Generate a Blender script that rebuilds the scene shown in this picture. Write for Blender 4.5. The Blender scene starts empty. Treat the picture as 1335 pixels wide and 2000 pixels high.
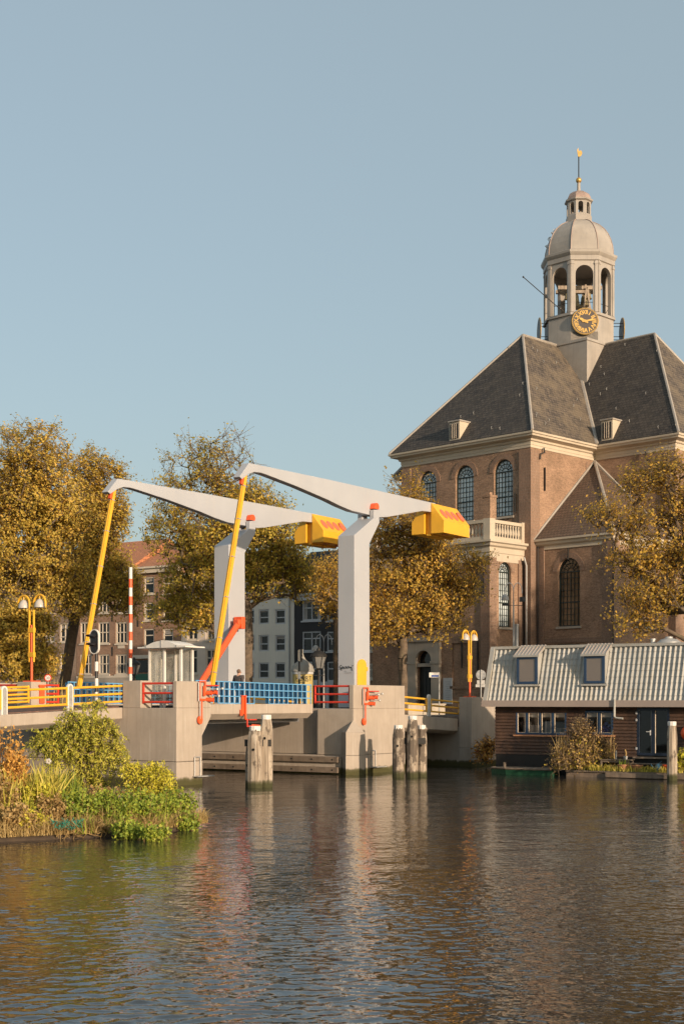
# Canal scene: drawbridge, domed church, canal houses, houseboat and an overgrown islet in low autumn sun
SKY_STR, SUN_STR, EXPO = .15, 3.65, .44
SUN_COL = (1.0, .785, .575)
import bpy, bmesh, math, random
import numpy as np
from mathutils import Vector, Matrix
R = math.radians
SC = bpy.context.scene
COL = SC.collection
# ------------------------------------------------------------------ camera constants (photo frame 1335 x 2000)
CH = 3.8; F = 2700.0; CX = 667.5; HZ = 1370.0
def at(px, py, Y):
    return Vector(((px - CX) / F * Y, Y, CH + (HZ - py) / F * Y))
# ------------------------------------------------------------------ frames
UX, UY = 0.553, 0.833            # along the road, away from the viewer
P0 = (-7.43, 62.18)
def B(s, t, z):                  # bridge frame: s along the road, t across (to the left, away)
    return Vector((P0[0] + UX * s - UY * t, P0[1] + UY * s + UX * t, z))
def t_at(px, s):                 # t where the pixel column meets the plane s = const
    k = (px - CX) / F
    return ((P0[0] + UX * s) - k * (P0[1] + UY * s)) / (UY + k * UX)
def s_at(px, t):
    k = (px - CX) / F
    return (k * (P0[1] + UX * t) - (P0[0] - UY * t)) / (UX - k * UY)
def z_at(py, p):
    return CH + (HZ - py) / F * p[1]
CO = (13.61, 100.0)
def C(a, b, z):                  # church frame: a along the end wall (left, away), b deep (right, away)
    return Vector((CO[0] - 0.71 * a + 0.704 * b, CO[1] + 0.704 * a + 0.71 * b, z))
def Wd(x, y, z): return Vector((x, y, z))
def shifted(fr, a0=0, b0=0, c0=0):
    return lambda a, b, c: fr(a + a0, b + b0, c + c0)
# ------------------------------------------------------------------ mesh builder
ORG = {}
class MB:
    def __init__(self): self.v = []; self.f = []; self.uvs = None
    def add(self, vs, fs):
        n = len(self.v); self.v += [Vector(p) for p in vs]
        self.f += [tuple(i + n for i in f) for f in fs]; return self
    def box(self, fr, a0, a1, b0, b1, c0, c1):
        vs = [fr(a, b, c) for c in (c0, c1) for b in (b0, b1) for a in (a0, a1)]
        return self.add(vs, [(0,2,3,1),(4,5,7,6),(0,1,5,4),(2,6,7,3),(0,4,6,2),(1,3,7,5)])
    def prism(self, fr, poly, b0, b1):       # polygon in (a, c), extruded along b
        n = len(poly)
        vs = [fr(a, b0, c) for a, c in poly] + [fr(a, b1, c) for a, c in poly]
        fs = [tuple(range(n)), tuple(range(2*n-1, n-1, -1))]
        fs += [(i, n+i, n+(i+1) % n, (i+1) % n) for i in range(n)]
        return self.add(vs, fs)
    def slab(self, pts, h):                  # polygon of world points extruded down by vector h
        n = len(pts); h = Vector(h)
        vs = [Vector(p) for p in pts] + [Vector(p) + h for p in pts]
        fs = [tuple(range(n)), tuple(range(2*n-1, n-1, -1))]
        fs += [(i, n+i, n+(i+1) % n, (i+1) % n) for i in range(n)]
        return self.add(vs, fs)
    def face(self, pts):
        return self.add(pts, [tuple(range(len(pts)))])
    def tube(self, pts, r, n=8, r2=None, cap=True):
        pts = [Vector(p) for p in pts]; m = len(pts)
        vs = []; fs = []; prev = None
        for i, p in enumerate(pts):
            d = (pts[min(i+1, m-1)] - pts[max(i-1, 0)]).normalized()
            if prev is None:
                x = d.orthogonal().normalized()
                if abs(d.z) > .95: x = Vector((1,0,0)) - d * d.x; x.normalize()
            else: x = (prev - d * prev.dot(d)).normalized()
            prev = x; y = d.cross(x)
            rr = r if r2 is None else r + (r2 - r) * i / (m - 1)
            for k in range(n):
                a = 2 * math.pi * (k + .5) / n
                vs.append(p + x * (rr * math.cos(a)) + y * (rr * math.sin(a)))
        for i in range(m - 1):
            for k in range(n):
                fs.append((i*n+k, i*n+(k+1) % n, (i+1)*n+(k+1) % n, (i+1)*n+k))
        if cap: fs += [tuple(range(n-1, -1, -1)), tuple(range((m-1)*n, m*n))]
        return self.add(vs, fs)
    def lathe(self, c, prof, n=16, rot=0.0, sq=1.0, cap=True):
        c = Vector(c); vs = []; fs = []; m = len(prof)
        for r, z in prof:
            for k in range(n):
                a = 2 * math.pi * k / n + rot
                vs.append(c + Vector((r * math.cos(a) * sq, r * math.sin(a), z)))
        for i in range(m - 1):
            for k in range(n):
                fs.append((i*n+k, i*n+(k+1) % n, (i+1)*n+(k+1) % n, (i+1)*n+k))
        if cap: fs += [tuple(range(n-1, -1, -1)), tuple(range((m-1)*n, m*n))]
        return self.add(vs, fs)
    def ball(self, c, r, n=12, m=7, sz=1.0):
        prof = [(max(1e-4, r * math.sin(math.pi * i / m)), -r * sz * math.cos(math.pi * i / m)) for i in range(m + 1)]
        return self.lathe(c, prof, n)
    def build(self, name, mat, parent=None, smooth=False, bevel=0, recalc=True, uv=True, seg=2):
        me = bpy.data.meshes.new(name)
        o = bpy.data.objects.new(name, me); COL.objects.link(o)
        org = ORG.get(parent.name, Vector((0,0,0))) if parent else None
        if parent is None:
            xs = [p.x for p in self.v]; ys = [p.y for p in self.v]; zs = [p.z for p in self.v]
            org = Vector(((min(xs)+max(xs))/2, (min(ys)+max(ys))/2, min(zs)))
            o.location = org
        else: o.parent = parent
        ORG[o.name] = org
        me.from_pydata([p - org for p in self.v], [], self.f)
        me.validate()
        bm = bmesh.new(); bm.from_mesh(me)
        if recalc: bmesh.ops.recalc_face_normals(bm, faces=bm.faces[:])
        if uv:
            bm.normal_update(); L = bm.loops.layers.uv.new('UVMap')
            for f in bm.faces:
                n = f.normal
                h = Vector((-n.y, n.x, 0))
                if h.length < 0.15: h = Vector((UX, UY, 0))
                h.normalize(); w = n.cross(h)
                for lp in f.loops:
                    p = lp.vert.co + org
                    lp[L].uv = (p.dot(h), p.dot(w))
        bm.to_mesh(me); bm.free()
        if smooth:
            me.polygons.foreach_set('use_smooth', [True] * len(me.polygons))
            me.set_sharp_from_angle(angle=R(38))
        if bevel:
            md = o.modifiers.new('edge', 'BEVEL'); md.width = bevel; md.segments = seg
            md.limit_method = 'ANGLE'; md.angle_limit = R(40)
        if mat: me.materials.append(mat)
        return o
def np_mesh(name, V, faces_idx, nper, mat, parent=None, org=None, smooth=False):
    """fast mesh from numpy: V (n,3) world points, faces_idx (m,nper)"""
    me = bpy.data.meshes.new(name)
    o = bpy.data.objects.new(name, me); COL.objects.link(o)
    if parent is not None: o.parent = parent; org = ORG[parent.name]
    else:
        if org is None: org = Vector((V[:,0].mean(), V[:,1].mean(), V[:,2].min()))
        o.location = org
    ORG[o.name] = Vector(org)
    V = V - np.array(org)
    me.vertices.add(len(V)); me.vertices.foreach_set('co', V.astype(np.float32).ravel())
    m = len(faces_idx)
    me.loops.add(m * nper); me.loops.foreach_set('vertex_index', faces_idx.astype(np.int32).ravel())
    me.polygons.add(m); me.polygons.foreach_set('loop_start', np.arange(0, m * nper, nper, dtype=np.int32))
    if smooth: me.polygons.foreach_set('use_smooth', np.ones(m, dtype=bool))
    me.update(); me.validate()
    me.materials.append(mat)
    return o
def tag(o, label=None, cat=None, group=None, kind=None):
    if label: o['label'] = label
    if cat: o['category'] = cat
    if group: o['group'] = group
    if kind: o['kind'] = kind
    return o
def thing(name, loc, label, cat, group=None):
    o = bpy.data.objects.new(name, None); COL.objects.link(o)
    o.location = loc; o.empty_display_size = .3
    ORG[o.name] = Vector(loc)
    return tag(o, label, cat, group)
def copy_tree(o, loc, label=None, rotz=None, scale=None):
    r = o.copy(); COL.objects.link(r); r.location = loc
    if label: r['label'] = label
    if rotz is not None: r.rotation_euler = (0, 0, rotz)
    if scale is not None: r.scale = (scale,) * 3
    def kids(src, dst):
        for ch in [c for c in bpy.data.objects if c.parent == src]:
            k = ch.copy(); COL.objects.link(k); k.parent = dst
            kids(ch, k)
    kids(o, r)
    return r
def text_polys(s, size=1.0):
    """vertices (x, y) and faces of a line of lettering, centred on 0, cap height about 0.7 * size"""
    cu = bpy.data.curves.new('lettering', 'FONT'); cu.body = s; cu.size = size; cu.align_x = 'CENTER'
    cu.resolution_u = 4
    o = bpy.data.objects.new('lettering_tmp', cu); COL.objects.link(o)
    dg = bpy.context.evaluated_depsgraph_get(); dg.update()
    me = bpy.data.meshes.new_from_object(o.evaluated_get(dg))
    vs = [tuple(v.co[:2]) for v in me.vertices]; fs = [tuple(p.vertices) for p in me.polygons]
    bpy.data.objects.remove(o); bpy.data.meshes.remove(me)
    return vs, fs
def put_text(mb, s, size, fn):
    vs, fs = text_polys(s, size)
    return mb.add([fn(x, y) for x, y in vs], fs)
# facade with real openings: fr(a, b, c) with b = depth into the wall
def arch_pts(a0, a1, ctop, n=12):
    r = (a1 - a0) / 2; m = (a0 + a1) / 2
    return [(m - r * math.cos(math.pi * i / n), ctop - r + r * math.sin(math.pi * i / n)) for i in range(n + 1)]
def facade(mb, fr, A0, A1, C0, C1, ops, depth=.25):
    xs = sorted({A0, A1} | {o[0] for o in ops} | {o[1] for o in ops})
    zs = sorted({C0, C1} | {o[2] for o in ops} | {o[3] for o in ops})
    for i in range(len(xs) - 1):
        for j in range(len(zs) - 1):
            xm = (xs[i] + xs[i+1]) / 2; zm = (zs[j] + zs[j+1]) / 2
            if any(o[0] < xm < o[1] and o[2] < zm < o[3] for o in ops): continue
            mb.face([fr(xs[i],0,zs[j]), fr(xs[i+1],0,zs[j]), fr(xs[i+1],0,zs[j+1]), fr(xs[i],0,zs[j+1])])
    for o in ops:
        a0, a1, c0, c1 = o[:4]
        if len(o) > 4 and o[4]:
            ap = arch_pts(a0, a1, c1)
            h = len(ap) // 2
            for i in range(h):
                mb.face([fr(a0,0,c1), fr(ap[i][0],0,ap[i][1]), fr(ap[i+1][0],0,ap[i+1][1])])
                k = len(ap) - 1 - i
                mb.face([fr(a1,0,c1), fr(ap[k-1][0],0,ap[k-1][1]), fr(ap[k][0],0,ap[k][1])])
            mb.face([fr(a0,0,c1), fr(ap[h][0],0,ap[h][1]), fr(a1,0,c1)])
            out = [(a0, c0)] + ap + [(a1, c0)]
        else: out = [(a0,c0),(a0,c1),(a1,c1),(a1,c0)]
        for i in range(len(out)):
            p, q = out[i], out[(i+1) % len(out)]
            mb.face([fr(p[0],0,p[1]), fr(q[0],0,q[1]), fr(q[0],depth,q[1]), fr(p[0],depth,p[1])])
def arch_outline(a0, a1, c0, c1, n=12):
    return [(a0, c0)] + arch_pts(a0, a1, c1, n) + [(a1, c0)]
def rim(mb, fr, outline, w, b0, b1, closed=True):
    """frame strip of width w inside an outline (toward its centre)"""
    cx = sum(p[0] for p in outline) / len(outline); cz = sum(p[1] for p in outline) / len(outline)
    xs = [p[0] for p in outline]; zs = [p[1] for p in outline]
    hw = (max(xs) - min(xs)) / 2; hh = (max(zs) - min(zs)) / 2; mx = (max(xs)+min(xs))/2; mz = (max(zs)+min(zs))/2
    inn = [(mx + (p[0]-mx) * (hw - w) / hw, mz + (p[1]-mz) * (hh - w) / hh) for p in outline]
    n = len(outline)
    for i in range(n if closed else n - 1):
        p, q = outline[i], outline[(i+1) % n]; P, Q = inn[i], inn[(i+1) % n]
        vs = [fr(p[0],b0,p[1]), fr(q[0],b0,q[1]), fr(Q[0],b0,Q[1]), fr(P[0],b0,P[1]),
              fr(p[0],b1,p[1]), fr(q[0],b1,q[1]), fr(Q[0],b1,Q[1]), fr(P[0],b1,P[1])]
        mb.add(vs, [(0,1,2,3),(7,6,5,4),(0,4,5,1),(2,6,7,3),(0,3,7,4),(1,5,6,2)])
# ------------------------------------------------------------------ materials
def new_mat(name):
    m = bpy.data.materials.new(name); m.use_nodes = True
    nt = m.node_tree; nt.nodes.clear()
    out = nt.nodes.new('ShaderNodeOutputMaterial'); bs = nt.nodes.new('ShaderNodeBsdfPrincipled')
    nt.links.new(bs.outputs[0], out.inputs[0])
    return m, nt, bs, out
def N(nt, typ, **kw):
    n = nt.nodes.new(typ)
    for k, v in kw.items():
        if k in n.inputs: n.inputs[k].default_value = v
        else: setattr(n, k, v)
    return n
def ramp(nt, fac, stops):
    r = nt.nodes.new('ShaderNodeValToRGB'); e = r.color_ramp.elements
    e[0].position = stops[0][0]; e[0].color = (*stops[0][1], 1)
    e[1].position = stops[-1][0]; e[1].color = (*stops[-1][1], 1)
    for p, c in stops[1:-1]:
        x = e.new(p); x.color = (*c, 1)
    nt.links.new(fac, r.inputs[0]); return r
def sc3(c, k): return tuple(min(1, x * k) for x in c)
def mixc(nt, a, b, fac, mode='MIX'):
    m = nt.nodes.new('ShaderNodeMix'); m.data_type = 'RGBA'; m.blend_type = mode; m.clamp_factor = True
    for val, sock in ((fac, m.inputs[0]), (a, m.inputs[6]), (b, m.inputs[7])):
        if hasattr(val, 'is_linked') or isinstance(val, bpy.types.NodeSocket): nt.links.new(val, sock)
        elif isinstance(val, (int, float)): sock.default_value = val
        else: sock.default_value = (*val, 1)
    return m.outputs[2]
def pos(nt, scale=(1,1,1)):
    g = nt.nodes.new('ShaderNodeNewGeometry'); mp = nt.nodes.new('ShaderNodeMapping')
    mp.inputs['Scale'].default_value = scale
    nt.links.new(g.outputs['Position'], mp.inputs[0]); return mp.outputs[0]
def noise(nt, vec, scale, detail=4, rough=.55, dist=0.0):
    n = N(nt, 'ShaderNodeTexNoise'); n.inputs['Scale'].default_value = scale
    n.inputs['Detail'].default_value = detail; n.inputs['Roughness'].default_value = rough
    n.inputs['Distortion'].default_value = dist
    nt.links.new(vec, n.inputs['Vector']); return n.outputs['Fac']
def bump(nt, bs, h, strength=.3, dist=.02):
    b = N(nt, 'ShaderNodeBump'); b.inputs['Strength'].default_value = strength; b.inputs['Distance'].default_value = dist
    nt.links.new(h, b.inputs['Height'])
    if bs.inputs['Normal'].is_linked: nt.links.new(bs.inputs['Normal'].links[0].from_socket, b.inputs['Normal'])
    nt.links.new(b.outputs[0], bs.inputs['Normal'])
def pm(name, col, rough=.6, var=.12, scale=2.0, metal=0.0, streak=0.0, scol=None, bmp=0.0, bscale=30, spec=.5,
       stain=None, stain_amt=.5, stain_scale=.8):
    m, nt, bs, out = new_mat(name)
    bs.inputs['Roughness'].default_value = rough; bs.inputs['Metallic'].default_value = metal
    bs.inputs['Specular IOR Level'].default_value = spec
    p = pos(nt)
    n1 = noise(nt, p, scale, 5)
    c = ramp(nt, n1, [(.3, sc3(col, 1 - var)), (.7, sc3(col, 1 + var))]).outputs[0]
    if stain:
        n3 = noise(nt, p, stain_scale, 6, .65)
        r3 = ramp(nt, n3, [(.52, (0,0,0)), (.66, (stain_amt,) * 3)])
        c = mixc(nt, c, stain, r3.outputs[0])
    if streak:
        ps = pos(nt, (6, 6, .28)); n2 = noise(nt, ps, 1.0, 4, .6)
        r2 = ramp(nt, n2, [(.5, (0,0,0)), (.75, (streak,) * 3)])
        c = mixc(nt, c, scol or sc3(col, .45), r2.outputs[0])
    nt.links.new(c, bs.inputs['Base Color'])
    rr = ramp(nt, n1, [(.3, (max(0, rough - .08),) * 3), (.7, (min(1, rough + .08),) * 3)])
    nt.links.new(rr.outputs[0], bs.inputs['Roughness'])
    if bmp: bump(nt, bs, noise(nt, p, bscale, 4), bmp, .01)
    return m
def brickmat(name, c1, c2, mortar, bw=.22, bh=.066, rough=.85, big=.25, bmp=.35, msize=.011, patch=None):
    m, nt, bs, out = new_mat(name)
    uv = nt.nodes.new('ShaderNodeTexCoord').outputs['UV']
    b = N(nt, 'ShaderNodeTexBrick'); nt.links.new(uv, b.inputs['Vector'])
    b.inputs['Scale'].default_value = 1; b.inputs['Brick Width'].default_value = bw; b.inputs['Row Height'].default_value = bh
    b.inputs['Mortar Size'].default_value = msize; b.inputs['Mortar Smooth'].default_value = .3; b.inputs['Bias'].default_value = 0
    b.inputs['Color1'].default_value = (*c1, 1); b.inputs['Color2'].default_value = (*c2, 1); b.inputs['Mortar'].default_value = (*mortar, 1)
    p = pos(nt)
    n = noise(nt, p, .7, 6, .62); n2 = noise(nt, p, 9, 3, .7)
    r = ramp(nt, n, [(.28, (1 - big,) * 3), (.72, (1 + big,) * 3)])
    c = mixc(nt, b.outputs['Color'], r.outputs[0], 1.0, 'MULTIPLY')
    r2 = ramp(nt, n2, [(.3, (.8,) * 3), (.7, (1.2,) * 3)])
    c = mixc(nt, c, r2.outputs[0], 1.0, 'MULTIPLY')
    if patch:
        n3 = noise(nt, pos(nt, (1, 1, .45)), .55, 6, .7)
        r3 = ramp(nt, n3, [(.54, (0,0,0)), (.7, (.55,) * 3)])
        c = mixc(nt, c, patch, r3.outputs[0])
    nt.links.new(c, bs.inputs['Base Color']); bs.inputs['Roughness'].default_value = rough
    bs.inputs['Specular IOR Level'].default_value = .25
    h = nt.nodes.new('ShaderNodeMath'); h.operation = 'ADD'
    inv = nt.nodes.new('ShaderNodeMath'); inv.operation = 'SUBTRACT'; inv.inputs[0].default_value = 1.0
    nt.links.new(b.outputs['Fac'], inv.inputs[1]); nt.links.new(inv.outputs[0], h.inputs[0]); nt.links.new(n2, h.inputs[1])
    bump(nt, bs, h.outputs[0], bmp, .02)
    return m
def glass_mat(name, col=(.015,.018,.02), rough=.06, ior=1.5, var=.5):
    m, nt, bs, out = new_mat(name)
    p = pos(nt); n = noise(nt, p, .6, 3)
    c = ramp(nt, n, [(.35, sc3(col, 1 - var)), (.65, sc3(col, 1 + var))])
    nt.links.new(c.outputs[0], bs.inputs['Base Color'])
    bs.inputs['Roughness'].default_value = rough; bs.inputs['IOR'].default_value = ior
    bump(nt, bs, noise(nt, p, 1.3, 2), .08, .05)
    return m
def leafmat(name, stops, trans=.35, rough=.55):
    m, nt, bs, out = new_mat(name)
    g = nt.nodes.new('ShaderNodeNewGeometry')
    p = pos(nt); n = noise(nt, p, .35, 3, .6)
    ad = nt.nodes.new('ShaderNodeMath'); ad.operation = 'MULTIPLY_ADD'; ad.inputs[1].default_value = .62
    nt.links.new(g.outputs['Random Per Island'], ad.inputs[0])
    sb = nt.nodes.new('ShaderNodeMath'); sb.operation = 'MULTIPLY'; sb.inputs[1].default_value = .4
    nt.links.new(n, sb.inputs[0]); nt.links.new(sb.outputs[0], ad.inputs[2])
    c = ramp(nt, ad.outputs[0], stops)
    nt.links.new(c.outputs[0], bs.inputs['Base Color']); bs.inputs['Roughness'].default_value = rough
    bs.inputs['Specular IOR Level'].default_value = .3
    tr = nt.nodes.new('ShaderNodeBsdfTranslucent'); nt.links.new(c.outputs[0], tr.inputs[0])
    mx = nt.nodes.new('ShaderNodeMixShader'); mx.inputs[0].default_value = trans
    nt.links.new(bs.outputs[0], mx.inputs[1]); nt.links.new(tr.outputs[0], mx.inputs[2])
    nt.links.new(mx.outputs[0], out.inputs[0])
    return m
# ------------------------------------------------------------------ the materials of the place
def concrete_mat():
    m, nt, bs, out = new_mat('bridge_concrete')
    p = pos(nt)
    n1 = noise(nt, p, .9, 6, .6)
    c = ramp(nt, n1, [(.3, (.375,.315,.256)), (.7, (.455,.385,.318))]).outputs[0]
    ns = noise(nt, pos(nt, (5, 5, .22)), 1.0, 5, .6)
    c = mixc(nt, c, (.30,.255,.20), ramp(nt, ns, [(.52, (0,0,0)), (.8, (.55,)*3)]).outputs[0])
    nw = noise(nt, pos(nt, (9, 9, .5)), 1.0, 4, .6)
    c = mixc(nt, c, (.68,.64,.58), ramp(nt, nw, [(.6, (0,0,0)), (.8, (.5,)*3)]).outputs[0])
    # algae and damp at the water line, with an uneven edge
    g = nt.nodes.new('ShaderNodeNewGeometry'); sx = nt.nodes.new('ShaderNodeSeparateXYZ'); nt.links.new(g.outputs['Position'], sx.inputs[0])
    nz = noise(nt, pos(nt, (3, 3, 1)), 1.0, 4)
    ad = nt.nodes.new('ShaderNodeMath'); ad.operation = 'MULTIPLY_ADD'; ad.inputs[1].default_value = -.35
    nt.links.new(nz, ad.inputs[0]); nt.links.new(sx.outputs['Z'], ad.inputs[2])
    r = ramp(nt, ad.outputs[0], [(.0, (1,1,1)), (.1, (.9,.9,.9)), (.2, (0,0,0))])
    c = mixc(nt, c, (.075,.07,.028), r.outputs[0])
    nt.links.new(c, bs.inputs['Base Color']); bs.inputs['Roughness'].default_value = .85
    bs.inputs['Specular IOR Level'].default_value = .25
    bump(nt, bs, noise(nt, p, 14, 5), .25, .02)
    return m
M = {}
M['concrete'] = concrete_mat()
M['white'] = pm('white_steel_paint', (.425,.432,.455), .42, .03, .6, streak=.12, scol=(.55,.48,.40))
M['yellow'] = pm('yellow_paint', (.80,.42,.03), .42, .06, 1.5, streak=.12, scol=(.50,.25,.02))
M['red'] = pm('red_paint', (.62,.045,.02), .45, .1, 2.5, streak=.15, scol=(.35,.04,.03))
M['orange'] = pm('orange_red_paint', (.80,.11,.03), .45, .08, 2.5, streak=.1, scol=(.45,.06,.02))
M['blue'] = pm('shaded_fence_blue', (.035,.17,.34), .4, .08, 2)  # fence fins: the fence blue darkened for their shaded faces
M['light_blue'] = pm('plate_and_lit_fence_blue', (.13,.36,.62), .4, .08, 2)  # sign plate; on the fence, the same blue brightened for sunlit edges
M['dark_red'] = pm('salmon_disc_paint', (.60,.17,.085), .5, .05, 2)
M['steel'] = pm('grey_steel', (.36,.36,.36), .4, .12, 4, metal=.6)
M['galv'] = pm('galvanised_steel', (.46,.45,.43), .45, .12, 4, metal=.35)
M['black'] = pm('black_paint', (.018,.018,.02), .4, .2, 3)
M['white_paint'] = pm('white_paint', (.72,.69,.64), .5, .06, 2, streak=.12)
M['cream'] = pm('cream_painted_stone', (.53,.45,.345), .7, .08, .8, streak=.22, scol=(.42,.34,.24), bmp=.15)
M['sand_stone'] = pm('weathered_sandstone', (.42,.36,.29), .8, .14, .9, streak=.35, scol=(.18,.15,.12), bmp=.2)
M['lead'] = pm('grey_lead', (.37,.33,.285), .5, .12, .7, streak=.4, scol=(.23,.215,.20), spec=.5, stain=(.30,.265,.225), stain_amt=.5, stain_scale=.6)
M['old_copper'] = pm('brownish_lead', (.33,.24,.20), .55, .2, 2, streak=.3)
M['gold'] = pm('gold_leaf', (.54,.34,.10), .38, .08, 4, metal=.45)
M['clock_black'] = pm('clock_black', (.055,.042,.038), .5, .1, 3)
M['ch_brick'] = brickmat('church_brick', (.245,.14,.085), (.39,.23,.145), (.34,.255,.185), big=.26, bmp=.5, patch=(.20,.135,.09))
M['ch_brick_trim'] = brickmat('church_rubbed_brick', (.22,.135,.09), (.29,.175,.12), (.27,.205,.155), bw=.07, bh=.22, big=.12)
def slate(name, c1, c2, gap, bw, bh, patch, pamt=.6, bmp=.9):
    m, nt, bs, out = new_mat(name)
    uv = nt.nodes.new('ShaderNodeTexCoord').outputs['UV']
    b = N(nt, 'ShaderNodeTexBrick'); nt.links.new(uv, b.inputs['Vector'])
    b.inputs['Scale'].default_value = 1; b.inputs['Brick Width'].default_value = bw; b.inputs['Row Height'].default_value = bh
    b.inputs['Mortar Size'].default_value = .02; b.inputs['Mortar Smooth'].default_value = .2
    b.inputs['Color1'].default_value = (*c1, 1); b.inputs['Color2'].default_value = (*c2, 1); b.inputs['Mortar'].default_value = (*gap, 1)
    p = pos(nt); n = noise(nt, p, .8, 7, .7); n2 = noise(nt, p, 5, 3, .6)
    c = mixc(nt, b.outputs['Color'], ramp(nt, n2, [(.3, (.7,)*3), (.7, (1.3,)*3)]).outputs[0], 1.0, 'MULTIPLY')
    c = mixc(nt, c, patch, ramp(nt, n, [(.42, (0,0,0)), (.62, (pamt,)*3)]).outputs[0])
    nt.links.new(c, bs.inputs['Base Color']); bs.inputs['Roughness'].default_value = .75
    # each course tilts: a saw-tooth up the slope
    sx = nt.nodes.new('ShaderNodeSeparateXYZ'); nt.links.new(uv, sx.inputs[0])
    dv = nt.nodes.new('ShaderNodeMath'); dv.operation = 'DIVIDE'; dv.inputs[1].default_value = bh; nt.links.new(sx.outputs[1], dv.inputs[0])
    fr = nt.nodes.new('ShaderNodeMath'); fr.operation = 'FRACT'; nt.links.new(dv.outputs[0], fr.inputs[0])
    iv = nt.nodes.new('ShaderNodeMath'); iv.operation = 'SUBTRACT'; iv.inputs[0].default_value = 1.0; nt.links.new(fr.outputs[0], iv.inputs[1])
    ad = nt.nodes.new('ShaderNodeMath'); ad.operation = 'MULTIPLY_ADD'; ad.inputs[1].default_value = -.8
    nt.links.new(b.outputs['Fac'], ad.inputs[0]); nt.links.new(iv.outputs[0], ad.inputs[2])
    bump(nt, bs, ad.outputs[0], bmp, .035)
    return m
M['slate'] = slate('shaded_church_slate', (.046,.039,.035), (.088,.073,.061), (.014,.012,.012), .32, .27, (.115,.093,.068), .3, 1.0)  # tone darkened to deepen the shade on the slopes without lichen
M['lit_lichen_slate'] = slate('lit_lichen_grown_slate', (.066,.054,.045), (.125,.10,.080), (.030,.026,.022), .32, .27, (.18,.14,.095), .75, .7)  # lichen, plus a paler slate that stands in for sun on these slopes
M['brown_tile'] = slate('brown_roof_tile', (.12,.075,.052), (.155,.10,.068), (.035,.024,.02), .28, .34, (.14,.10,.065), .4)
M['red_tile'] = slate('orange_pantile', (.52,.20,.09), (.60,.25,.11), (.22,.09,.05), .25, .34, (.44,.19,.10), .4)
M['dark_slate'] = slate('dark_slate', (.022,.023,.026), (.03,.03,.033), (.012,.012,.012), .3, .25, (.03,.03,.03), .4)
M['ch_glass'] = glass_mat('leaded_glass', (.50,.56,.57), .2, 1.9, .35)
M['ch_glass_low'] = glass_mat('lower_leaded_glass', (.16,.10,.055), .2, 1.6, .6)
M['glass'] = glass_mat('window_glass', (.012,.013,.014), .05, 1.5)
M['lead_bar'] = pm('dark_green_bar', (.018,.028,.026), .5, .1, 3)
M['dark_door'] = pm('dark_green_door', (.012,.016,.016), .45, .2, 3)
M['iron'] = pm('black_iron', (.02,.018,.016), .6, .2, 5)
M['h_brick_tan'] = brickmat('tan_brick', (.30,.205,.145), (.36,.25,.18), (.30,.24,.19), big=.15)
M['h_brick_red'] = brickmat('red_brick', (.29,.165,.105), (.37,.215,.14), (.31,.24,.18), big=.18)
M['h_brick_brown'] = brickmat('brown_brick', (.30,.165,.10), (.38,.21,.135), (.30,.22,.16), big=.18)
M['render_cream'] = pm('cream_render', (.66,.55,.45), .85, .06, .6, streak=.12, bmp=.1)
M['render_white'] = pm('pale_render', (.74,.68,.58), .85, .05, .6, streak=.15, bmp=.1)
M['render_black'] = pm('black_painted_brick', (.030,.027,.026), .75, .15, .9, bmp=.2)
M['win_cream'] = pm('cream_window_paint', (.66,.56,.44), .5, .05, 2)
M['win_grey'] = pm('pale_grey_window_paint', (.50,.50,.50), .5, .05, 2)
M['curtain'] = pm('curtain', (.34,.31,.28), .9, .15, 2)
M['green_shop'] = pm('green_shop_paint', (.025,.12,.075), .5, .1, 2)
M['bark'] = pm('bark', (.135,.098,.066), .9, .35, 5, bmp=.6, bscale=12, stain=(.13,.115,.06), stain_amt=.6, stain_scale=1.4)
M['leaf_gold'] = leafmat('olive_gold_leaves', [(.08,(.32,.245,.05)), (.3,(.48,.365,.07)), (.52,(.66,.485,.09)), (.75,(.78,.52,.11)), (.95,(.80,.43,.13))], .42)
M['leaf_green'] = leafmat('green_gold_leaves', [(.08,(.26,.245,.045)), (.35,(.46,.375,.065)), (.6,(.64,.48,.08)), (.8,(.78,.51,.10)), (.95,(.80,.42,.12))], .42)
M['leaf_amber'] = leafmat('amber_leaves', [(.08,(.30,.215,.045)), (.3,(.46,.325,.065)), (.55,(.66,.44,.08)), (.8,(.79,.47,.10)), (.95,(.80,.38,.11))], .42)
M['leaf_willow'] = leafmat('willow_leaves', [(.1,(.24,.26,.04)), (.4,(.42,.41,.055)), (.7,(.58,.52,.075)), (.95,(.68,.55,.13))], .25)
M['leaf_lime'] = leafmat('lime_willow_leaves', [(.1,(.40,.40,.04)), (.4,(.60,.55,.055)), (.7,(.72,.64,.07)), (.95,(.78,.62,.13))], .25)
M['leaf_nettle'] = leafmat('nettle_leaves', [(.1,(.12,.19,.03)), (.45,(.26,.34,.045)), (.75,(.40,.44,.06)), (.95,(.56,.50,.10))], .25)
M['leaf_flame'] = leafmat('orange_leaves', [(.1,(.36,.18,.05)), (.4,(.58,.29,.07)), (.7,(.76,.43,.10)), (.95,(.80,.58,.2))], .25)
M['leaf_dry'] = leafmat('dry_stems', [(.1,(.20,.125,.05)), (.5,(.40,.26,.10)), (.95,(.58,.41,.18))], .22)
M['reed'] = leafmat('reed_blades', [(.1,(.26,.28,.035)), (.4,(.46,.41,.06)), (.7,(.62,.50,.11)), (.95,(.70,.54,.2))], .22)
M['straw'] = leafmat('straw_blades', [(.1,(.28,.19,.07)), (.5,(.48,.34,.13)), (.95,(.64,.49,.24))], .22)
M['soil'] = pm('dark_soil', (.06,.042,.028), .95, .3, 4, bmp=.6, bscale=8)
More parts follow.
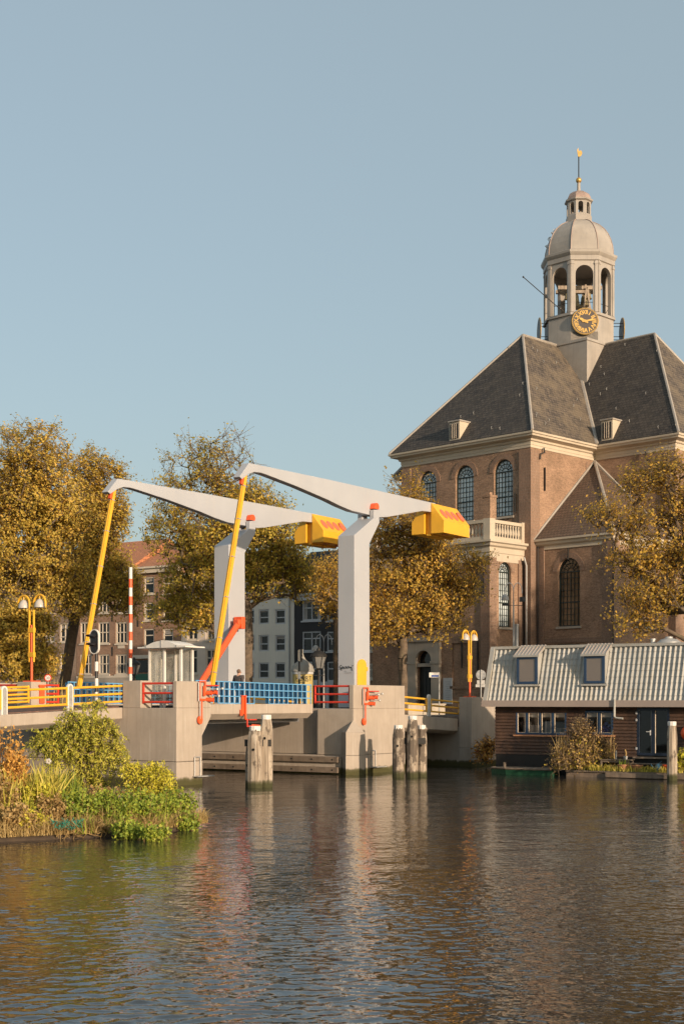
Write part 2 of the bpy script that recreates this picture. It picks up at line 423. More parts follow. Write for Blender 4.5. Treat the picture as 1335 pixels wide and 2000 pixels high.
M['old_wood'] = pm('weathered_oak', (.40,.325,.25), .85, .2, 2.5, streak=.75, scol=(.13,.10,.075), bmp=.5, bscale=18)
M['wet_wood'] = pm('dark_oak', (.20,.15,.11), .8, .25, 2.5, streak=.6, scol=(.05,.04,.03), bmp=.5, bscale=18)
M['plank'] = pm('grey_planks', (.20,.155,.115), .8, .25, 4, streak=.4, bmp=.4)
M['dark_wood'] = pm('dark_stained_boards', (.075,.040,.024), .65, .4, 1.6, streak=.3, scol=(.022,.014,.012), bmp=.4, bscale=16)
M['roof_panel'] = pm('grey_roof_panel', (.39,.38,.35), .5, .1, 1.2, streak=.35, scol=(.27,.25,.20), stain=(.33,.29,.22), stain_amt=.5)
M['fascia'] = pm('grey_brown_fascia', (.36,.29,.25), .6, .05, 1)
M['win_blue'] = pm('navy_window_paint', (.022,.05,.105), .4, .1, 2)
M['door_navy'] = pm('dark_navy_door', (.010,.017,.034), .4, .1, 3)
M['pontoon'] = pm('black_hull', (.015,.014,.013), .6, .3, 3)
M['green_boat'] = pm('green_hull_paint', (.018,.085,.045), .55, .35, 3)
M['off_lens'] = pm('dark_lens', (.03,.02,.02), .2, .1, 3)
M['asphalt'] = pm('asphalt', (.06,.055,.052), .9, .2, 3, bmp=.3)
M['pavers'] = brickmat('brick_paving', (.17,.10,.08), (.22,.13,.10), (.12,.09,.07), .2, .1)
M['quay_ground'] = brickmat('quay_paving', (.20,.15,.12), (.25,.19,.15), (.12,.10,.08), .2, .1)
M['quay_wall'] = brickmat('quay_brick', (.13,.09,.07), (.18,.12,.09), (.12,.10,.08), big=.3)
M['poster'] = pm('yellow_poster', (.48,.37,.13), .6, .06, 2)
M['ad_grey'] = pm('grey_column_roof', (.34,.32,.28), .6, .1, 2)
M['ink'] = pm('black_ink', (.02,.02,.022), .7, .1, 3)
M['terracotta'] = pm('terracotta', (.46,.22,.11), .8, .1, 5)
M['plastic_blue'] = pm('blue_plastic', (.04,.11,.17), .4, .1, 4)
M['skin'] = pm('skin', (.50,.29,.20), .55, .05, 10)
M['hair'] = pm('short_hair', (.16,.10,.065), .8, .2, 20)
M['jacket'] = pm('dark_brown_jacket', (.055,.045,.042), .75, .15, 6)
M['jeans'] = pm('blue_jeans', (.16,.22,.33), .85, .15, 8)
M['shoe'] = pm('grey_shoes', (.24,.22,.20), .7, .1, 8)
M['sign_blue'] = pm('sign_blue', (.02,.07,.30), .4, .05, 3)
M['lamp_white'] = pm('opal_lamp', (.50,.465,.42), .35, .04, 3)
M['lantern_glass'] = pm('lantern_glass', (.20,.20,.195), .15, .1, 3)
M['net_teal'] = pm('teal_net', (.04,.26,.19), .8, .3, 8)
def clear_mat():
    m, nt, bs, out = new_mat('clear_panel')
    bs.inputs['Base Color'].default_value = (.75,.72,.66,1); bs.inputs['Roughness'].default_value = .12
    tr = nt.nodes.new('ShaderNodeBsdfTransparent'); tr.inputs[0].default_value = (.93,.92,.88,1)
    mx = nt.nodes.new('ShaderNodeMixShader')
    n = noise(nt, pos(nt, (2,2,.7)), 2.0, 4)
    r = ramp(nt, n, [(.35, (.16,)*3), (.7, (.42,)*3)]); nt.links.new(r.outputs[0], mx.inputs[0])
    nt.links.new(tr.outputs[0], mx.inputs[1]); nt.links.new(bs.outputs[0], mx.inputs[2]); nt.links.new(mx.outputs[0], out.inputs[0])
    return m
M['clear'] = clear_mat()
def water_mat():
    m, nt, bs, out = new_mat('canal_water')
    bs.inputs['Base Color'].default_value = (.030,.029,.026,1); bs.inputs['Roughness'].default_value = .02
    bs.inputs['IOR'].default_value = 1.9
    def wave(sx, sy, rot, scale, detail, dist=.4):
        g = nt.nodes.new('ShaderNodeNewGeometry'); mp = nt.nodes.new('ShaderNodeMapping')
        mp.inputs['Scale'].default_value = (sx, sy, 1); mp.inputs['Rotation'].default_value = (0, 0, R(rot))
        nt.links.new(g.outputs['Position'], mp.inputs[0])
        return noise(nt, mp.outputs[0], scale, detail, .5, dist)
    a = wave(1.35, 1.6, 8, 2.3, 2); b = wave(1.2, 1.3, -14, 7.5, 1); c = wave(.8, 1.3, 5, .7, 2)
    # patches of calmer and more ruffled water
    pr = ramp(nt, wave(1, .5, 20, .06, 3), [(.35, (.45,)*3), (.65, (1.0,)*3)])
    def mul(x, k):
        q = nt.nodes.new('ShaderNodeMath'); q.operation = 'MULTIPLY'; nt.links.new(x, q.inputs[0])
        if isinstance(k, float): q.inputs[1].default_value = k
        else: nt.links.new(k, q.inputs[1])
        return q.outputs[0]
    def add(x, y):
        q = nt.nodes.new('ShaderNodeMath'); q.operation = 'ADD'; nt.links.new(x, q.inputs[0]); nt.links.new(y, q.inputs[1]); return q.outputs[0]
    h = add(add(mul(mul(a, pr.outputs[0]), WAVE_A), mul(mul(b, pr.outputs[0]), WAVE_B)), mul(c, WAVE_C))
    bump(nt, bs, h, 1.0, 1.0)
    return m
WAVE_A, WAVE_B, WAVE_C = .022, .007, .0
M['water'] = water_mat()
M['bell_bronze'] = pm('bell_bronze', (.30,.25,.14), .5, .15, 3, .4)
# ------------------------------------------------------------------ camera, sky, sun
cam = bpy.data.cameras.new('camera'); co = bpy.data.objects.new('camera', cam); COL.objects.link(co)
co.location = (0, 0, CH); co.rotation_euler = (R(90), 0, 0)
cam.sensor_fit = 'VERTICAL'; cam.sensor_height = 36; cam.lens = F / 2000 * 36
cam.shift_y = (HZ - 1000) / 2000; cam.clip_end = 4000; cam.clip_start = .5
SC.camera = co
SUN_AZ, SUN_EL = 143.5, 11.0     # degrees clockwise from +Y; height
w = bpy.data.worlds.new('World'); SC.world = w; w.use_nodes = True
nt = w.node_tree; bg = nt.nodes['Background']
sky = nt.nodes.new('ShaderNodeTexSky'); sky.sky_type = 'NISHITA'; sky.sun_disc = False
sky.sun_elevation = R(SUN_EL); sky.sun_rotation = R(SUN_AZ); sky.air_density = 1.0; sky.dust_density = 3.0; sky.ozone_density = 1.3
# thin even high haze over the clear sky
hs = nt.nodes.new('ShaderNodeMix'); hs.data_type = 'RGBA'; hs.inputs[0].default_value = .6; hs.inputs[7].default_value = (2.10, 2.53, 2.60, 1)
nt.links.new(sky.outputs[0], hs.inputs[6]); nt.links.new(hs.outputs[2], bg.inputs[0]); bg.inputs[1].default_value = SKY_STR
sl = bpy.data.lights.new('sun', 'SUN'); so = bpy.data.objects.new('sun', sl); COL.objects.link(so)
sl.energy = SUN_STR; sl.angle = R(.6); sl.color = SUN_COL
d = Vector((math.sin(R(SUN_AZ)) * math.cos(R(SUN_EL)), math.cos(R(SUN_AZ)) * math.cos(R(SUN_EL)), math.sin(R(SUN_EL))))
so.rotation_euler = d.to_track_quat('Z', 'Y').to_euler(); so.location = (30, -20, 30)
SC.view_settings.view_transform = 'Standard'; SC.view_settings.look = 'None'
SC.view_settings.exposure = EXPO; SC.view_settings.gamma = 1
SC.render.engine = 'CYCLES'; SC.cycles.use_denoising = True
SC.cycles.max_bounces = 6; SC.cycles.diffuse_bounces = 3; SC.cycles.glossy_bounces = 3; SC.cycles.transparent_max_bounces = 8
SC.cycles.caustics_reflective = False; SC.cycles.caustics_refractive = False
SC.cycles.use_adaptive_sampling = True; SC.cycles.adaptive_threshold = .015
# ------------------------------------------------------------------ water and ground
GZ = 2.9
# the water: one real rippled sheet, its mesh finest near the viewer
def water():
    rg = np.random.default_rng(12)
    vv = np.arange(2070, 1476, -.75); Y = 2700*CH/(vv - HZ); dY = np.abs(np.gradient(Y)); nx = 960
    u = np.linspace(-1, 1, nx); half = .27*Y + 9.0; Xg = u[None, :]*half[:, None]; Yg = np.repeat(Y[:, None], nx, 1)
    h = np.zeros_like(Xg)
    # broad patches of ruffled and calmer water
    pt = np.zeros_like(Xg)
    for _ in range(9):
        k = 2*np.pi/rg.uniform(5, 16); a = rg.uniform(0, 2*np.pi); pt += np.sin(k*(Xg*np.cos(a)*.7 + Yg*np.sin(a)) + rg.uniform(0, 6.3))
    pt = np.clip(.85 + .2*pt, .35, 1.35)
    for lo, hi, n, S, patch in ((.19, .44, 60, RIP_A, True), (.55, 1.1, 26, RIP_B, True), (1.1, 3.2, 14, RIP_C, False)):
        for _ in range(n):
            lam = np.exp(rg.uniform(np.log(lo), np.log(hi))); k = 2*np.pi/lam; a = np.pi/2 + rg.normal(.08, .68)
            amp = S/np.sqrt(n/2)/k; att = np.clip((lam/dY - 2.2)/2.0, 0, 1)[:, None]
            w_ = amp*att*np.sin(k*(Xg*np.cos(a) + Yg*np.sin(a)) + rg.uniform(0, 6.3)); h += w_*pt if patch else w_
    h += 5.0*h*h
    fade = np.clip((1 - np.abs(u))/.05, 0, 1)[None, :]*np.clip(np.arange(len(Y))/20, 0, 1)[:, None]*np.clip(np.arange(len(Y))[::-1]/20, 0, 1)[:, None]
    h *= fade
    # the same sheet runs on, flat, far out to the sides, behind the viewer and beyond the bridge
    out = np.array([15.0, 60.0, 250.0, 900.0])
    Xg = np.hstack([-half[:, None] - out[None, ::-1], Xg, half[:, None] + out[None, :]]); h = np.pad(h, ((0, 0), (4, 4))); nx += 8
    yr0 = np.array([-80.0, -20.0, 0.0, 8.0]); yr1 = np.array([110.0, 180.0, 400.0, 1000.0])
    Xg = np.vstack([np.repeat(Xg[:1], 4, 0), Xg, np.repeat(Xg[-1:], 4, 0)]); Y = np.concatenate([yr0, Y, yr1]); h = np.pad(h, ((4, 4), (0, 0)))
    Yg = np.repeat(Y[:, None], nx, 1)
    V = np.stack([Xg, Yg, h], 2).reshape(-1, 3); ny = len(Y)
    idx = np.arange(ny*nx).reshape(ny, nx); Fq = np.stack([idx[:-1,:-1], idx[:-1,1:], idx[1:,1:], idx[1:,:-1]], 2).reshape(-1, 4)
    return np_mesh('water', V, Fq, 4, M['water'], None, Vector((0, 0, 0)), smooth=True)
RIP_A, RIP_B, RIP_C = .062, .015, .010
tag(water(), kind='structure')
mb = MB()
pl = [(24.2,-1.9),(24.2,160),(24.2,900),(2500,2600),(2500,-1500),(28.9,-300),(28.9,-1.9)]
mb.slab([B(s, t, GZ) for s, t in pl], (0,0,-4.4))
tag(mb.build('quay_ground', M['quay_ground']), kind='structure')
mb = MB(); mb.face([B(s, t, GZ + .005) for s, t in [(24.25,.2),(24.25,9.6),(60,9.6),(60,.2)]])
tag(mb.build('road', M['asphalt']), kind='structure')
# ------------------------------------------------------------------ the church
church = thing('church', C(6.2, 14.3, GZ), 'large brown brick church with slate cross roof and a pale domed bell tower with clock', 'church')
ZW, ZC = 22.35, 23.24
plan = [(12.5,0),(0,0),(0,8.06),(-7,8.06),(-7,20.56),(0,20.56),(0,28.6),(12.5,28.6),(12.5,20.56),(19.5,20.56),(19.5,8.06),(12.5,8.06)]
def cornice_run(mb, path, prof, closed=True, fr=C):
    n = len(path); rings = []
    for i, p in enumerate(path):
        def nrm(a, b):
            dx, dy = b[0]-a[0], b[1]-a[1]; l = math.hypot(dx, dy); return (-dy/l, dx/l)
        if closed or 0 < i < n - 1:
            n1 = nrm(path[i-1], p); n2 = nrm(p, path[(i+1) % n])
            k = 1 + n1[0]*n2[0] + n1[1]*n2[1]
            m = ((n1[0]+n2[0])/k, (n1[1]+n2[1])/k)
        elif i == 0: m = nrm(p, path[1])
        else: m = nrm(path[-2], p)
        rings.append([fr(p[0]+m[0]*o, p[1]+m[1]*o, z) for o, z in prof])
    q = len(prof); vs = [v for r in rings for v in r]; fs = []
    for i in range(n if closed else n - 1):
        j = (i + 1) % n
        for k in range(q):
            fs.append((i*q+k, j*q+k, j*q+(k+1) % q, i*q+(k+1) % q))
    if not closed: fs += [tuple(range(q-1, -1, -1)), tuple(range((n-1)*q, n*q))]
    mb.add(vs, fs)
CORN = [(-.05,22.2),(.05,22.2),(.05,22.38),(.0801,22.40),(.0801,22.62),(.2,22.68),(.22,22.8),(.5,22.88),(.66,22.92),(.68,23.05),(.78,23.08),(.8,23.22),(-.05,23.26)]
mb = MB(); cornice_run(mb, plan, CORN)
mb.build('cornice', M['cream'], church)
frA = lambda x, d, c: C(x, d, c)
frAr = lambda x, d, c: C(d, x, c)
frBl = lambda x, d, c: C(-x, 8.06 + d, c)
frBe = lambda x, d, c: C(-7 + d, 8.06 + x, c)
frIl = lambda x, d, c: C(-x, .7 + d, c)
frIr = lambda x, d, c: C(-6.5 + d, .7 + x, c)
frPf = lambda x, d, c: C(x, -4 + d, c)
frPr = lambda x, d, c: C(.58 + d, -4 + x, c)
wA = [(2.47-.88, 2.47+.88, 17.4, 21.6), (6.17-.88, 6.17+.88, 17.4, 21.6), (9.85-.88, 9.85+.88, 17.4, 21.6)]
wBe = [(3.2-.88, 3.2+.88, 17.4, 21.6), (6.9-.88, 6.9+.88, 17.4, 21.6)]
wIl = [(2.87-.95, 2.87+.95, 9.15, 14.0)]
wIr = [(3.7-.95, 3.7+.95, 9.15, 14.0)]
wPr = [(1.78-.7, 1.78+.7, 9.1, 13.75)]
door = (5.85, 7.35, GZ, 7.55)
lowI = [(1.9, 3.8, 4.6, 7.9)]
mb = MB()
facade(mb, frA, 0, 12.5, GZ, ZW, [o + (True,) for o in wA], .32)
facade(mb, frAr, 0, 8.06, GZ, ZW, [])
facade(mb, frBl, 0, 7, GZ, ZW, [])
facade(mb, frBe, 0, 12.5, GZ, ZW, [o + (True,) for o in wBe], .32)
for i in range(4, 12):
    p, q = plan[i], plan[(i+1) % 12]
    mb.face([C(*p, GZ), C(*q, GZ), C(*q, ZW), C(*p, ZW)])
mb.build('wall', M['ch_brick'], church, recalc=False)
mb = MB()
facade(mb, frIl, 0, 6.5, GZ, 15.0, [o + (True,) for o in wIl] + lowI, .32)
facade(mb, frIr, 0, 7.36, GZ, 15.0, [o + (True,) for o in wIr] + [(2.75, 4.65, 4.6, 7.9)], .32)
mb.build('corner_annex_wall', M['ch_brick'], church, recalc=False)
mb = MB()
facade(mb, frPf, .58, 11.9, GZ, 14.2, [door + (True,), (2.2, 4.0, 4.9, 8.0), (9.0, 10.6, GZ + .2, 4.75)], .4)
facade(mb, frPr, 0, 4, GZ, 14.2, [o + (True,) for o in wPr] + [(1.2, 2.4, 5.6, 7.1)], .3)
mb.face([C(11.9,-4,GZ), C(11.9,0,GZ), C(11.9,0,14.2), C(11.9,-4,14.2)])
mb.build('porch_wall', M['ch_brick'], church, recalc=False)
# brick trim: corner strips, arch rings, bands
mb = MB()
for a0, a1 in ((0, .95), (11.55, 12.5)): mb.box(C, a0, a1, -.12, .02, GZ, 22.02)
mb.box(C, -.12, .02, -.12, .95, GZ, 22.02)
mb.box(C, -.04, .0, 6.9, 8.05, GZ, 22.0)
mb.box(C, -7.0, -6.1, 7.94, 8.08, GZ, 22.02); mb.box(C, -7.12, -6.98, 7.94, 9.0, GZ, 22.02)
mb.box(C, -6.5, -5.75, .6, .72, GZ, 15.0); mb.box(C, -6.6, -6.48, .6, 1.5, GZ, 15.0)
mb.box(C, -.75, -.03, .6, .72, GZ, 15.0)
mb.box(C, .58, 1.3, -4.1, -3.98, GZ, 14.0); mb.box(C, .48, .6, -4.1, -3.3, GZ, 14.0); mb.box(C, .48, .6, -.75, -.02, GZ, 14.0)
for fr, ws in ((frA, wA), (frBe, wBe), (frIl, wIl), (frIr, wIr), (frPr, wPr)):
    for a0, a1, c0, c1 in ws:
        ol = arch_pts(a0 - .42, a1 + .42, c1 + .42, 14)
        n = len(ol); inn = arch_pts(a0 - .04, a1 + .04, c1 + .04, 14)
        for i in range(n - 1):
            p, q, P, Q = ol[i], ol[i+1], inn[i], inn[i+1]
            vs = [fr(x, d, z) for d in (-.045, .01) for x, z in (p, q, Q, P)]
            mb.add(vs, [(0,1,2,3),(7,6,5,4),(0,4,5,1),(2,6,7,3),(0,3,7,4),(1,5,6,2)])
mb.box(frIl, 0.75, 5.75, -.05, .01, 8.0, 8.3)
mb.build('brick_trim', M['ch_brick_trim'], church)
# pale stone bands of annex and porch
mb = MB()
cornice_run(mb, [(0,.7),(-6.5,.7),(-6.5,8.06)], [(-.05,14.75),(.08,14.75),(.08,15.0),(.26,15.12),(.30,15.28),(.46,15.36),(.46,15.5),(-.05,15.5)], False)
PB = [(11.9,0),(11.9,-4),(.58,-4),(.58,0)]
cornice_run(mb, PB, [(-.05,13.75),(.07,13.75),(.07,14.3),(.12,14.36),(.12,14.72),(.3,14.82),(.34,14.98),(.5,15.05),(.5,15.2),(-.05,15.2)], False)
mb.build('stone_band', M['cream'], church)
mb = MB(); mb.box(C, .6, 11.9, -4, -.02, 15.0, 15.16); mb.build('porch_roof', M['lead'], church)
# balustrade on the porch
mb = MB()
for x0, x1, y0, y1 in ((.45,1.05,-4.1,-3.5),(5.9,6.6,-4.1,-3.5),(11.4,12.0,-4.1,-3.5),(.45,1.0,-.4,-.03),(11.45,12.0,-.4,-.03)):
    mb.box(C, x0, x1, y0, y1, 15.2, 16.75)
for (x0, x1, y0, y1) in ((1.05,5.9,-4.05,-3.7),(6.6,11.4,-4.05,-3.7),(.5,.85,-3.5,-.4),(11.6,11.95,-3.5,-.4)):
    mb.box(C, x0, x1, y0, y1, 15.2, 15.5); mb.box(C, x0, x1, y0-.05, y1+.05, 16.45, 16.68)
mb.build('balustrade', M['cream'], church)
mb = MB()
prof = [(.07,15.5),(.07,15.58),(.05,15.62),(.12,15.85),(.1,16.0),(.05,16.25),(.08,16.36),(.08,16.45)]
for x0, x1 in ((1.05,5.9),(6.6,11.4)):
    n = 15
    for i in range(n): mb = MB(); mb.lathe(C(x0 + (x1-x0)*(i+.5)/n, -3.87, 0), prof, 6); mb.build('baluster', M['cream'], church, smooth=True)
for i in range(10): mb = MB(); mb.lathe(C(.68, -3.5 + 3.1*(i+.5)/10, 0), prof, 6); mb.build('baluster', M['cream'], church, smooth=True)
mb = MB(); mb.box(C, .55, 1.25, -3.95, -3.25, 16.75, 18.25); mb.box(C, .5, 1.3, -4.0, -3.2, 18.25, 18.4); mb.box(C, .75, 1.05, -3.75, -3.45, 18.4, 18.62)
mb.build('chimney', M['ch_brick'], church)
# windows
def church_window(fr, a0, a1, c0, c1, mat, dep=.26, nv=5, nh=9, arch=True):
    mb = MB(); ol = arch_outline(a0, a1, c0, c1, 16) if arch else [(a0,c0),(a0,c1),(a1,c1),(a1,c0)]
    mb.face([fr(x, dep, z) for x, z in ol])
    wn = mb.build('window', mat, church)
    mb = MB(); rim(mb, fr, ol, .09, dep - .1, dep - .01)
    r = (a1 - a0) / 2; cs = c1 - r if arch else c1; m = (a0 + a1) / 2
    for i in range(1, nv + 1):
        x = a0 + (a1 - a0) * i / (nv + 1); t = .018 if i != (nv + 1) // 2 else .035
        mb.box(fr, x - t*.75, x + t*.75, dep - .05, dep - .012, c0, cs)
    for j in range(1, nh):
        z = c0 + (cs - c0) * j / nh; t = .014 if j != nh // 2 else .04
        mb.box(fr, a0, a1, dep - .065, dep - .013, z - t, z + t)
    if arch:
        mb.box(fr, a0, a1, dep - .09, dep - .01, cs - .04, cs + .04)
        for q in range(1, 7):
            an = math.pi * q / 7
            mb.tube([fr(m + .3*r*math.cos(an), dep - .04, cs + .3*r*math.sin(an)), fr(m + r*math.cos(an), dep - .04, cs + r*math.sin(an))], .022, 4)
        for rr in (.3, .65):
            mb.tube([fr(m + rr*r*math.cos(math.pi*i/10), dep - .04, cs + rr*r*math.sin(math.pi*i/10)) for i in range(11)], .022, 4)
    mb.build('glazing_bars', M['lead_bar'], wn)
    mb = MB(); mb.box(fr, a0 - .12, a1 + .12, -.12, .2, c0 - .16, c0)
    mb.build('sill', M['sand_stone'], wn)
for fr, ws, mt in ((frA, wA, 'ch_glass'), (frBe, wBe, 'ch_glass'), (frIl, wIl, 'ch_glass_low'), (frIr, wIr, 'ch_glass_low'), (frPr, wPr, 'ch_glass')):
    for o in ws: church_window(fr, *o, M[mt])
mb = MB(); mb.face([frPf(2.2,.12,4.9), frPf(4.0,.12,4.9), frPf(4.0,.12,8.0), frPf(2.2,.12,8.0)]); mb.box(frPf, 2.05, 4.15, -.1, .1, 4.72, 4.9); mb.build('blind_panel', M['ch_brick'], church)
for fr, o in ((frIl, lowI[0]), (frIr, (2.75, 4.65, 4.6, 7.9)), (frPr, (1.2,2.4,5.6,7.1))):
    church_window(fr, *o, M['glass'], nv=2, nh=4, arch=False)
church_window(frPf, 9.0, 10.6, GZ + .2, 4.75, M['glass'], nv=1, nh=2, arch=False)
mb = MB(); rim(mb, frPf, [(8.95,GZ+.1),(8.95,4.85),(10.65,4.85),(10.65,GZ+.1)], .1, -.06, .05); mb.build('hatch_frame', M['win_cream'], church)
# entrance: stone surround, door, fanlight
mb = MB()
mb.box(frPf, 5.05, 5.85, -.22, .01, GZ, 8.2); mb.box(frPf, 7.35, 8.15, -.22, .01, GZ, 8.2)
ap = arch_pts(5.85, 7.35, 7.55, 14)
for i in range(14):
    p, q = ap[i], ap[i+1]
    vs = [frPf(x, dd, z) for dd in (-.22, .01) for x, z in (p, q, (q[0], 8.2), (p[0], 8.2))]
    mb.add(vs, [(0,1,2,3),(7,6,5,4),(0,4,5,1),(2,6,7,3),(0,3,7,4),(1,5,6,2)])
mb.box(frPf, 4.9, 8.3, -.36, .01, 8.2, 8.5); mb.box(frPf, 5.0, 5.9, -.28, .01, 6.55, 6.75); mb.box(frPf, 7.3, 8.2, -.28, .01, 6.55, 6.75)
mb.box(frPf, 5.85, 7.35, -.1, .3, 6.35, 6.6)
mb.build('door_surround', M['sand_stone'], church, bevel=.02)
mb = MB(); mb.box(frPf, 5.85, 7.35, .28, .36, GZ, 6.35)
for x in (6.0, 6.35, 6.72, 7.07): mb.box(frPf, x, x+.2, .25, .29, GZ + .3, 6.1)
dr = mb.build('door', M['dark_door'], church)
mb = MB(); mb.ball(frPf(6.66, .2, 4.0), .06, 8, 5); mb.build('handle', M['gold'], dr)
mb = MB(); mb.face([frPf(x, .3, z) for x, z in arch_outline(5.85, 7.35, 6.6, 7.55)]); mb.build('fanlight', M['glass'], church)
# iron anchors and rain pipes
mb = MB()
for fr, x, z0, z1 in ((frAr,1.6,19.2,20.9),(frA,1.3,17.6,19.0),(frPf,1.0,13.0,11.2),(frPf,1.55,5.4,8.2),(frPf,3.0,6.2,8.6),(frIl,2.87,14.7,13.9),(frPf,8.9,6.0,8.0),(frIl,5.3,4.6,6.4)):
    mb = MB(); mb.box(fr, x-.035, x+.035, -.16, -.04, min(z0,z1), max(z0,z1)); mb.build('wall_anchor', M['iron'], church)
for p, q in ((C(-.06,5.2,19.3), C(-.06,6.3,20.6)), (C(-2.8,8.0,19.2), C(-1.9,8.0,20.6))):
    mb = MB(); mb.tube([p, q], .04, 6); mb.build('wall_anchor', M['iron'], church)
for pts, rr in (([C(-.2,1.35,22.3), C(-.25,1.35,21.95), C(-.25,.9,21.8), C(-.25,.85,21.4)], .06), ([C(.35,-.3,14.0), C(.35,-.3,GZ)], .06), ([C(-4.6,7.9,22.3), C(-4.6,7.9,21.7), C(-5.0,7.9,21.6)], .06),
                ([C(-.28,.5,15.0), C(-.28,.5,GZ)], .05), ([C(-6.75,.45,15.0), C(-6.75,.45,GZ)], .05)):
    mb = MB(); mb.tube(pts, rr, 6); mb.build('rain_pipe', M['iron'], church, smooth=True)
mb = MB(); mb.tube([C(.2,-.5,14.2), C(.1,-.35,13.6), C(.1,-.35,5.2)], .065, 6); mb.build('pale_rain_pipe', M['galv'], church, smooth=True)
# roof
E, ZR, mA, mB_ = .72, 32.85, 6.25, 14.31
apA, apB, apC, apD = (mA, 7.3), (-1.36, mB_), (mA, 21.3), (13.9, mB_)
e = lambda a, b: C(a, b, ZC + .03)
r = lambda p: C(p[0], p[1], ZR)
cen = C(mA, mB_, ZR)
i1, i2, i3, i4 = (-E, 8.06-E), (-E, 20.56+E), (12.5+E, 20.56+E), (12.5+E, 8.06-E)
mb = MB()
mb.face([e(-E,-E), e(12.5+E,-E), r(apA)])
mb.face([e(12.5+E,-E), e(*i4), cen, r(apA)])
mb.face([e(-7-E,8.06-E), e(*i1), cen, r(apB)]); mb.face([e(*i2), e(-7-E,20.56+E), r(apB), cen])
mb.face([e(-E,28.6+E), e(*i2), cen, r(apC)]); mb.face([e(12.5+E,28.6+E), e(-E,28.6+E), r(apC)]); mb.face([e(*i3), e(12.5+E,28.6+E), r(apC), cen])
mb.face([e(19.5+E,20.56+E), e(*i3), cen, r(apD)]); mb.face([e(19.5+E,8.06-E), e(19.5+E,20.56+E), r(apD)]); mb.face([e(*i4), e(19.5+E,8.06-E), r(apD), cen])
roof = mb.build('roof', M['slate'], church, recalc=False)
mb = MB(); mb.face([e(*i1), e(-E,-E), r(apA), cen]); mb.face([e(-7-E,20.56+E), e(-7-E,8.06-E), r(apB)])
mb.build('lit_lichen_roof_slope', M['lit_lichen_slate'], roof, recalc=False)  # the sun-facing slopes, in the paler copy of the slate
mb = MB()
ridge = lambda p, q, rr=.11: mb.tube([p, q], rr, 6)
for p, q in ((e(-E,-E), r(apA)), (e(12.5+E,-E), r(apA)), (r(apA), cen), (r(apB), cen), (e(-7-E,8.06-E), r(apB)), (e(-7-E,20.56+E), r(apB)), (r(apD), cen), (e(19.5+E,8.06-E), r(apD))): ridge(p, q)
ridge(e(*i1), cen, .16); ridge(e(*i4), cen, .13)
mb.build('ridge_lead', M['lead'], roof, smooth=True)
# little roof hooks and snow catches scattered on the slates
mb = MB(); rng = random.Random(5)
def on_tri(p, q, s_):
    u, v = rng.random(), rng.random()
    if u + v > 1: u, v = 1-u, 1-v
    return p + (q-p)*u + (s_-p)*v
tris = [(e(-E,-E), e(12.5+E,-E), r(apA)), (e(*i1), e(-E,-E), r(apA)), (e(*i1), r(apA), cen), (e(-7-E,8.06-E), e(*i1), cen), (e(-7-E,8.06-E), cen, r(apB))]
for tr in tris:
    n = (tr[1]-tr[0]).cross(tr[2]-tr[0]).normalized()
    if n.z < 0: n = -n
    for k in range(7):
        p = on_tri(*tr) + n*.05
        mb = MB(); mb.tube([p - Vector((0,0,.10)) + n*.02, p + n*.1, p + Vector((0,0,.11))], .022, 5); mb.build('roof_hook', M['galv'], roof)
mb = MB()
mb.face([C(-.02,.25,15.45), C(-6.95,.25,15.45), C(-.02,8.04,22.1)]); mb.face([C(-6.95,.25,15.45), C(-6.95,8.04,15.45), C(-.02,8.04,22.1)])
ar = mb.build('annex_roof', M['brown_tile'], church, recalc=False)
mb = MB(); mb.tube([C(-6.95,.25,15.5), C(-.05,8.0,22.15)], .12, 6); mb.tube([C(-.05,.25,15.5), C(-.05,7.9,22.1)], .1, 6); mb.tube([C(-6.9,7.98,15.5), C(-.1,7.98,22.1)], .12, 6)
mb.build('ridge_lead', M['lead'], ar, smooth=True)
def roof_dormer(fr, x, z0, z1, wd, back, cheek='cream'):
    mb = MB()
    mb.prism(lambda a, b, c: fr(b, a, c), [(0, z0), (0, z1), (back, z1 + .05), (.35, z0)], x - wd/2, x + wd/2)
    dm = mb.build('roof_dormer', M[cheek], church)
    mb = MB(); mb.box(fr, x - wd/2 + .12, x + wd/2 - .12, -.05, .02, z0 + .15, z1 - .15)
    hatch = mb.build('louvre', M['render_black'], dm)
    mb = MB()
    for i in range(1, 4): mb.box(fr, x - wd/2 + .12 + i*(wd-.24)/4 - .02, x - wd/2 + .12 + i*(wd-.24)/4 + .02, -.08, -.04, z0+.15, z1-.15)
    mb.build('louvre_bars', M['win_cream'], dm)
    mb = MB(); mb.box(fr, x - wd/2 - .08, x + wd/2 + .08, -.1, back + .15, z1 + .02, z1 + .12); mb.build('dormer_cap', M['lead'], dm)
roof_dormer(lambda a, b, c: C(a, b - .5, c), 6.74, 23.5, 24.9, 1.0, 1.4)
roof_dormer(lambda a, b, c: C(a, b + 7.5, c), -1.5, 23.5, 25.0, 1.0, 1.4)
# ------------------------------------------------------------------ the bell tower
TC = Vector((19.56, 114.4, 0)); RO = 2.88; A0 = R(45.2 - 22.5)
tower = MB()
sq = 2.64
dd1 = Vector((-.71, .704, 0)); dd2 = Vector((.704, .71, 0))
T = lambda a, b, c: TC + dd1 * a + dd2 * b + Vector((0, 0, c))
tower.box(T, -sq, sq, -sq, sq, 24.0, 32.9)
tower.box(T, -sq-.08, sq+.08, -sq-.08, sq+.08, 32.75, 32.95)
ring = lambda R_, z, k: TC + Vector((R_*math.cos(A0 + k*math.pi/4), R_*math.sin(A0 + k*math.pi/4), z))
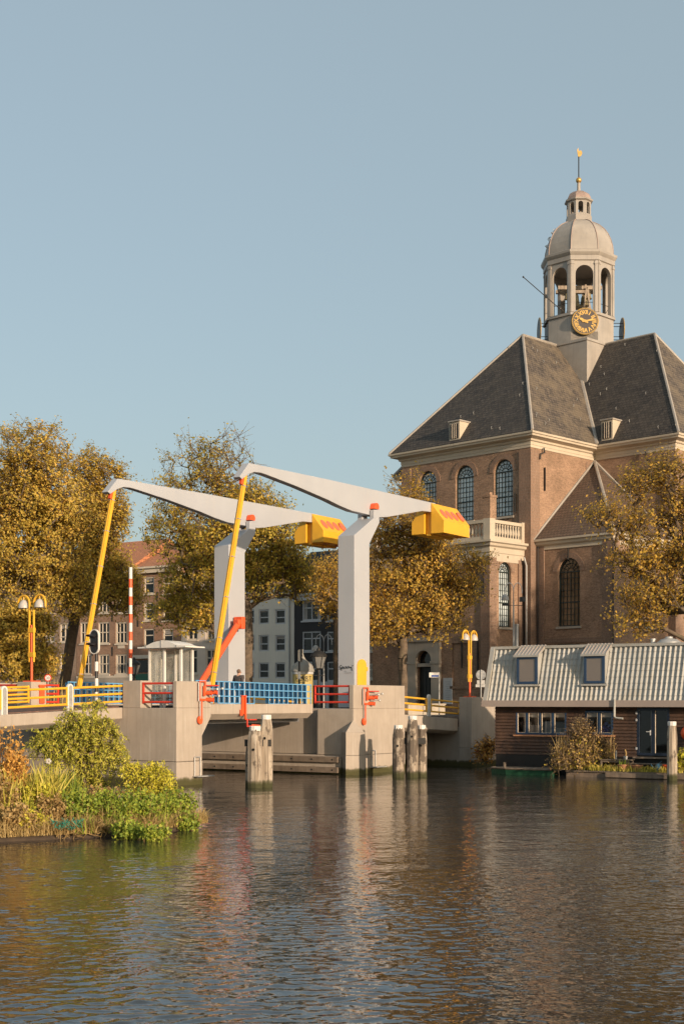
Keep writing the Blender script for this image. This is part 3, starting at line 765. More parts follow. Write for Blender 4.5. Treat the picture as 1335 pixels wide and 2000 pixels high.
# sloping lead over the corners of the square up to the octagon
for k in range(4):
    c0 = T(*[(sq,sq),(sq,-sq),(-sq,-sq),(-sq,sq)][k], 32.95)
    # octagon face nearest to this corner
    best = min(range(8), key=lambda j: ((ring(RO, 0, j) + ring(RO, 0, j+1))/2 - Vector((c0.x, c0.y, 0))).length)
    tower.face([c0, ring(RO, 32.95, best), ring(RO, 33.7, best), ring(RO, 33.7, best+1), ring(RO, 32.95, best+1)])
tower.lathe(TC, [(RO, 32.9), (RO, 35.05)], 8, A0)
def octa_face(mb, R_, z0, z1, ops, th):
    h = R_ * math.sin(math.pi/8)
    for k in range(8):
        p, q = ring(R_, 0, k), ring(R_, 0, k+1); m = (p+q)/2; tx = (q-p).normalized(); nn = (TC - m); nn.z = 0; nn.normalize()
        fr = lambda x, d, c: m + tx*x + nn*d + Vector((0,0,c - m.z))
        facade(mb, fr, -h, h, z0, z1, ops, th)
        hi = h - th * math.tan(math.pi/8)
        facade(mb, lambda x, d, c: fr(x, th, c), -hi, hi, z0, z1, ops, 0.0)
octa_face(tower, RO, 35.0, 39.9, [(-.72, .72, 35.25, 39.1, True)], .3)
tw = tower.build('bell_tower', M['lead'], church, recalc=False)
mb = MB()
for k in range(8):            # corner pilasters, sill band and entablature
    p = ring(RO, 0, k); d = (p - TC).normalized()
    for sgn in (-1, 1):
        q = ring(RO, 0, k + sgn); tx = (q - p).normalized()
        nn = Vector((d.x, d.y, 0)); nrm = Vector((tx.y, -tx.x, 0)); nrm = nrm if nrm.dot(nn) > 0 else -nrm
        fr = lambda a, b, c: p + tx*a + nrm*b + Vector((0,0,c))
        mb.box(fr, .0, .26, -.01, .08, 35.3, 39.45); mb.box(fr, .0, .3, -.01, .12, 39.15, 39.3)
    # brown spandrel panels are drawn as thin plates on the face
mb.lathe(TC, [(RO+.02,35.02),(RO+.14,35.05),(RO+.14,35.25),(RO+.02,35.28)], 8, A0, cap=False)
mb.lathe(TC, [(RO+.02,39.45),(RO+.12,39.5),(RO+.12,39.85),(RO+.2,39.95),(RO+.3,40.1),(RO+.32,40.28),(RO-.1,40.45)], 8, A0)
mb.build('tower_moulding', M['lead'], tw)
mb = MB()
mb.lathe(TC, [(2.3,39.75),(2.3,39.9)], 8, A0); mb.lathe(TC, [(2.6,34.9),(2.6,35.0)], 8, A0)
mb.build('belfry_floor', M['dark_wood'], tw)
mb = MB()
DP = [(2.86,40.38),(2.85,40.75),(2.79,41.2),(2.65,41.7),(2.42,42.2),(2.1,42.65),(1.68,43.03),(1.22,43.28),(.9,43.4)]
mb.lathe(TC, DP, 8, A0)
mb.build('dome', M['lead'], church)
dome = bpy.data.objects['dome']
mb = MB()
for k in range(8): mb.tube([ring(r_, z_ + .01, k) for r_, z_ in DP], .045, 5)
mb.build('dome_rib', M['old_copper'], dome, smooth=True)
mb = MB()
for j, (an, zz) in enumerate(((R(180), 41.4),(R(190), 41.9),(R(172),42.2),(R(184),42.45),(R(196),42.3),(R(178),42.0),(R(188),41.3),(R(192),42.6))):
    rr = np.interp(zz, [p[1] for p in DP], [p[0] for p in DP]) * .94
    p = TC + Vector((rr*math.cos(an), rr*math.sin(an), zz)); n = Vector((math.cos(an), math.sin(an), .45))
    mb = MB(); mb.tube([p - Vector((0,0,.15)), p + n*.2, p + Vector((0,0,.16))*1.0 + n*.02], .035, 5); mb.build('dome_hook', M['white_paint'], dome)
lan = MB(); RL = 1.02
lan.lathe(TC, [(RL+.06,43.35),(RL+.06,43.8),(RL,43.85)], 8, A0, cap=False)
octa_face(lan, RL, 43.8, 45.1, [(-.2, .2, 43.95, 44.9, True)], .14)
lan.lathe(TC, [(RL+.02,44.98),(RL+.16,45.05),(RL+.18,45.16),(RL-.1,45.22)], 8, A0)
lantern = lan.build('lantern', M['lead'], church, recalc=False)
mb = MB(); mb.lathe(TC, [(1.03,45.18),(1.0,45.4),(.86,45.68),(.58,45.88),(.2,45.98)], 8, A0); mb.build('lantern_dome', M['old_copper'], lantern)
mb = MB(); mb.lathe(TC, [(.2,45.95),(.15,46.1),(.13,46.7)], 10); mb.build('spire_stem', M['lead'], lantern, smooth=True)
mb = MB(); mb.ball(TC + Vector((0,0,46.92)), .24, 14, 9); mb.build('gilded_ball', M['gold'], lantern, smooth=True)
mb = MB(); mb.tube([TC + Vector((0,0,47.1)), TC + Vector((0,0,48.9))], .05, 6); mb.build('spire_rod', M['iron'], lantern)
mb = MB()
mb.prism(lambda a, b, c: TC + Vector((a, b, 48.85 + c)), [(-.05,0),(-.1,.25),(-.14,.6),(-.05,.75),(0,.45),(.1,.55),(.24,.5),(.3,.3),(.2,.1),(.05,0)], -.03, .03)
mb.build('weather_vane', M['gold'], lantern)
# bells on their timber frame
mb = MB()
for x in (-.9, .9):
    for y in (-.6, .6):
        mb.tube([TC + Vector((x*1.2, y, 35)), TC + Vector((x*.5, y, 38.1))], .1, 4)
mb.box(lambda a,b,c: TC + Vector((a,b,c)), -1.8, 1.8, -.7, -.5, 37.7, 38.0); mb.box(lambda a,b,c: TC + Vector((a,b,c)), -1.8, 1.8, .5, .7, 37.7, 38.0)
mb.tube([TC + Vector((.9,-.9,35)), TC + Vector((.55,-.9,37.8))], .09, 4); mb.tube([TC + Vector((.1,-.9,35)), TC + Vector((.5,-.9,37.8))], .09, 4)
mb.build('bell_frame', M['old_wood'], tw)
for bx_, by_, bz_, bk in ((.5,.3,36.6,.7),(-.2,.5,36.9,.6),(.75,-.5,36.95,.42),(-1.0,-.2,37.0,.42)):
    mb = MB(); mb.lathe(TC + Vector((bx_, by_, bz_)), [(.62*bk,0),(.58*bk,.08*bk),(.45*bk,.3*bk),(.38*bk,.7*bk),(.36*bk,1.0*bk),(.22*bk,1.2*bk),(.06*bk,1.3*bk)], 14); mb.build('bell', M['bell_bronze'], tw, smooth=True)
mb = MB(); mb.lathe(TC + Vector((-.45,-.5,36.2)), [(.62,0),(.58,.08),(.45,.3),(.38,.7),(.36,1.0),(.22,1.2),(.06,1.3)], 16); mb.build('bell', M['bell_bronze'], tw, smooth=True)
mb = MB()
for k in range(8):
    mb.tube([ring(RO-.3, 36.15, k), ring(RO-.3, 36.15, k+1)], .025, 4)
mb.build('belfry_rail', M['iron'], tw)
mb = MB(); mb.tube([at(1100,610,112.0), at(1021,541,109.8)], .035, 6); mb.ball(at(1021,541,109.8), .08, 8, 5); mb.build('flag_pole', M['iron'], tw)
# clock faces: front one with numerals and hands; the side ones seen edge on
def clock(dirv, dist, z, full):
    n = Vector(dirv).normalized(); c = TC + n*dist + Vector((0,0,z)); tx = Vector((-n.y, n.x, 0)); up = Vector((0,0,1))
    fr = lambda a, b, h: c + tx*a + up*h + n*b
    RC = 1.06; m = 40
    mb = MB(); mb.prism(fr, [(RC*math.cos(2*math.pi*i/m), RC*math.sin(2*math.pi*i/m)) for i in range(m)], -.06, 0)
    ck = mb.build('clock_face', M['clock_black'], church)
    mb = MB()
    for i in range(72):
        a = 2*math.pi*i/72; mb.box(lambda p, q, h: fr(RC*.95*math.cos(a)+p, q, RC*.95*math.sin(a)+h), -.025,.025,0,.015,-.025,.025)
    for (d0, d1_, s1) in ((0,0,0),): pass
    mb.build('minute_marking', M['gold'], ck)
    mb = MB(); mb.tube([fr(RC*math.cos(2*math.pi*i/m), -.03, RC*math.sin(2*math.pi*i/m)) for i in range(m+1)], .04, 6); mb.build('clock_rim', M['gold'], ck, smooth=True)
    if full:
        mb = MB()
        for i, s in enumerate(('XII','I','II','III','IV','V','VI','VII','VIII','IX','X','XI')):
            a = math.pi/2 - i*math.pi/6; ra = RC*.69
            ex = Vector((math.sin(a), -math.cos(a))); ey = Vector((math.cos(a), math.sin(a)))
            kx = .62 if len(s) > 3 else .72 if len(s) > 2 else .9
            fn = lambda x, y: fr(ra*math.cos(a) + ex.x*x*kx + ey.x*(y - .17), .012, ra*math.sin(a) + ex.y*x*kx + ey.y*(y - .17))
            put_text(mb, s, .5, fn)
            for q in (-.022, .022, -.011, .011): put_text(mb, s, .5, lambda x, y: fn(x + q, y) + n*(.002 + q*.05))
        mb.build('numerals', M['gold'], ck, recalc=False)
        mb = MB()
        for an, L_, w_ in ((R(90+62), .62, .1), (R(12), .95, .07)):
            dx, dz = math.cos(an), math.sin(an)
            P = lambda l, s_: (l*dx - s_*dz, l*dz + s_*dx)
            pts = [P(-.25,-w_*.6), P(L_*.6,-w_), P(L_,0), P(L_*.6,w_), P(-.25,w_*.6)]
            mb.prism(fr, pts, .03 if L_ < .8 else .055, .05 if L_ < .8 else .075)
        mb.prism(fr, [(.12*math.cos(2*math.pi*i/12), .12*math.sin(2*math.pi*i/12)) for i in range(12)], .02, .08)
        mb.build('clock_hands', M['gold'], ck)
    mb = MB()
    for a, h in ((-.5,-.6),(.5,-.6),(-.5,.5),(.5,.5)): mb.tube([fr(a,-.06,h), fr(a,-(dist-2.6),h)], .03, 5)
    mb.build('clock_bracket', M['iron'], ck)
clock((0.004,-1,0), 2.98, 34.45, True); clock((-1,0.0,0), 3.3, 34.45, False); clock((1,.0,0), 3.6, 34.45, False)
# ------------------------------------------------------------------ canal houses beyond the trees
SH = 55.0
def hz(py, px): return z_at(py, B(SH, t_at(px, SH), 0))
def house(name, label, px0, px1, ztop, wins, wallm, winm, bars, roofspec, group=None, extra=None, sills=True):
    tl, tr = t_at(px0, SH), t_at(px1, SH)
    h = thing(name, B(SH, (tl+tr)/2, GZ), label, 'house')
    fr = lambda x, d, c: B(SH + d, x, c)
    ops = []
    for (a, b, c, d) in wins:
        ops.append((t_at(b, SH), t_at(a, SH), hz(d, (a+b)/2), hz(c, (a+b)/2)))
    mb = MB(); facade(mb, fr, tr, tl, GZ, ztop, ops, .22)
    for q in (tl, tr): mb.face([fr(q,0,GZ), fr(q,11,GZ), fr(q,11,ztop), fr(q,0,ztop)])
    mb.face([fr(tl,11,GZ), fr(tr,11,GZ), fr(tr,11,ztop), fr(tl,11,ztop)])
    mb.build('wall', wallm, h, recalc=False)
    rng = random.Random(px0)
    for o in ops:
        a0, a1, c0, c1 = o
        mb = MB(); ol = [(a0,c0),(a0,c1),(a1,c1),(a1,c0)]
        rim(mb, fr, ol, .13, .06, .2)
        m = (a0+a1)/2
        if bars[0]: mb.box(fr, m-.05, m+.05, .08, .19, c0, c1)
        zt = c0 + (c1-c0)*bars[1]
        mb.box(fr, a0, a1, .08, .185, zt-.05, zt+.05)
        if bars[2]:
            for i in (1, 2):
                x = a0 + (a1-a0)*i/3; mb.box(fr, x-.025, x+.025, .09, .18, zt if bars[2]==1 else c0, c1)
        wn = mb.build('window', winm, h)
        mb = MB(); mb.face([fr(a0,.17,c0), fr(a1,.17,c0), fr(a1,.17,c1), fr(a0,.17,c1)]); mb.build('pane', M['glass'], wn)
        if rng.random() < .45:
            mb = MB(); w_ = (a1-a0)
            zz = c1 - (c1-c0)*rng.choice((.18,.3,.25))
            if rng.random() < .5: mb.box(fr, a0+.05, a1-.05, .150, .168, zz, c1)
            else:
                mb.box(fr, a0+.05, a0+.05+w_*.2, .150, .168, c0, c1); mb.box(fr, a1-.05-w_*.2, a1-.05, .150, .168, c0, c1)
            mb.build('curtain', M['curtain'], wn)
        if sills:
            mb = MB(); mb.box(fr, a0-.1, a1+.1, -.1, .1, c0-.14, c0); mb.build('sill', winm, wn)
    # cornice and roof
    kind = roofspec[0]
    if roofspec[1]:
        mb = MB(); mb.box(fr, tr-.0, tl+.0, -.35, .0, ztop-.55, ztop-.12); mb.box(fr, tr-.02, tl+.02, -.55, .1, ztop-.12, ztop+.06)
        mb.build('cornice', winm, h)
    if kind == 'pitch':
        zr, m_ = roofspec[2], roofspec[3]
        mb = MB()
        mb.prism(lambda a, b, c: B(SH + a, b, c), [(-.3, ztop+.06), (5.5, zr), (11.3, ztop+.06)], tr, tl)
        rf = mb.build('roof', m_, h)
        for tx in roofspec[4:]:
            mb = MB(); mb.box(fr, t_at(tx, SH)-.4, t_at(tx, SH)+.4, 3.5, 4.3, ztop+.5, zr+.9); mb.build('chimney', M['h_brick_brown'], rf)
    elif kind == 'mansard':
        zr, m_ = roofspec[2], roofspec[3]
        mb = MB()
        mb.prism(lambda a, b, c: B(SH + a, b, c), [(-.1, ztop+.06), (1.4, zr-.9), (2.6, zr), (8.6, zr), (10.0, zr-.9), (11.2, ztop+.06)], tr, tl)
        rf = mb.build('roof', m_, h)
        for (a, b, c, d) in roofspec[4:]:
            a0, a1 = t_at(b, SH), t_at(a, SH); c0, c1 = hz(d, a), hz(c, a)
            mb = MB(); mb.box(fr, a0-.2, a1+.2, -.1, 1.5, c0-.15, c1+.2); mb.box(fr, a0-.35, a1+.35, -.3, 1.6, c1+.2, c1+.36)
            dm = mb.build('dormer', M['dark_slate'], rf)
            mb = MB(); rim(mb, fr, [(a0,c0),(a0,c1),(a1,c1),(a1,c0)], .16, -.2, -.1); m2=(a0+a1)/2; mb.box(fr, m2-.06, m2+.06, -.19, -.1, c0, c1)
            wn = mb.build('dormer_window', winm, rf)
            mb = MB(); mb.face([fr(a0,-.12,c0), fr(a1,-.12,c0), fr(a1,-.12,c1), fr(a0,-.12,c1)]); mb.build('dormer_pane', M['glass'], rf)
    if extra: extra(h, fr, tl, tr)
    return h
def anchors(pxs, pys):
    def f(h, fr, tl, tr):
        for px in pxs:
            for py in pys:
                mb = MB(); t = t_at(px, SH); z = hz(py, px); mb.box(fr, t-.05, t+.05, -.06, .0, z-.45, z+.45); mb.build('wall_anchor', M['iron'], h)
    return f
rows1 = ((1160,1197),(1217,1254),(1275,1313))
house('brick_house', 'tan brick canal house at the left edge with plain paired windows', -60, 149, hz(1120, 100),
      [(x, x+19, a, b) for x in (-40, -5, 30, 88, 117) for a, b in rows1], M['h_brick_tan'], M['win_cream'], (True, .28, 0), ('pitch', True, hz(1070, 100), M['red_tile'], 60), None)
def h2x(h, fr, tl, tr):
    anchors((181, 220, 255), (1205, 1272))(h, fr, tl, tr)
    for px in (172, 237):
        mb = MB(); t = t_at(px, SH); z = hz(1262, px); mb.box(fr, t-.45, t+.45, -.03, .0, z-.22, z+.22); mb.build('vent_plate', M['win_cream'], h)
    mb = MB(); mb.box(fr, tr, tl, -.09, .0, hz(1324, 200), hz(1320, 200))
    mb.build('plinth_band', M['win_cream'], h)
    mb = MB(); mb.box(fr, tr, tl, -.06, .01, GZ, hz(1323, 200)); mb.build('plinth', M['sand_stone'], h)
house('brick_house', 'red brick canal house with multi paned sash windows behind the leaning yellow rod', 150, 261, hz(1112, 205),
      [(x, x+22, a, b) for x in (157, 192, 226) for a, b in ((1160,1197),(1215,1257),(1278,1317))], M['h_brick_red'], M['win_cream'], (False, .52, 2),
      ('pitch', True, hz(1046, 205), M['red_tile'], 165), None, h2x)
def h3x(h, fr, tl, tr):
    anchors((270, 308, 350), (1165, 1215))(h, fr, tl, tr)
    z = hz(1281, 300); mb = MB(); mb.box(fr, tr, tl, -.25, .0, z-.25, z+.1)
    for px in (263, 304, 343): t = t_at(px, SH); mb.box(fr, t-.2, t+.2, -.15, .0, GZ, z-.25)
    sf = mb.build('shop_front', M['win_cream'], h)
    mb = MB()
    for a, b in ((270,299),(309,338)): mb.box(fr, t_at(b,SH), t_at(a,SH), -.05, .0, hz(1313,300), z-.4)
    mb.build('shop_pane', M['glass'], sf)
    mb = MB(); mb.box(fr, tr+.2, tl-.2, -.1, .0, GZ, hz(1316,300)); mb.build('shop_panel', M['green_shop'], sf)
house('brick_house', 'brown brick canal house with a green and cream shop front and orange tiled roof', 262, 353, hz(1108, 300),
      [(x, x+20, a, b) for x in (281, 318) for a, b in ((1127,1160),(1177,1212),(1228,1262))], M['h_brick_brown'], M['win_cream'], (False, .62, 0),
      ('pitch', True, hz(1052, 300), M['red_tile'], 315), None, h3x)
house('cream_house', 'cream rendered canal house behind the glass shelter and the red cylinder', 354, 440, hz(1120, 400),
      [(x, x+20, a, b) for x in (366, 402) for a, b in ((1165,1198),(1215,1250),(1268,1316))], M['render_cream'], M['win_cream'], (True, .65, 0), ('pitch', True, hz(1070, 400), M['red_tile'], 420), None)
def gut(px):
    def f(h, fr, tl, tr):
        t = t_at(px, SH); mb = MB(); mb.tube([fr(t,-.1,GZ), fr(t,-.1,hz(1140,px))], .06, 6); mb.build('rain_pipe', M['steel'], h)
    return f
house('white_house', 'pale grey rendered canal house left of the black house', 441, 574, hz(1120, 520),
      [(x, x+20, a, b) for x in (452, 477, 505, 537) for a, b in ((1140,1172),(1190,1219),(1240,1272),(1294,1325))], M['render_white'], M['win_grey'], (False, .45, 0),
      ('pitch', True, hz(1080, 520), M['dark_slate'], 470), None, gut(566), False)
def h6x(h, fr, tl, tr):
    z = hz(1336, 620); mb = MB(); mb.box(fr, tr, tl, -.2, .0, z-.15, z+.15)
    for px in (577, 640, 700): t = t_at(px, SH); mb.box(fr, t-.18, t+.18, -.12, .0, GZ, z-.15)
    mb.build('shop_front', M['win_grey'], h)
house('black_house', 'black canal house with white cross windows and a dark slate mansard', 575, 705, hz(1160, 620),
      [(x, x+36, a, b) for x in (590, 638) for a, b in ((1173,1212),(1233,1272),(1292,1331))], M['render_black'], M['win_grey'], (True, .64, 0),
      ('mansard', True, hz(1070, 620), M['dark_slate'], (608, 646, 1112, 1148)), None, h6x)
house('brick_house', 'dark brick house glimpsed between the white tower and the church', 706, 775, hz(1140, 740),
      [(x, x+16, a, b) for x in (716, 742) for a, b in ((1180,1210),(1240,1272),(1296,1326))], M['h_brick_brown'], M['win_cream'], (True, .6, 0), ('pitch', True, hz(1090, 740), M['dark_slate'], 730), None)
# ------------------------------------------------------------------ the drawbridge
bridge = thing('drawbridge', B(7.3, 5, 0), 'concrete drawbridge with two white towers, white balance beams and yellow counterweights', 'drawbridge')
TX = lambda a, b, c: B(b, a, c)          # profiles in (t, z), extruded along s
ZP = 3.5
# left pier
mb = MB()
mb.prism(B, [(0,1.08),(1.81,1.08),(1.81,2.22),(2.45,3.09),(2.45,ZP),(0,ZP)], 0, 11.5)
mb.build('pier', M['concrete'], bridge, bevel=.025)
mb = MB(); mb.box(B, -.012, 1.822, -.012, 11.4, -1.2, 1.06); mb.build('pier_foot', M['concrete'], bridge, bevel=.02)
for q in ((0, 2.45, 0, .22, ZP, 4.72), (0, .8, 2.14, 3.24, ZP, 4.76), (0, 1.0, 9.2, 10.2, ZP, 4.76), (0, 2.45, 12.0, 12.22, ZP - .6, 4.72)):
    mb = MB(); mb.box(B, *q); mb.build('parapet', M['concrete'], bridge, bevel=.025)
mb = MB(); mb.box(B, .5, .8, 9.10, 9.19, 3.7, 4.55); mb.box(B, .44, .86, 9.06, 9.17, 4.52, 4.62); mb.build('emergency_box', M['orange'], bridge, bevel=.01)
# right pier: the towers stand on it
mb = MB()
mb.box(B, 12.45, 17.62, -1.37, .9, 1.0, 3.42); mb.box(B, 12.9, 17.62, .9, 11.5, 1.0, 3.42)
mb.box(B, 12.47, 12.75, .86, .96, 1.0, 3.0)
mb.build('pier', M['concrete'], bridge, bevel=.025)
mb = MB(); mb.box(B, 12.44, 17.63, -1.385, 11.4, -1.2, .985); mb.box(B, 12.1, 12.44, -.75, 11.4, -1.2, .93)
mb.build('pier_foot', M['concrete'], bridge, bevel=.02)
for q in ((12.45, 17.62, -1.37, -1.1, 3.42, 4.66), (12.46, 13.2, 10.0, 11.4, 3.42, 4.66)):
    mb = MB(); mb.box(B, *q); mb.build('parapet', M['concrete'], bridge, bevel=.025)
cw = B(12.45, -1.37, 0)
K = lambda a, b, c: cw + Vector((.97,.24,0))*a + Vector((.24,-.97,0))*b + Vector((0,0,c))
mb = MB()
mb.box(K, -.52, .5, -.9, .42, -1.2, 1.0); mb.box(K, -.51, .49, -.9, .41, 1.012, 2.2)
mb.add([K(-.51,-.9,2.2), K(.49,-.9,2.2), K(.49,.41,2.2), K(-.51,.41,2.2), K(0,-.06,2.85)], [(0,1,4),(1,2,4),(2,3,4),(3,0,4)])
mb.build('cutwater', M['concrete'], bridge, bevel=.015)
mb = MB()
for z0, z1 in ((.62,.92),(.08,.38)):
    mb = MB(); mb.box(B, 11.92, 12.1, -.72, 11.3, z0, z1); mb.build('fender_timber', M['wet_wood'], bridge, bevel=.02)
mb = MB(); rng = random.Random(3)
for z in (.77,.23):
    for k in range(9): mb.tube([B(11.90, -.4 + k*1.3, z), B(11.94, -.4 + k*1.3, z)], .045, 8)
mb.build('fender_bolts', M['iron'], bridge)
# leaf
SL0, SL1 = 2.55, 12.1
mb = MB()
mb.prism(TX, [(.95,3.67),(.95,3.2),(1.3,2.92),(1.7,2.92),(1.7,3.67)], SL0, SL1)
mb.build('leaf_edge_beam', M['concrete'], bridge, bevel=.015); mb = MB()
mb.prism(TX, [(9.6,3.67),(9.6,3.2),(9.25,2.92),(8.9,2.92),(8.9,3.67)], SL0, SL1)
mb.build('leaf_edge_beam', M['concrete'], bridge, bevel=.015)
mb = MB(); mb.box(B, SL0, SL1, 1.7, 8.9, 3.38, 3.6)
mb.build('leaf_deck', M['asphalt'], bridge)
mb = MB()
for t in (2.2, 3.9, 5.3, 6.7, 8.2):
    mb = MB(); mb.box(B, SL0, SL1 + .5, t, t+.3, 2.72, 3.38); mb.build('leaf_girder', M['steel'], bridge)
# approach and side spans
ap = lambda s: 3.52 + .038 * s
mb = MB(); mb.add([], [])
for s0, s1 in ((-16, -.02),):
    vs = []
    for s in (s0, s1):
        vs += [B(s, t, z) for t, z in ((3.24, ap(s)), (3.24, ap(s)-.5), (3.6, ap(s)-.72), (9.6, ap(s)-.72), (9.6, ap(s)))]
    mb.add(vs, [(0,1,2,3,4),(9,8,7,6,5)] + [(i, 5+i, 5+(i+1)%5, (i+1)%5) for i in range(5)])
mb.build('approach_span', M['concrete'], bridge, bevel=.03)
mb = MB(); mb.slab([B(s, t, ap(s) + .06) for s, t in ((-16,3.45),(-.03,3.45),(-.03,9.4),(-16,9.4))], (0,0,-.05)); mb.build('approach_surface', M['pavers'], bridge)
sp = lambda s: 3.08 - .048 * (s - 17.62)
mb = MB(); vs = []
for s in (17.64, 23.78):
    vs += [B(s, t, z) for t, z in ((-1.3, sp(s)), (-1.3, sp(s)-.72), (-1.0, sp(s)-.9), (10, sp(s)-.9), (10, sp(s)))]
mb.add(vs, [(0,1,2,3,4),(9,8,7,6,5)] + [(i, 5+i, 5+(i+1)%5, (i+1)%5) for i in range(5)])
mb.build('side_span', M['concrete'], bridge, bevel=.02)
mb = MB(); mb.box(B, 23.8, 30.5, -2.2, -1.34, -1.2, 1.06); mb.box(B, 23.81, 30.5, -2.19, -1.35, 1.07, 4.05); mb.box(B, 23.9, 24.6, -1.34, 10.2, -1.2, 2.3)
mb.build('abutment', M['concrete'], bridge, bevel=.025)
# towers, beams, counterweights, lifting rods
def nf(px, py, t=0.0):
    s = s_at(px, t); return (s, z_at(py, B(s, t, 0)))
body = [nf(691.7,1382), nf(722,1382), nf(721,1062), nf(740.5,1021), nf(740.5,1012), nf(729.5,1012), nf(691.7,1045)]
prong = [nf(729.5,1012.5), nf(740.5,1012.5), nf(741,995.5), nf(730,995.5)]
bt = .31
beam_px = [(487,904),(640,936),(840,981),(850,983),(850,1001),(825,998),(790,1004),(755,1010),(742,1010.5),(718,1005),(688,998),(664,988),(640,976),(580,950),(523,928),(510,923.5),(497,922),(486,926),(473,936),(468,931)]
beam = [nf(px, py, bt) for px, py in beam_px]
s0 = s_at(841, .3); s1 = s_at(916, -.57); zi, zo, zb = z_at(982, B(s0,.3,0)), z_at(1016, B(s0,-.57,0)), z_at(1040, B(s0,-.57,0))
rod_top = nf(478, 926, .53); rod_bot = nf(413.5, 1340, .53)
for dt in (0.0, 8.57):
    FB = lambda a, b, c: B(a, b + dt, c)
    mb = MB(); mb.prism(FB, body, 0, 1.06)
    mb.prism(FB, prong, 0, .27); mb.prism(FB, prong, .79, 1.06)
    tw_ = mb.build('tower', M['white'], bridge, bevel=.02)
    mb = MB()
    ps0, ps1 = prong[3][0], prong[2][0]; pz = prong[2][1]
    for t0 in (-.02, .77):
        mb = MB(); pr = [(ps0+.02, pz)] + [((ps0+ps1)/2 - .22*math.cos(math.pi*i/10), pz + .14 + .2*math.sin(math.pi*i/10)) for i in range(11)] + [(ps1-.1, pz)]
        mb.prism(FB, pr, t0, t0 + .31); mb.build('bearing_cap', M['orange'], tw_, bevel=.01)
    if dt == 0:
        mb = MB()
        dpoly = [nf(696.6,1345), nf(696.6,1299)] + [(lambda q: nf(705.3 - 8.7*math.cos(math.pi*q/10), 1299 - 11.5*math.sin(math.pi*q/10)))(q) for q in range(1, 10)] + [nf(714,1299), nf(714,1345)]
        mb.prism(FB, dpoly, -.05, .0); mb.box(FB, nf(713.8,1300)[0], nf(716,1300)[0], -.07, -.01, z_at(1310, B(15,0,0)), z_at(1302, B(15,0,0)))
        mb.build('door', M['yellow'], tw_, bevel=.01)
        mb = MB(); sl_ = body[0][0] - .012
        def wl(t, z): return B(sl_, t, z)
        ty = lambda px: t_at(px, sl_); zz = lambda py, px: z_at(py, B(sl_, ty(px), 0))
        strokes = [[(667,1299.5),(664.5,1300),(663,1302.5),(664.5,1304),(666,1305.5),(664,1307.2),(662.5,1306.5)],
                   [(666.8,1309.5),(667.2,1303),(669,1301.5),(670,1303.5),(667.4,1306)],
                   [(670.2,1303),(673,1302.2),(670.5,1306.5),(673.8,1306)], [(674.5,1301.5),(676.2,1302.5),(674.8,1305.5)],
                   [(679,1302),(677,1303.2),(677.3,1305.6),(679.5,1305.2)], [(681,1300.3),(680.8,1305)], [(680.9,1303.4),(683,1302.8)], [(683.2,1302),(682.9,1304.6),(685.6,1303),(685.8,1302),(687.4,1310)],
                   [(687.8,1299.6),(689,1300.6)], [(689,1299.6),(687.8,1300.6)], [(672,1311),(676,1311)], [(672,1314.5),(686,1314.2)]]
        for k, st in enumerate(strokes):
            mb.tube([wl(ty(px), zz(py, px)) for px, py in st], .018 if k < 10 else .007, 4)
        mb.build('graffiti', M['ink'], tw_)
    mb = MB(); mb.prism(FB, beam, bt, bt + .44)
    bm_ = mb.build('balance_beam', M['white'], bridge, bevel=.025)
    mb = MB()
    for k, (t_in, t_out) in enumerate(((.3, -.57), (.76, 1.63))):
        mb.prism(lambda a, b, c: FB(b, a, c), [(t_in, zi), (t_out, zo), (t_out, zb), (t_in, zb)], s0, s1)
    mb.box(FB, s0 + .25, s1 - .2, .3, .76, zb - .0, zi - .1); mb.box(FB, s0 + .1, s1 - .2, .42, .66, zb - .1, zb)
    cwt = mb.build('counterweight', M['yellow'], bm_, bevel=.015)
    mb = MB(); ex = Vector((-.57 - .3, zo - zi)).normalized(); nn = Vector((-ex.y * -1, ex.x * -1)) # in (t, z)
    nrm = Vector((ex.y, -ex.x)); nrm = nrm if nrm.y > 0 else -nrm
    for k in range(4):
        sc_ = s0 + .62 + k * .66; cc = Vector((.3, zi)) * .42 + Vector((-.57, zo)) * .58; th = .03 if k < 3 else .1
        def P(a, h): 
            q = cc + ex * (.36*math.sin(a)) + nrm * h; return FB(sc_ + .27*math.cos(a), q.x, q.y)
        m_ = 20; mb = MB(); vs = [P(2*math.pi*i/m_, h) for h in (0, th) for i in range(m_)]
        mb.add(vs, [tuple(range(m_)), tuple(range(2*m_-1, m_-1, -1))] + [(i, m_+i, m_+(i+1)%m_, (i+1)%m_) for i in range(m_)])
        mb.build('disc', M['dark_red'], cwt)
    for k in (.9, 2.3):
        mb = MB(); mb.lathe(FB(s0 + k, -.15, zb - .03), [(.22,0),(.22,.04)], 14); mb.build('disc', M['dark_red'], cwt)
    # lifting rod
    top = Vector((rod_top[0], rod_top[1])); bot = Vector((rod_bot[0], rod_bot[1])); dv = (top - bot).normalized(); pv = Vector((-dv.y, dv.x))
    mb = MB(); L = (top - bot).length
    RF = lambda a, b, c: FB(bot.x + dv.x*c + pv.x*a, b, bot.y + dv.y*c + pv.y*a)
    mb.box(RF, -.09, .09, .42, .64, 0, L); mb.box(RF, -.12, .12, .50, .56, .05, L-.05)
    rd = mb.build('lifting_rod', M['yellow'], bridge, bevel=.012)
    mb = MB()
    for q in (.06, .22, .41, .6, .78, .94):
        mb = MB(); mb.box(RF, -.11, .11, .40, .66, L*q, L*q + .04); mb.build('rod_clamp', M['galv'], rd)
    mb = MB(); mb.box(RF, .1, .24, .44, .62, L - .6, L - .1); mb.box(RF, .14, .26, .46, .6, L - .3, L + .1); mb.build('rod_hinge', M['orange'], rd, bevel=.02)
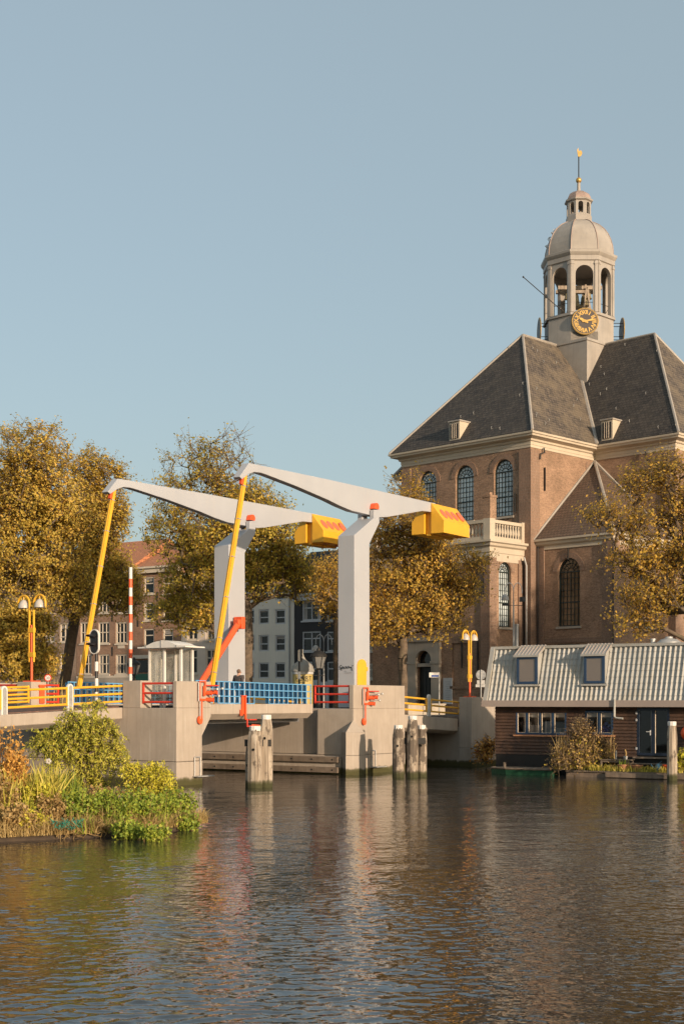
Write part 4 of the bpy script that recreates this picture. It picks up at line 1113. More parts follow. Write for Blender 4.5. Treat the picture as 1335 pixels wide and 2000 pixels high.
# red lifting cylinder against the far tower
tc = 8.1
q0 = nf(466, 1216, tc); q1 = nf(395, 1330, tc); dx = Vector((q0[0]-q1[0], q0[1]-q1[1])).normalized()
q2 = (q1[0] - dx.x*1.6, q1[1] - dx.y*1.6)
mb = MB(); mb.tube([B(q2[0], tc, q2[1]), B(q0[0], tc, q0[1])], .19, 8)
cy = mb.build('lift_cylinder', M['orange'], bridge, bevel=.02)
mb = MB(); c0 = Vector(q0)
mb.box(B, c0.x-.28, c0.x+.3, 7.9, 8.3, c0.y-.12, c0.y+.16); mb.box(B, c0.x+.02, c0.x+.36, 7.88, 8.5, c0.y-.36, c0.y+.34)
mb.build('cylinder_bracket', M['orange'], cy, bevel=.05)
# small steel landing steps at the water line
for (s_, t_, z_) in ((1.1, -.18, .35), (14.0, -1.55, .3)):
    mb = MB(); mb.box(B, s_, s_ + 1.2, t_ - .16, t_ + .15, z_, z_ + .05); mb.tube([B(s_+.1, t_+.12, z_), B(s_+.1, t_+.12, z_+.9)], .03, 6); mb.tube([B(s_+.5, t_+.12, z_), B(s_+.5, t_+.12, z_+.9)], .03, 6)
    mb.tube([B(s_+.1, t_+.12, z_+.9), B(s_+.5, t_+.12, z_+.9)], .03, 6); mb.build('landing_step', M['galv'], bridge)
# ------------------------------------------------------------------ railings
def tube_rail(name, label, fr, a0, a1, base, hs, mat, group, r=.055, ends=True, mids=(), cat='railing'):
    """fr(a, z) -> world point; rails from a0 to a1 at heights hs above base(a)"""
    mid = fr((a0+a1)/2, base((a0+a1)/2)); th = thing(name, mid, label, cat, group)
    for h in hs:
        mb = MB(); mb.tube([fr(a0, base(a0)+h), fr(a1, base(a1)+h)], r, 8); mb.build('rail', mat, th, smooth=True)
    for a in ((a0, a1) if ends else ()) + tuple(mids):
        mb = MB(); mb.tube([fr(a, base(a) + hs[0] - r), fr(a, base(a) + hs[-1] + r)], r*1.05, 8); mb.build('upright', mat, th, smooth=True)
    return th
def flat_post(par, fr, a, w, z0, z1, th=.12, d0=-.06):
    mb = MB(); poly = [(a-w/2, z0)] + [(a - w/2*math.cos(math.pi*i/10), z1 - w/2 + w/2*math.sin(math.pi*i/10)) for i in range(11)] + [(a+w/2, z0)]
    mb.prism(fr, poly, d0, d0 + th)
    p = mb.build('post', M['white_paint'], par, bevel=.012)
    mb = MB(); pin = [(a + (x-a)*.62, z0 + .05 + (z-z0-.05)*.95) for x, z in poly]; mb.prism(fr, pin, d0-.008, d0+.0)
    for h in (.35, .62): mb.prism(fr, [(a+.03*math.cos(2*math.pi*i/8), z0+(z1-z0)*h+.03*math.sin(2*math.pi*i/8)) for i in range(8)], d0-.03, d0-.008)
    mb.build('post_plate', M['galv'], p)
TN = 3.34
frN = lambda s, z: B(s, TN, z)
sA, sB, sC, sD = s_at(242, TN), s_at(142, TN), s_at(131, TN), s_at(12, TN)
yr = tube_rail('yellow_railing', 'three bar yellow railing on the left approach between a pale post and the concrete pier', frN, sB, sA, ap, (.28,.64,1.0), M['yellow'], 'yellow bridge railings', mids=(sA+.02,))
flat_post(yr, lambda a, b, c: B(a, TN + b, c), (sB+sC)/2, .34, ap(sC)-.05, ap(sC)+1.2)
yr = tube_rail('yellow_railing', 'long three bar yellow railing on the left approach between two pale posts', frN, sD, sC, ap, (.28,.64,1.0), M['yellow'], 'yellow bridge railings')
flat_post(yr, lambda a, b, c: B(a, TN + b, c), sD - .12, .34, ap(sD)-.1, ap(sD)+1.2)
yr = tube_rail('yellow_railing', 'three bar yellow railing cut off by the left edge of the photo', frN, sD - 6, sD - .3, ap, (.28,.64,1.0), M['yellow'], 'yellow bridge railings')
TF = 9.3
frF = lambda s, z: B(s, TF, z)
tube_rail('yellow_railing', 'far side yellow railing left of the red and yellow twin lamp', frF, -9, -.1, ap, (.28,.64,1.0), M['yellow'], 'yellow bridge railings', mids=(-3,-6))
TS = -1.18
frS = lambda s, z: B(s, TS, z)
q0_, q1_, q2_, q3_ = 17.7, s_at(832, TS), s_at(841, TS), s_at(896, TS)
yr = tube_rail('yellow_railing', 'yellow railing on the right side span just right of the concrete pier', frS, q0_, q1_, sp, (.3,.64,.98), M['yellow'], 'yellow bridge railings')
flat_post(yr, lambda a, b, c: B(a, TS + b, c), (q1_+q2_)/2, .3, sp(q1_), sp(q1_)+1.25)
tube_rail('yellow_railing', 'yellow railing on the right side span ending at the abutment under the twin lamp', frS, q2_, q3_, sp, (.3,.64,.98), M['yellow'], 'yellow bridge railings')
tube_rail('yellow_railing', 'far side yellow railing seen through the red rails beside the near tower', lambda s, z: B(s, 9.7, z), 12.6, 17.5, lambda s: 3.42, (.3,.62,.94), M['yellow'], 'yellow bridge railings', mids=(14.2,))
tube_rail('yellow_railing', 'far side yellow railing beyond the white towers', lambda s, z: B(s, 9.7, z), 17.7, 23.7, sp, (.3,.62,.94), M['yellow'], 'yellow bridge railings', mids=(20.5,))
# red railings in the lookout bays
tube_rail('red_railing', 'three bar red railing in front of the glass shelter on the left pier', lambda t, z: B(.12, t, z), .26, 2.08, lambda t: ZP, (.27,.68,1.12), M['red'], 'red bridge railings')
tube_rail('red_railing', 'three bar red railing at the foot of the near white tower', lambda t, z: B(12.56, t, z), -1.05, 1.12, lambda t: 3.42, (.34,.76,1.18), M['red'], 'red bridge railings')
tube_rail('red_railing', 'red railing at the left edge beside the block of the twin lamp', lambda t, z: B(.12, t, z), 10.25, 11.9, lambda t: ZP, (.27,.68,1.1), M['red'], 'red bridge railings')
tube_rail('red_railing', 'short red railing between the twin lamp block and the blue fence', lambda s, z: B(s, 9.5, z), 1.1, 2.1, lambda t: ZP, (.27,.68,1.1), M['red'], 'red bridge railings')
# blue fences on the leaf
def blue_fence(t, label, gaps, outer):
    th = thing('blue_fence', B(7.3, t, 3.6), label, 'railing', 'blue fences of the bridge leaf')
    zt = lambda s: 4.78 - .012 * (s - 2.6)
    lv = (.02, .36, .70, 1.06)
    n = 23; S0, S1 = SL0 + .05, SL1 - .1; st = (S1 - S0) / n; W_ = lambda a, bb, c: B(a, t + bb, c)
    rows = MB()
    for i in range(n + 1):
        s = S0 + st * i; b = zt(s) - 1.06
        if i < n:
            mb = MB(); mb.box(W_, s + .03, s + .055, -.09, .13, b + (lv[1] if i in gaps else lv[0]) + .02, b + lv[3] - .02); mb.build('fin', M['blue'], th)
        b0 = b + (lv[1] if i in gaps and i - 1 in gaps else lv[0])
        mb = MB(); mb.box(W_, s - .022, s + .022, -.12, -.08, b0, zt(s)); mb.build('bar', M['light_blue'], th)
    for k, l in enumerate(lv):
        bo = -.125 if outer else .1
        if k == 0:
            for i in range(n):
                if i in gaps: continue
                s = S0 + st*i; b = zt(s) - 1.06 + l
                rows.box(lambda a, bb, c: B(a, t + bb, c), s, s + st, bo, bo + .05, b - .02, b + .025)
        else:
            rows.add([B(s, t + bb, zt(s) - 1.06 + l + dz) for s in (S0 - .03, S1 + .03) for bb in (bo - .01, bo + .05) for dz in (-.025, .025)],
                 [(0,1,3,2),(4,6,7,5),(0,4,5,1),(2,3,7,6),(0,2,6,4),(1,5,7,3)])
    rows.build('rail', M['light_blue'], th)
    return th
blue_fence(1.12, 'blue slatted fence along the near edge of the bridge leaf', (3, 11, 12, 13, 19, 21), True)
blue_fence(9.4, 'blue slatted fence along the far edge of the bridge leaf behind the yellow railing', (), True)
# ------------------------------------------------------------------ lamps, signals, signs, shelter, person
def twin_lamp(loc, ax, label, k=1.0):
    th = thing('twin_street_lamp', loc, label, 'street lamp', 'twin lamps of the bridge')
    x = Vector((ax[0], ax[1], 0)); L = lambda a, c: Vector(loc) + x * (a * k) + Vector((0, 0, c * k))
    y = Vector((-ax[1], ax[0], 0)); L3 = lambda a, b, c: L(a, c) + y * (b * k)
    mb = MB(); mb.tube([L(0,0), L(0,2.8)], .065*k, 10); mb.box(L3, -.3, .3, -.3, .3, 0, .06)
    mb.build('post', M['orange'], th, smooth=True)
    for sg in (-1, 1):
        mb = MB(); r = .4; cx = sg*(.15 + r)
        pts = [L(sg*.15, .98), L(sg*.15, 3.82)] + [L(cx - sg*r*math.cos(math.pi*i/14), 3.86 + r*math.sin(math.pi*i/14)) for i in range(15)] + [L(cx + sg*r, 3.68)]
        mb.tube(pts, .055*k, 8)
        arm = mb.build('arm', M['yellow'], th, smooth=True)
        mb = MB(); mb.tube([L(cx, 4.26), L(cx, 4.02)], .03*k, 6); mb.build('lamp_stem', M['yellow'], arm)
        mb = MB(); c = L(cx, 0); mb.lathe(c, [(.26*k,3.64*k),(.265*k,3.68*k),(.245*k,3.8*k),(.19*k,3.93*k),(.11*k,4.02*k),(.04*k,4.06*k)], 18)
        mb.build('lamp_shade', M['lamp_white'], arm, smooth=True)
    mb = MB()
    for z in (1.22, 2.42): mb.box(L3, -.2, .2, -.075, .075, z, z + .24)
    mb.build('cross_plate', M['yellow'], th, bevel=.01)
WX = (-UY, UX)
twin_lamp(B(.5, 9.7, 4.76), WX, 'yellow and red twin lamp on the left concrete block', 1.0)
twin_lamp(B(24.35, -1.78, 4.05), (UX, UY), 'smaller yellow and red twin lamp on the right abutment', .92)
def navigation_signal(loc, label, k=1.0):
    th = thing('navigation_signal', loc, label, 'signal', 'red navigation signals of the bridge')
    k = .78; G = lambda a, b, c: Vector(loc) + Vector((UX, UY, 0))*a*k + Vector((UY, -UX, 0))*b + Vector((0,0,c*k + .1))
    mb = MB()
    mb.tube([G(-.32,.08,.85), G(.3,.08,.85)], .038, 6); mb.tube([G(-.3,.1,.85), G(-.3,.1,-.2)], .036, 6); mb.tube([G(.22,.1,.88), G(.22,.1,.2)], .045, 6)
    mb.box(G, .06, .2, .05, .13, .0, .6); mb.tube([G(-.3,.1,-.2), G(.2,.1,-.25)], .05, 6); mb.box(G, -.3, .2, .04, .15, -.28, -.16)
    fr = mb.build('bracket', M['orange'], th, bevel=.01)
    mb = MB(); mb.tube([G(-.12,.1,-.3), G(-.12,.1,-1.3)], .045, 6); mb.build('drop_arm', M['orange'], th)
    mb = MB(); m = 18
    mb.prism(lambda a, b, c: G(a, b, c), [(-.28+.2*math.cos(2*math.pi*i/m), -1.42+.24*math.sin(2*math.pi*i/m)) for i in range(m)], .06, .14); mb.build('end_disc', M['orange'], th)
    mb = MB(); mb.tube([G(-.4,.1,.8), G(-.4,.1,-.3)], .03, 6); mb.tube([G(-.3,.12,-.3), G(-.3,.12,-1.35)], .025, 6); mb.build('cable', M['steel'], th)
    mb = MB(); mb.tube([G(.2,.15,.62), G(1.05,.35,.62)], .032, 6); mb.build('visor_arm', M['red'], th)
    for q, (a, c) in enumerate(((.45,.18),(.95,.22),(.6,-.22))):
        o = G(a,.15,c); ax = Vector((UX*.35+UY*.8, UY*.35-UX*.8, -.05)).normalized()
        mb = MB(); mb.tube([o - ax*.24, o - ax*.1, o + ax*.14], .095, 12, cap=False)
        mb.tube([o - ax*.26, o - ax*.23], .09, 12); mb.tube([o + ax*.13, o + ax*.16], .11, 12, cap=False)
        lm = mb.build('signal_lamp', M['orange'], th, smooth=True)
        mb = MB(); mb.tube([o + ax*.02, o + ax*.05], .085, 12); mb.build('lens', M['dark_red'] if q != 1 else M['green_boat'], lm)
        mb = MB(); mb.tube([o - ax*.05 + Vector((0,0,.16)), o + ax*.36 + Vector((0,0,.2))], .02, 5); mb.ball(o + ax*.4 + Vector((0,0,.2)), .07, 8, 5); mb.build('mirror', M['galv'], lm)
    return th
navigation_signal(B(1.75, 0, 3.95), 'red navigation signal on the left pier beside the foot of the yellow rod')
navigation_signal(B(s_at(712, -1.37), -1.37, 3.75), 'red navigation signal on the right pier below the yellow door')
# the signal hanging on the leaf edge
sg_s = s_at(474, .95); loc = B(sg_s, .95, 3.2)
th = thing('leaf_signal', loc, 'red channel shaped signal hanging over the edge of the bridge leaf', 'signal')
G = lambda a, b, c: Vector(loc) + Vector((UX, UY, 0))*a + Vector((UY, -UX, 0))*b + Vector((0,0,c))
mb = MB(); mb.box(G, -.16, -.08, .02, .1, -.1, .88); mb.box(G, .08, .16, .02, .12, -.3, .9); mb.box(G, -.09, .09, .0, .03, -.02, .86); mb.box(G, -.28, -.2, .02, .1, -.1, .2); mb.box(G, -.18,.19,.0,.12,.85,.9)
mb.build('bracket', M['orange'], th, bevel=.015)
mb = MB(); mb.tube([G(.2,.12,-.25), G(.2,.12,-.62), G(.6,.2,-.62)], .05, 6); mb.tube([G(.3,.15,-.3), G(.85,.2,-.3)], .03, 6); mb.build('lamp_arm', M['red'], th)
mb = MB(); mb.tube([G(.5,.15,-.62), G(.8,.42,-.66)], .11, 12); lm = mb.build('signal_lamp', M['orange'], th, smooth=True)
mb = MB(); mb.tube([G(.79,.415,-.66), G(.82,.44,-.66)], .10, 12); mb.build('lens', M['yellow'], lm)
# traffic light with oval board
p = B(.9, 5.75, ZP)
th = thing('traffic_light', p, 'black oval traffic light with white rim on a striped pole, facing left', 'traffic light')
G = lambda a, b, c: Vector(p) + Vector((-UY, UX, 0))*a + Vector((UX, UY, 0))*b + Vector((0,0,c))
mb = MB(); mb.tube([G(0,0,0), G(0,0,3.6)], .07, 10); mb.build('pole', M['black'], th, smooth=True)
mb = MB()
for z0, z1 in ((.35,.75),(1.0,1.4),(1.75,2.2)): mb.tube([G(0,0,z0), G(0,0,z1)], .09, 10)
mb.build('white_bands', M['white_paint'], th, smooth=True)
ov = lambda k, w_=.27, h_=.29: [(w_*k*math.cos(a), 3.15 + (h_ if math.sin(a) > 0 else -h_) + w_*k*math.sin(a)) for a in [2*math.pi*i/28 for i in range(28)]]
mb = MB(); mb.prism(G, ov(1.0), -.16, -.08); bd = mb.build('board', M['black'], th)
mb = MB(); o_, i_ = ov(1.12), ov(.98)
for i in range(28):
    j = (i+1) % 28; vs = [G(x, d, z) for d in (-.18, -.075) for x, z in (o_[i], o_[j], i_[j], i_[i])]
    mb.add(vs, [(0,1,2,3),(7,6,5,4),(0,4,5,1),(2,6,7,3)])
mb.build('board_rim', M['white_paint'], th)
for z in (3.0, 3.4):
    mb = MB(); n = 10
    for i in range(n):
        a0, a1 = math.pi*(i)/n - .2, math.pi*(i+1)/n - .2
        mb.add([G(.14*math.cos(a0),-.16,z+.14*math.sin(a0)), G(.14*math.cos(a1),-.16,z+.14*math.sin(a1)), G(.15*math.cos(a1),-.62 if math.sin(a1)>.3 else -.3,z+.13*math.sin(a1)-.05), G(.15*math.cos(a0),-.62 if math.sin(a0)>.3 else -.3,z+.13*math.sin(a0)-.05)], [(0,1,2,3)])
    mb.build('visor', M['black'], th, recalc=False)
    mb = MB(); mb.prism(G, [(.12*math.cos(2*math.pi*i/14), z+.12*math.sin(2*math.pi*i/14)) for i in range(14)], -.18, -.158); mb.build('lens', M['off_lens'], th)
# raised barrier
p = B(1.7, 4.3, ZP)
th = thing('barrier_arm', p, 'raised red and white striped barrier arm standing upright', 'barrier')
V = lambda z: Vector(p) + Vector((0,0,z))
mb = MB(); mb.lathe(p, [(.22,0),(.22,.9),(.16,1.0)], 12); mb.build('barrier_base', M['red'], th)
mb = MB(); mb.tube([V(.6), V(6.7)], .085, 10); am = mb.build('arm', M['white_paint'], th, smooth=True)
mb = MB()
zz = 6.15
while zz > 2.0: mb.tube([V(zz-.42), V(zz)], .092, 10); zz -= .84
mb.tube([V(.95), V(1.25)], .11, 10); mb.tube([V(1.62), V(1.95)], .11, 10)
mb.build('red_bands', M['orange'], am, smooth=True)
# glass shelter on the left pier
sh = thing('glass_shelter', B(1.6, 1.7, ZP), 'small clear walled shelter with curved pale roof on the left pier', 'shelter')
for s in (1.2, 2.0):
    for t in (.75, 1.75, 2.65):
        mb = MB(); mb.box(B, s-.05, s+.05, t-.05, t+.05, ZP, 6.27); mb.build('post', M['white_paint'], sh)
mb = MB()
prof = [(t, 6.34 + (.26*math.sin(math.pi*(t-.75)/1.9)**.75 if .75 < t < 2.65 else 0)) for t in np.linspace(.25, 3.15, 59)]
mb.prism(lambda a, b, c: B(b, a, c), prof + [(3.15, 6.28), (.25, 6.28)], .9, 2.3)
rf = mb.build('roof', M['white_paint'], sh, smooth=True)
for t in (.78, 1.7, 2.62):
    mb = MB(); mb.box(B, .88, 2.32, t-.025, t+.025, 6.3, 6.63 if t == 1.7 else 6.4); mb.build('roof_rib', M['galv'], rf)
for q in ((1.98, 2.0, .8, 2.6), (1.25, 1.95, 2.66, 2.68), (1.19, 1.21, 1.8, 2.6)):
    mb = MB(); mb.box(B, *q, ZP + .3, 6.2); mb.build('glass_panel', M['clear'], sh)
mb = MB(); mb.box(B, 1.5, 1.9, .9, 2.5, ZP + .42, ZP + .48); mb.build('bench', M['plank'], sh)
for s in (1.14, 2.02):
    mb = MB(); mb.box(B, s, s+.05, .75, 2.65, ZP + 1.05, ZP + 1.1); mb.build('cross_bar', M['white_paint'], sh)
# classic lanterns on the quay
def lantern_post(loc, top, label, k=1.0):
    th = thing('street_lantern', loc, label, 'street lamp', 'old style lanterns on the quay')
    c = Vector(loc); z = top - loc[2]
    mb = MB(); mb.lathe(c, [(.2*k,0),(.2*k,.5*k),(.14*k,.6*k),(.12*k,1.1*k),(.09*k,1.2*k),(.075*k,z-1.6*k),(.1*k,z-1.5*k),(.08*k,z-1.35*k),(.2*k,z-1.25*k)], 12); mb.tube([c+Vector((-.35*k,0,z-1.7*k)), c+Vector((.35*k,0,z-1.7*k))], .03*k, 6)
    mb.build('post', M['iron'], th, smooth=True)
    mb = MB(); mb.lathe(c, [(.25*k,z-1.25*k),(.46*k,z-.5*k)], 6); hd = mb.build('lantern_glass', M['lantern_glass'], th)
    mb = MB()
    for i in range(6):
        a = 2*math.pi*i/6; mb.tube([c+Vector((.25*k*math.cos(a),.25*k*math.sin(a),z-1.25*k)), c+Vector((.47*k*math.cos(a),.47*k*math.sin(a),z-.5*k))], .03*k, 5)
    mb.lathe(c, [(.56*k,z-.5*k),(.5*k,z-.36*k),(.3*k,z-.2*k),(.14*k,z-.12*k),(.12*k,z),(.03*k,z+.1*k)], 12)
    mb.build('lantern_cap', M['iron'], th, smooth=True)
lp = at(622, 1300, 88); lantern_post((lp.x, lp.y, GZ), z_at(1267, lp), 'old iron lantern in front of the black house, right of the poster column')
lp = at(262, 1300, 97); lantern_post((lp.x, lp.y, GZ), z_at(1286, lp), 'old iron lantern behind the red and white barrier', .9)
# tall curved modern lamps
def arc_lamp(px, top, Y, label, spots, q=.62):
    p = at(px, 1370, Y); zt = z_at(top, p); th = thing('curved_lamp_post', (p.x, p.y, GZ), label, 'street lamp')
    V = lambda a, z: Vector((p.x + a, p.y - .1*a, z))
    mb = MB(); mb.tube([V(0, GZ), V(0, zt - 1.2)], .07, 8, .05); mb.build('post', M['galv'], th, smooth=True)
    mb = MB()
    for sg in (-1, 1):
        mb.tube([V(0, zt-1.3)] + [V(sg*q*(.45 - .45*math.cos(math.pi*i/10)), zt - .55 + .5*math.sin(math.pi*i/10)) for i in range(11)] + [V(sg*q*.9, zt - .75)], .028, 6)
    mb.build('arm', M['win_grey'], th, smooth=True)
    mb = MB(); mb.lathe(V(-.9*q, 0), [(.26, zt-1.2),(.24, zt-1.02),(.15, zt-.85),(.04, zt-.78)], 14); mb.build('lamp_shade', M['lamp_white'], th, smooth=True)
    if spots:
        mb = MB(); mb.box(lambda a,b,c: V(a, c) + Vector((0,b,0)), .4, .75, -.25, .2, zt-1.3, zt-1.0); mb.box(lambda a,b,c: V(a, c) + Vector((0,b,0)), -.4, .6, -.03, .03, zt-1.58, zt-1.54); mb.box(lambda a,b,c: V(a, c) + Vector((0,b,0)), -.75, -.3, -.2, .2, zt-1.56, zt-1.42)
        mb.build('floodlight', M['black'], th)
arc_lamp(1002, 1137, 92, 'grey lamp post with curled arms and floodlights in front of the church porch', True)
arc_lamp(632, 1238, 96, 'thin grey lamp post with curled arms in front of the black house', False)
p = at(1008, 1370, 93); mb = MB(); mb.tube([(p.x, p.y, GZ), (p.x, p.y, z_at(1222, p))], .13, 10)
mb.tube([(p.x, p.y, z_at(1222, p)), (p.x, p.y, z_at(1219, p))], .16, 10)
tag(mb.build('vent_pipe', M['galv'], smooth=True), 'short pale metal pipe beside the curled lamp post at the church porch', 'pipe')
# poster column
p = at(591, 1370, 90); zt = lambda py: z_at(py, p)
th = thing('advertising_column', (p.x, p.y, GZ), 'round yellow poster column with a grey pointed roof', 'poster column')
c = Vector((p.x, p.y, 0))
mb = MB(); mb.lathe(c, [(.72,GZ),(.72,GZ+.35),(.66,GZ+.4),(.66,zt(1316))], 24); mb.build('drum', M['poster'], th, smooth=True)
mb = MB(); mb.lathe(c, [(.7,zt(1317)),(.7,zt(1312))], 24); mb.build('band', M['win_grey'], th, smooth=True)
mb = MB(); mb.lathe(c, [(.76,zt(1312)),(.76,zt(1309)),(.70,zt(1306)),(.68,zt(1302)),(.6,zt(1298)),(.38,zt(1293)),(.2,zt(1288)),(.08,zt(1282)),(.03,zt(1276)),(.025,zt(1268))], 24); mb.build('roof', M['ad_grey'], th, smooth=True)
mb = MB(); tx = Vector((1,.06,0)).normalized()
def on_drum(x, z, r_=.672):
    a = x / r_ - math.pi/2 + .02; return c + Vector((r_*math.cos(a), r_*math.sin(a), z))
def drum_text(s, x0, zb, size):
    vs, fs = text_polys(s, size); mb.add([on_drum(x0 + x, zb + y) for x, y in vs], fs)
drum_text('ART', .27, zt(1329.5), .43); drum_text('H', -.34, zt(1329.5), .43)
m = 14; mb.add([on_drum(-.1 + .075*math.cos(2*math.pi*i/m), zt(1323) + .075*math.sin(2*math.pi*i/m)) for i in range(m)], [tuple(range(m))])
drum_text('Museum', -.05, zt(1334), .11)
mb.build('poster_lettering', M['ink'], th, recalc=False)
# side-on traffic signal on a striped pole by the bridge leaf
p = B(14.0, 6.4, 3.42); k = at(584, 1300, 81); p = Vector((k.x, k.y, 3.3))
th = thing('traffic_signal', p, 'narrow side on traffic signal on a striped pole left of the poster column', 'traffic light')
V = lambda z: Vector((p.x, p.y, z))
mb = MB(); mb.tube([V(3.3), V(z_at(1270, p))], .06, 8); mb.build('pole', M['black'], th, smooth=True)
mb = MB(); mb.tube([V(z_at(1326,p)), V(z_at(1312,p))], .085, 8); mb.tube([V(z_at(1352,p)), V(z_at(1338,p))], .085, 8); mb.build('white_bands', M['white_paint'], th, smooth=True)
X = lambda a, b, c_: Vector((p.x + a, p.y + b, c_))
mb = MB(); mb.box(X, -.02, .1, -.3, .25, z_at(1292,p), z_at(1269,p)); mb.box(X, -.06, .06, -.32, -.2, z_at(1291,p), z_at(1270,p)); mb.build('signal_head', M['win_cream'], th)
mb = MB(); mb.box(X, .1, .16, -.4, .4, z_at(1293,p), z_at(1267,p)); mb.build('board', M['black'], th)
mb = MB()
for q in range(3): mb.box(X, .1, .2, -.34, -.1, z_at(1290-q*7,p), z_at(1286-q*7,p))
mb.build('visor', M['black'], th)
# signs by the church
p = at(857, 1370, 88); V = lambda a, z: Vector((p.x + a, p.y, z))
th = thing('street_name_sign', (p.x, p.y, GZ), 'small blue and white name sign on a thin pole before the church door', 'sign')
mb = MB(); mb.tube([V(0,GZ), V(0,z_at(1317,p))], .045, 8); mb.build('pole', M['galv'], th)
mb = MB(); mb.box(lambda a,b,c_: V(a,c_)+Vector((0,b,0)), -.64, .02, -.06, .0, z_at(1323,p), z_at(1313.5,p)); pl_ = mb.build('plate', M['white_paint'], th)
mb = MB(); mb.box(lambda a,b,c_: V(a,c_)+Vector((0,b,0)), -.5, -.04, -.07, -.06, z_at(1322,p), z_at(1318.5,p)); mb.build('blue_field', M['sign_blue'], pl_)
mb = MB()
fr = frPf; a = 6.6 - 2.25
mb.box(fr, a - .42, a + .42, -.1, -.02, 3.6, 5.5); nb = mb.build('notice_board', M['win_grey']); tag(nb, 'pale upright notice board on the church wall right of the door', 'notice board')
mb = MB()
for i in range(9): 
    z = 5.2 - i*.16; w_ = (.3,.2,.25,.12,.26,.22,.28,.2,.24)[i]; mb.box(fr, a - w_, a + w_*.8, -.106, -.1, z, z + .035)
mb.build('notice_lines', M['steel'], nb)
p = at(938.5, 1370, 84); V = lambda a, b, z: Vector((p.x + a, p.y + b, z))
th = thing('round_road_sign', (p.x, p.y, GZ), 'grey back of a round road sign with two small plates, right of the twin lamp', 'sign')
mb = MB(); mb.tube([V(0,0,GZ), V(0,0,z_at(1308,p))], .035, 8); mb.build('pole', M['galv'], th)
mb = MB(); rr = .30; zc = z_at(1318,p); mb.prism(V, [(rr*math.cos(2*math.pi*i/24), zc + rr*math.sin(2*math.pi*i/24)) for i in range(24)], .04, .07); mb.build('disc', M['steel'], th)
mb = MB(); mb.box(V, -.24, .24, .04, .06, z_at(1336,p), z_at(1328.5,p)); mb.box(V, -.32, .32, .04, .06, z_at(1342,p), z_at(1336.5,p)); mb.build('plate', M['galv'], th)
# speed limit sign
p = at(94, 1370, 72); V = lambda a, b, z: Vector((p.x + a, p.y + b, z))
th = thing('speed_limit_sign', (p.x, p.y, 3.4), 'round red rimmed speed sign reading 30 beside the left twin lamp', 'sign')
mb = MB(); mb.tube([V(0,.05,3.4), V(0,.05,z_at(1318,p))], .03, 8); mb.build('pole', M['galv'], th)
zc = z_at(1324, p); cir = lambda r_: [(r_*math.cos(2*math.pi*i/28), zc + r_*math.sin(2*math.pi*i/28)) for i in range(28)]
mb = MB(); mb.prism(V, cir(.19), -.01, .02); mb.build('disc', M['red'], th)
mb = MB(); mb.prism(V, cir(.135), -.018, -.01); mb.build('white_field', M['white_paint'], th)
mb = MB(); put_text(mb, '30', .2, lambda x, y: V(x, -.022, zc - .07 + y)); mb.build('numerals', M['ink'], th, recalc=False)
# little blue arrow board behind the red rails
p = at(101, 1344, 70); V = lambda a, b, z: Vector((p.x + a, p.y + b, p.z + z))
mb = MB(); mb.box(V, -.14, .14, 0, .03, -.17, .12); sgn = mb.build('blue_plate', M['light_blue']); tag(sgn, 'small blue plate with a white arrow behind the short red railing', 'sign')
mb = MB(); mb.prism(V, [(-.07,-.1),(0,.08),(.07,-.1),(0,-.04)], -.01, 0); mb.build('arrow', M['white_paint'], sgn)
# low pale wall beyond the right side span
mb = MB(); mb.box(B, 27, 31.7, 4.0, 4.3, GZ, 3.58); mb.box(B, 26.95, 31.75, 3.95, 4.35, 3.58, 3.66)
tag(mb.build('low_wall', M['cream'], bevel=.015), 'low cream wall on the quay behind the right yellow railing', 'wall')
# pedestrian crossing the leaf
ps = B(s_at(465, 2.4), 2.4, 3.6)
def skin_obj(name, mat, parent, V, E_, rad, sub=2):
    me = bpy.data.meshes.new(name); o = bpy.data.objects.new(name, me); COL.objects.link(o)
    o.parent = parent
    me.from_pydata(V, E_, []); 
    md = o.modifiers.new('skin', 'SKIN'); md.use_smooth_shade = True
    for i, r_ in enumerate(rad): me.skin_vertices[0].data[i].radius = (r_, r_) if not isinstance(r_, tuple) else r_
    me.skin_vertices[0].data[0].use_root = True
    s_ = o.modifiers.new('sub', 'SUBSURF'); s_.levels = sub; s_.render_levels = sub
    me.materials.append(mat); ORG[o.name] = Vector(parent.location); return o
person = thing('person', ps, 'person with short hair in a dark jacket and jeans walking across the bridge leaf', 'person')
person.rotation_euler = (0, 0, R(62)); person.scale = (1.06, 1.12, 1.03)     # walks along local +x
PV = [(0,0,.93),(.0,0,1.12),(.03,0,1.34),(.05,0,1.50),(.08,0,1.60),(.09,0,1.67),   # pelvis..head
      (.02,.10,.86),(.16,.10,.50),(.10,.10,.10),(.24,.10,.05),                      # front leg
      (-.02,-.10,.86),(-.10,-.10,.50),(-.36,-.10,.16),(-.28,-.10,.06),              # rear leg
      (.04,.20,1.42),(.02,.26,1.14),(.14,.25,.90),(.18,.24,.82),
      (.04,-.20,1.42),(-.06,-.26,1.14),(.02,-.27,.90),(.05,-.27,.82)]
PE = [(0,1),(1,2),(2,3),(3,4),(4,5),(0,6),(6,7),(7,8),(8,9),(0,10),(10,11),(11,12),(12,13),(2,14),(14,15),(15,16),(16,17),(2,18),(18,19),(19,20),(20,21)]
pr = [.12,.115,.13,.05,.085,.09,.085,.058,.042,.035,.085,.058,.042,.035,.055,.042,.032,.028,.055,.042,.032,.028]
skin_obj('body', M['skin'], person, PV, PE, pr)
JV = [PV[0],PV[1],PV[2],(.05,0,1.46),PV[14],PV[15],(.13,.25,.93),PV[18],PV[19],(.015,-.27,.93)]
JV[0] = (0,0,.90)
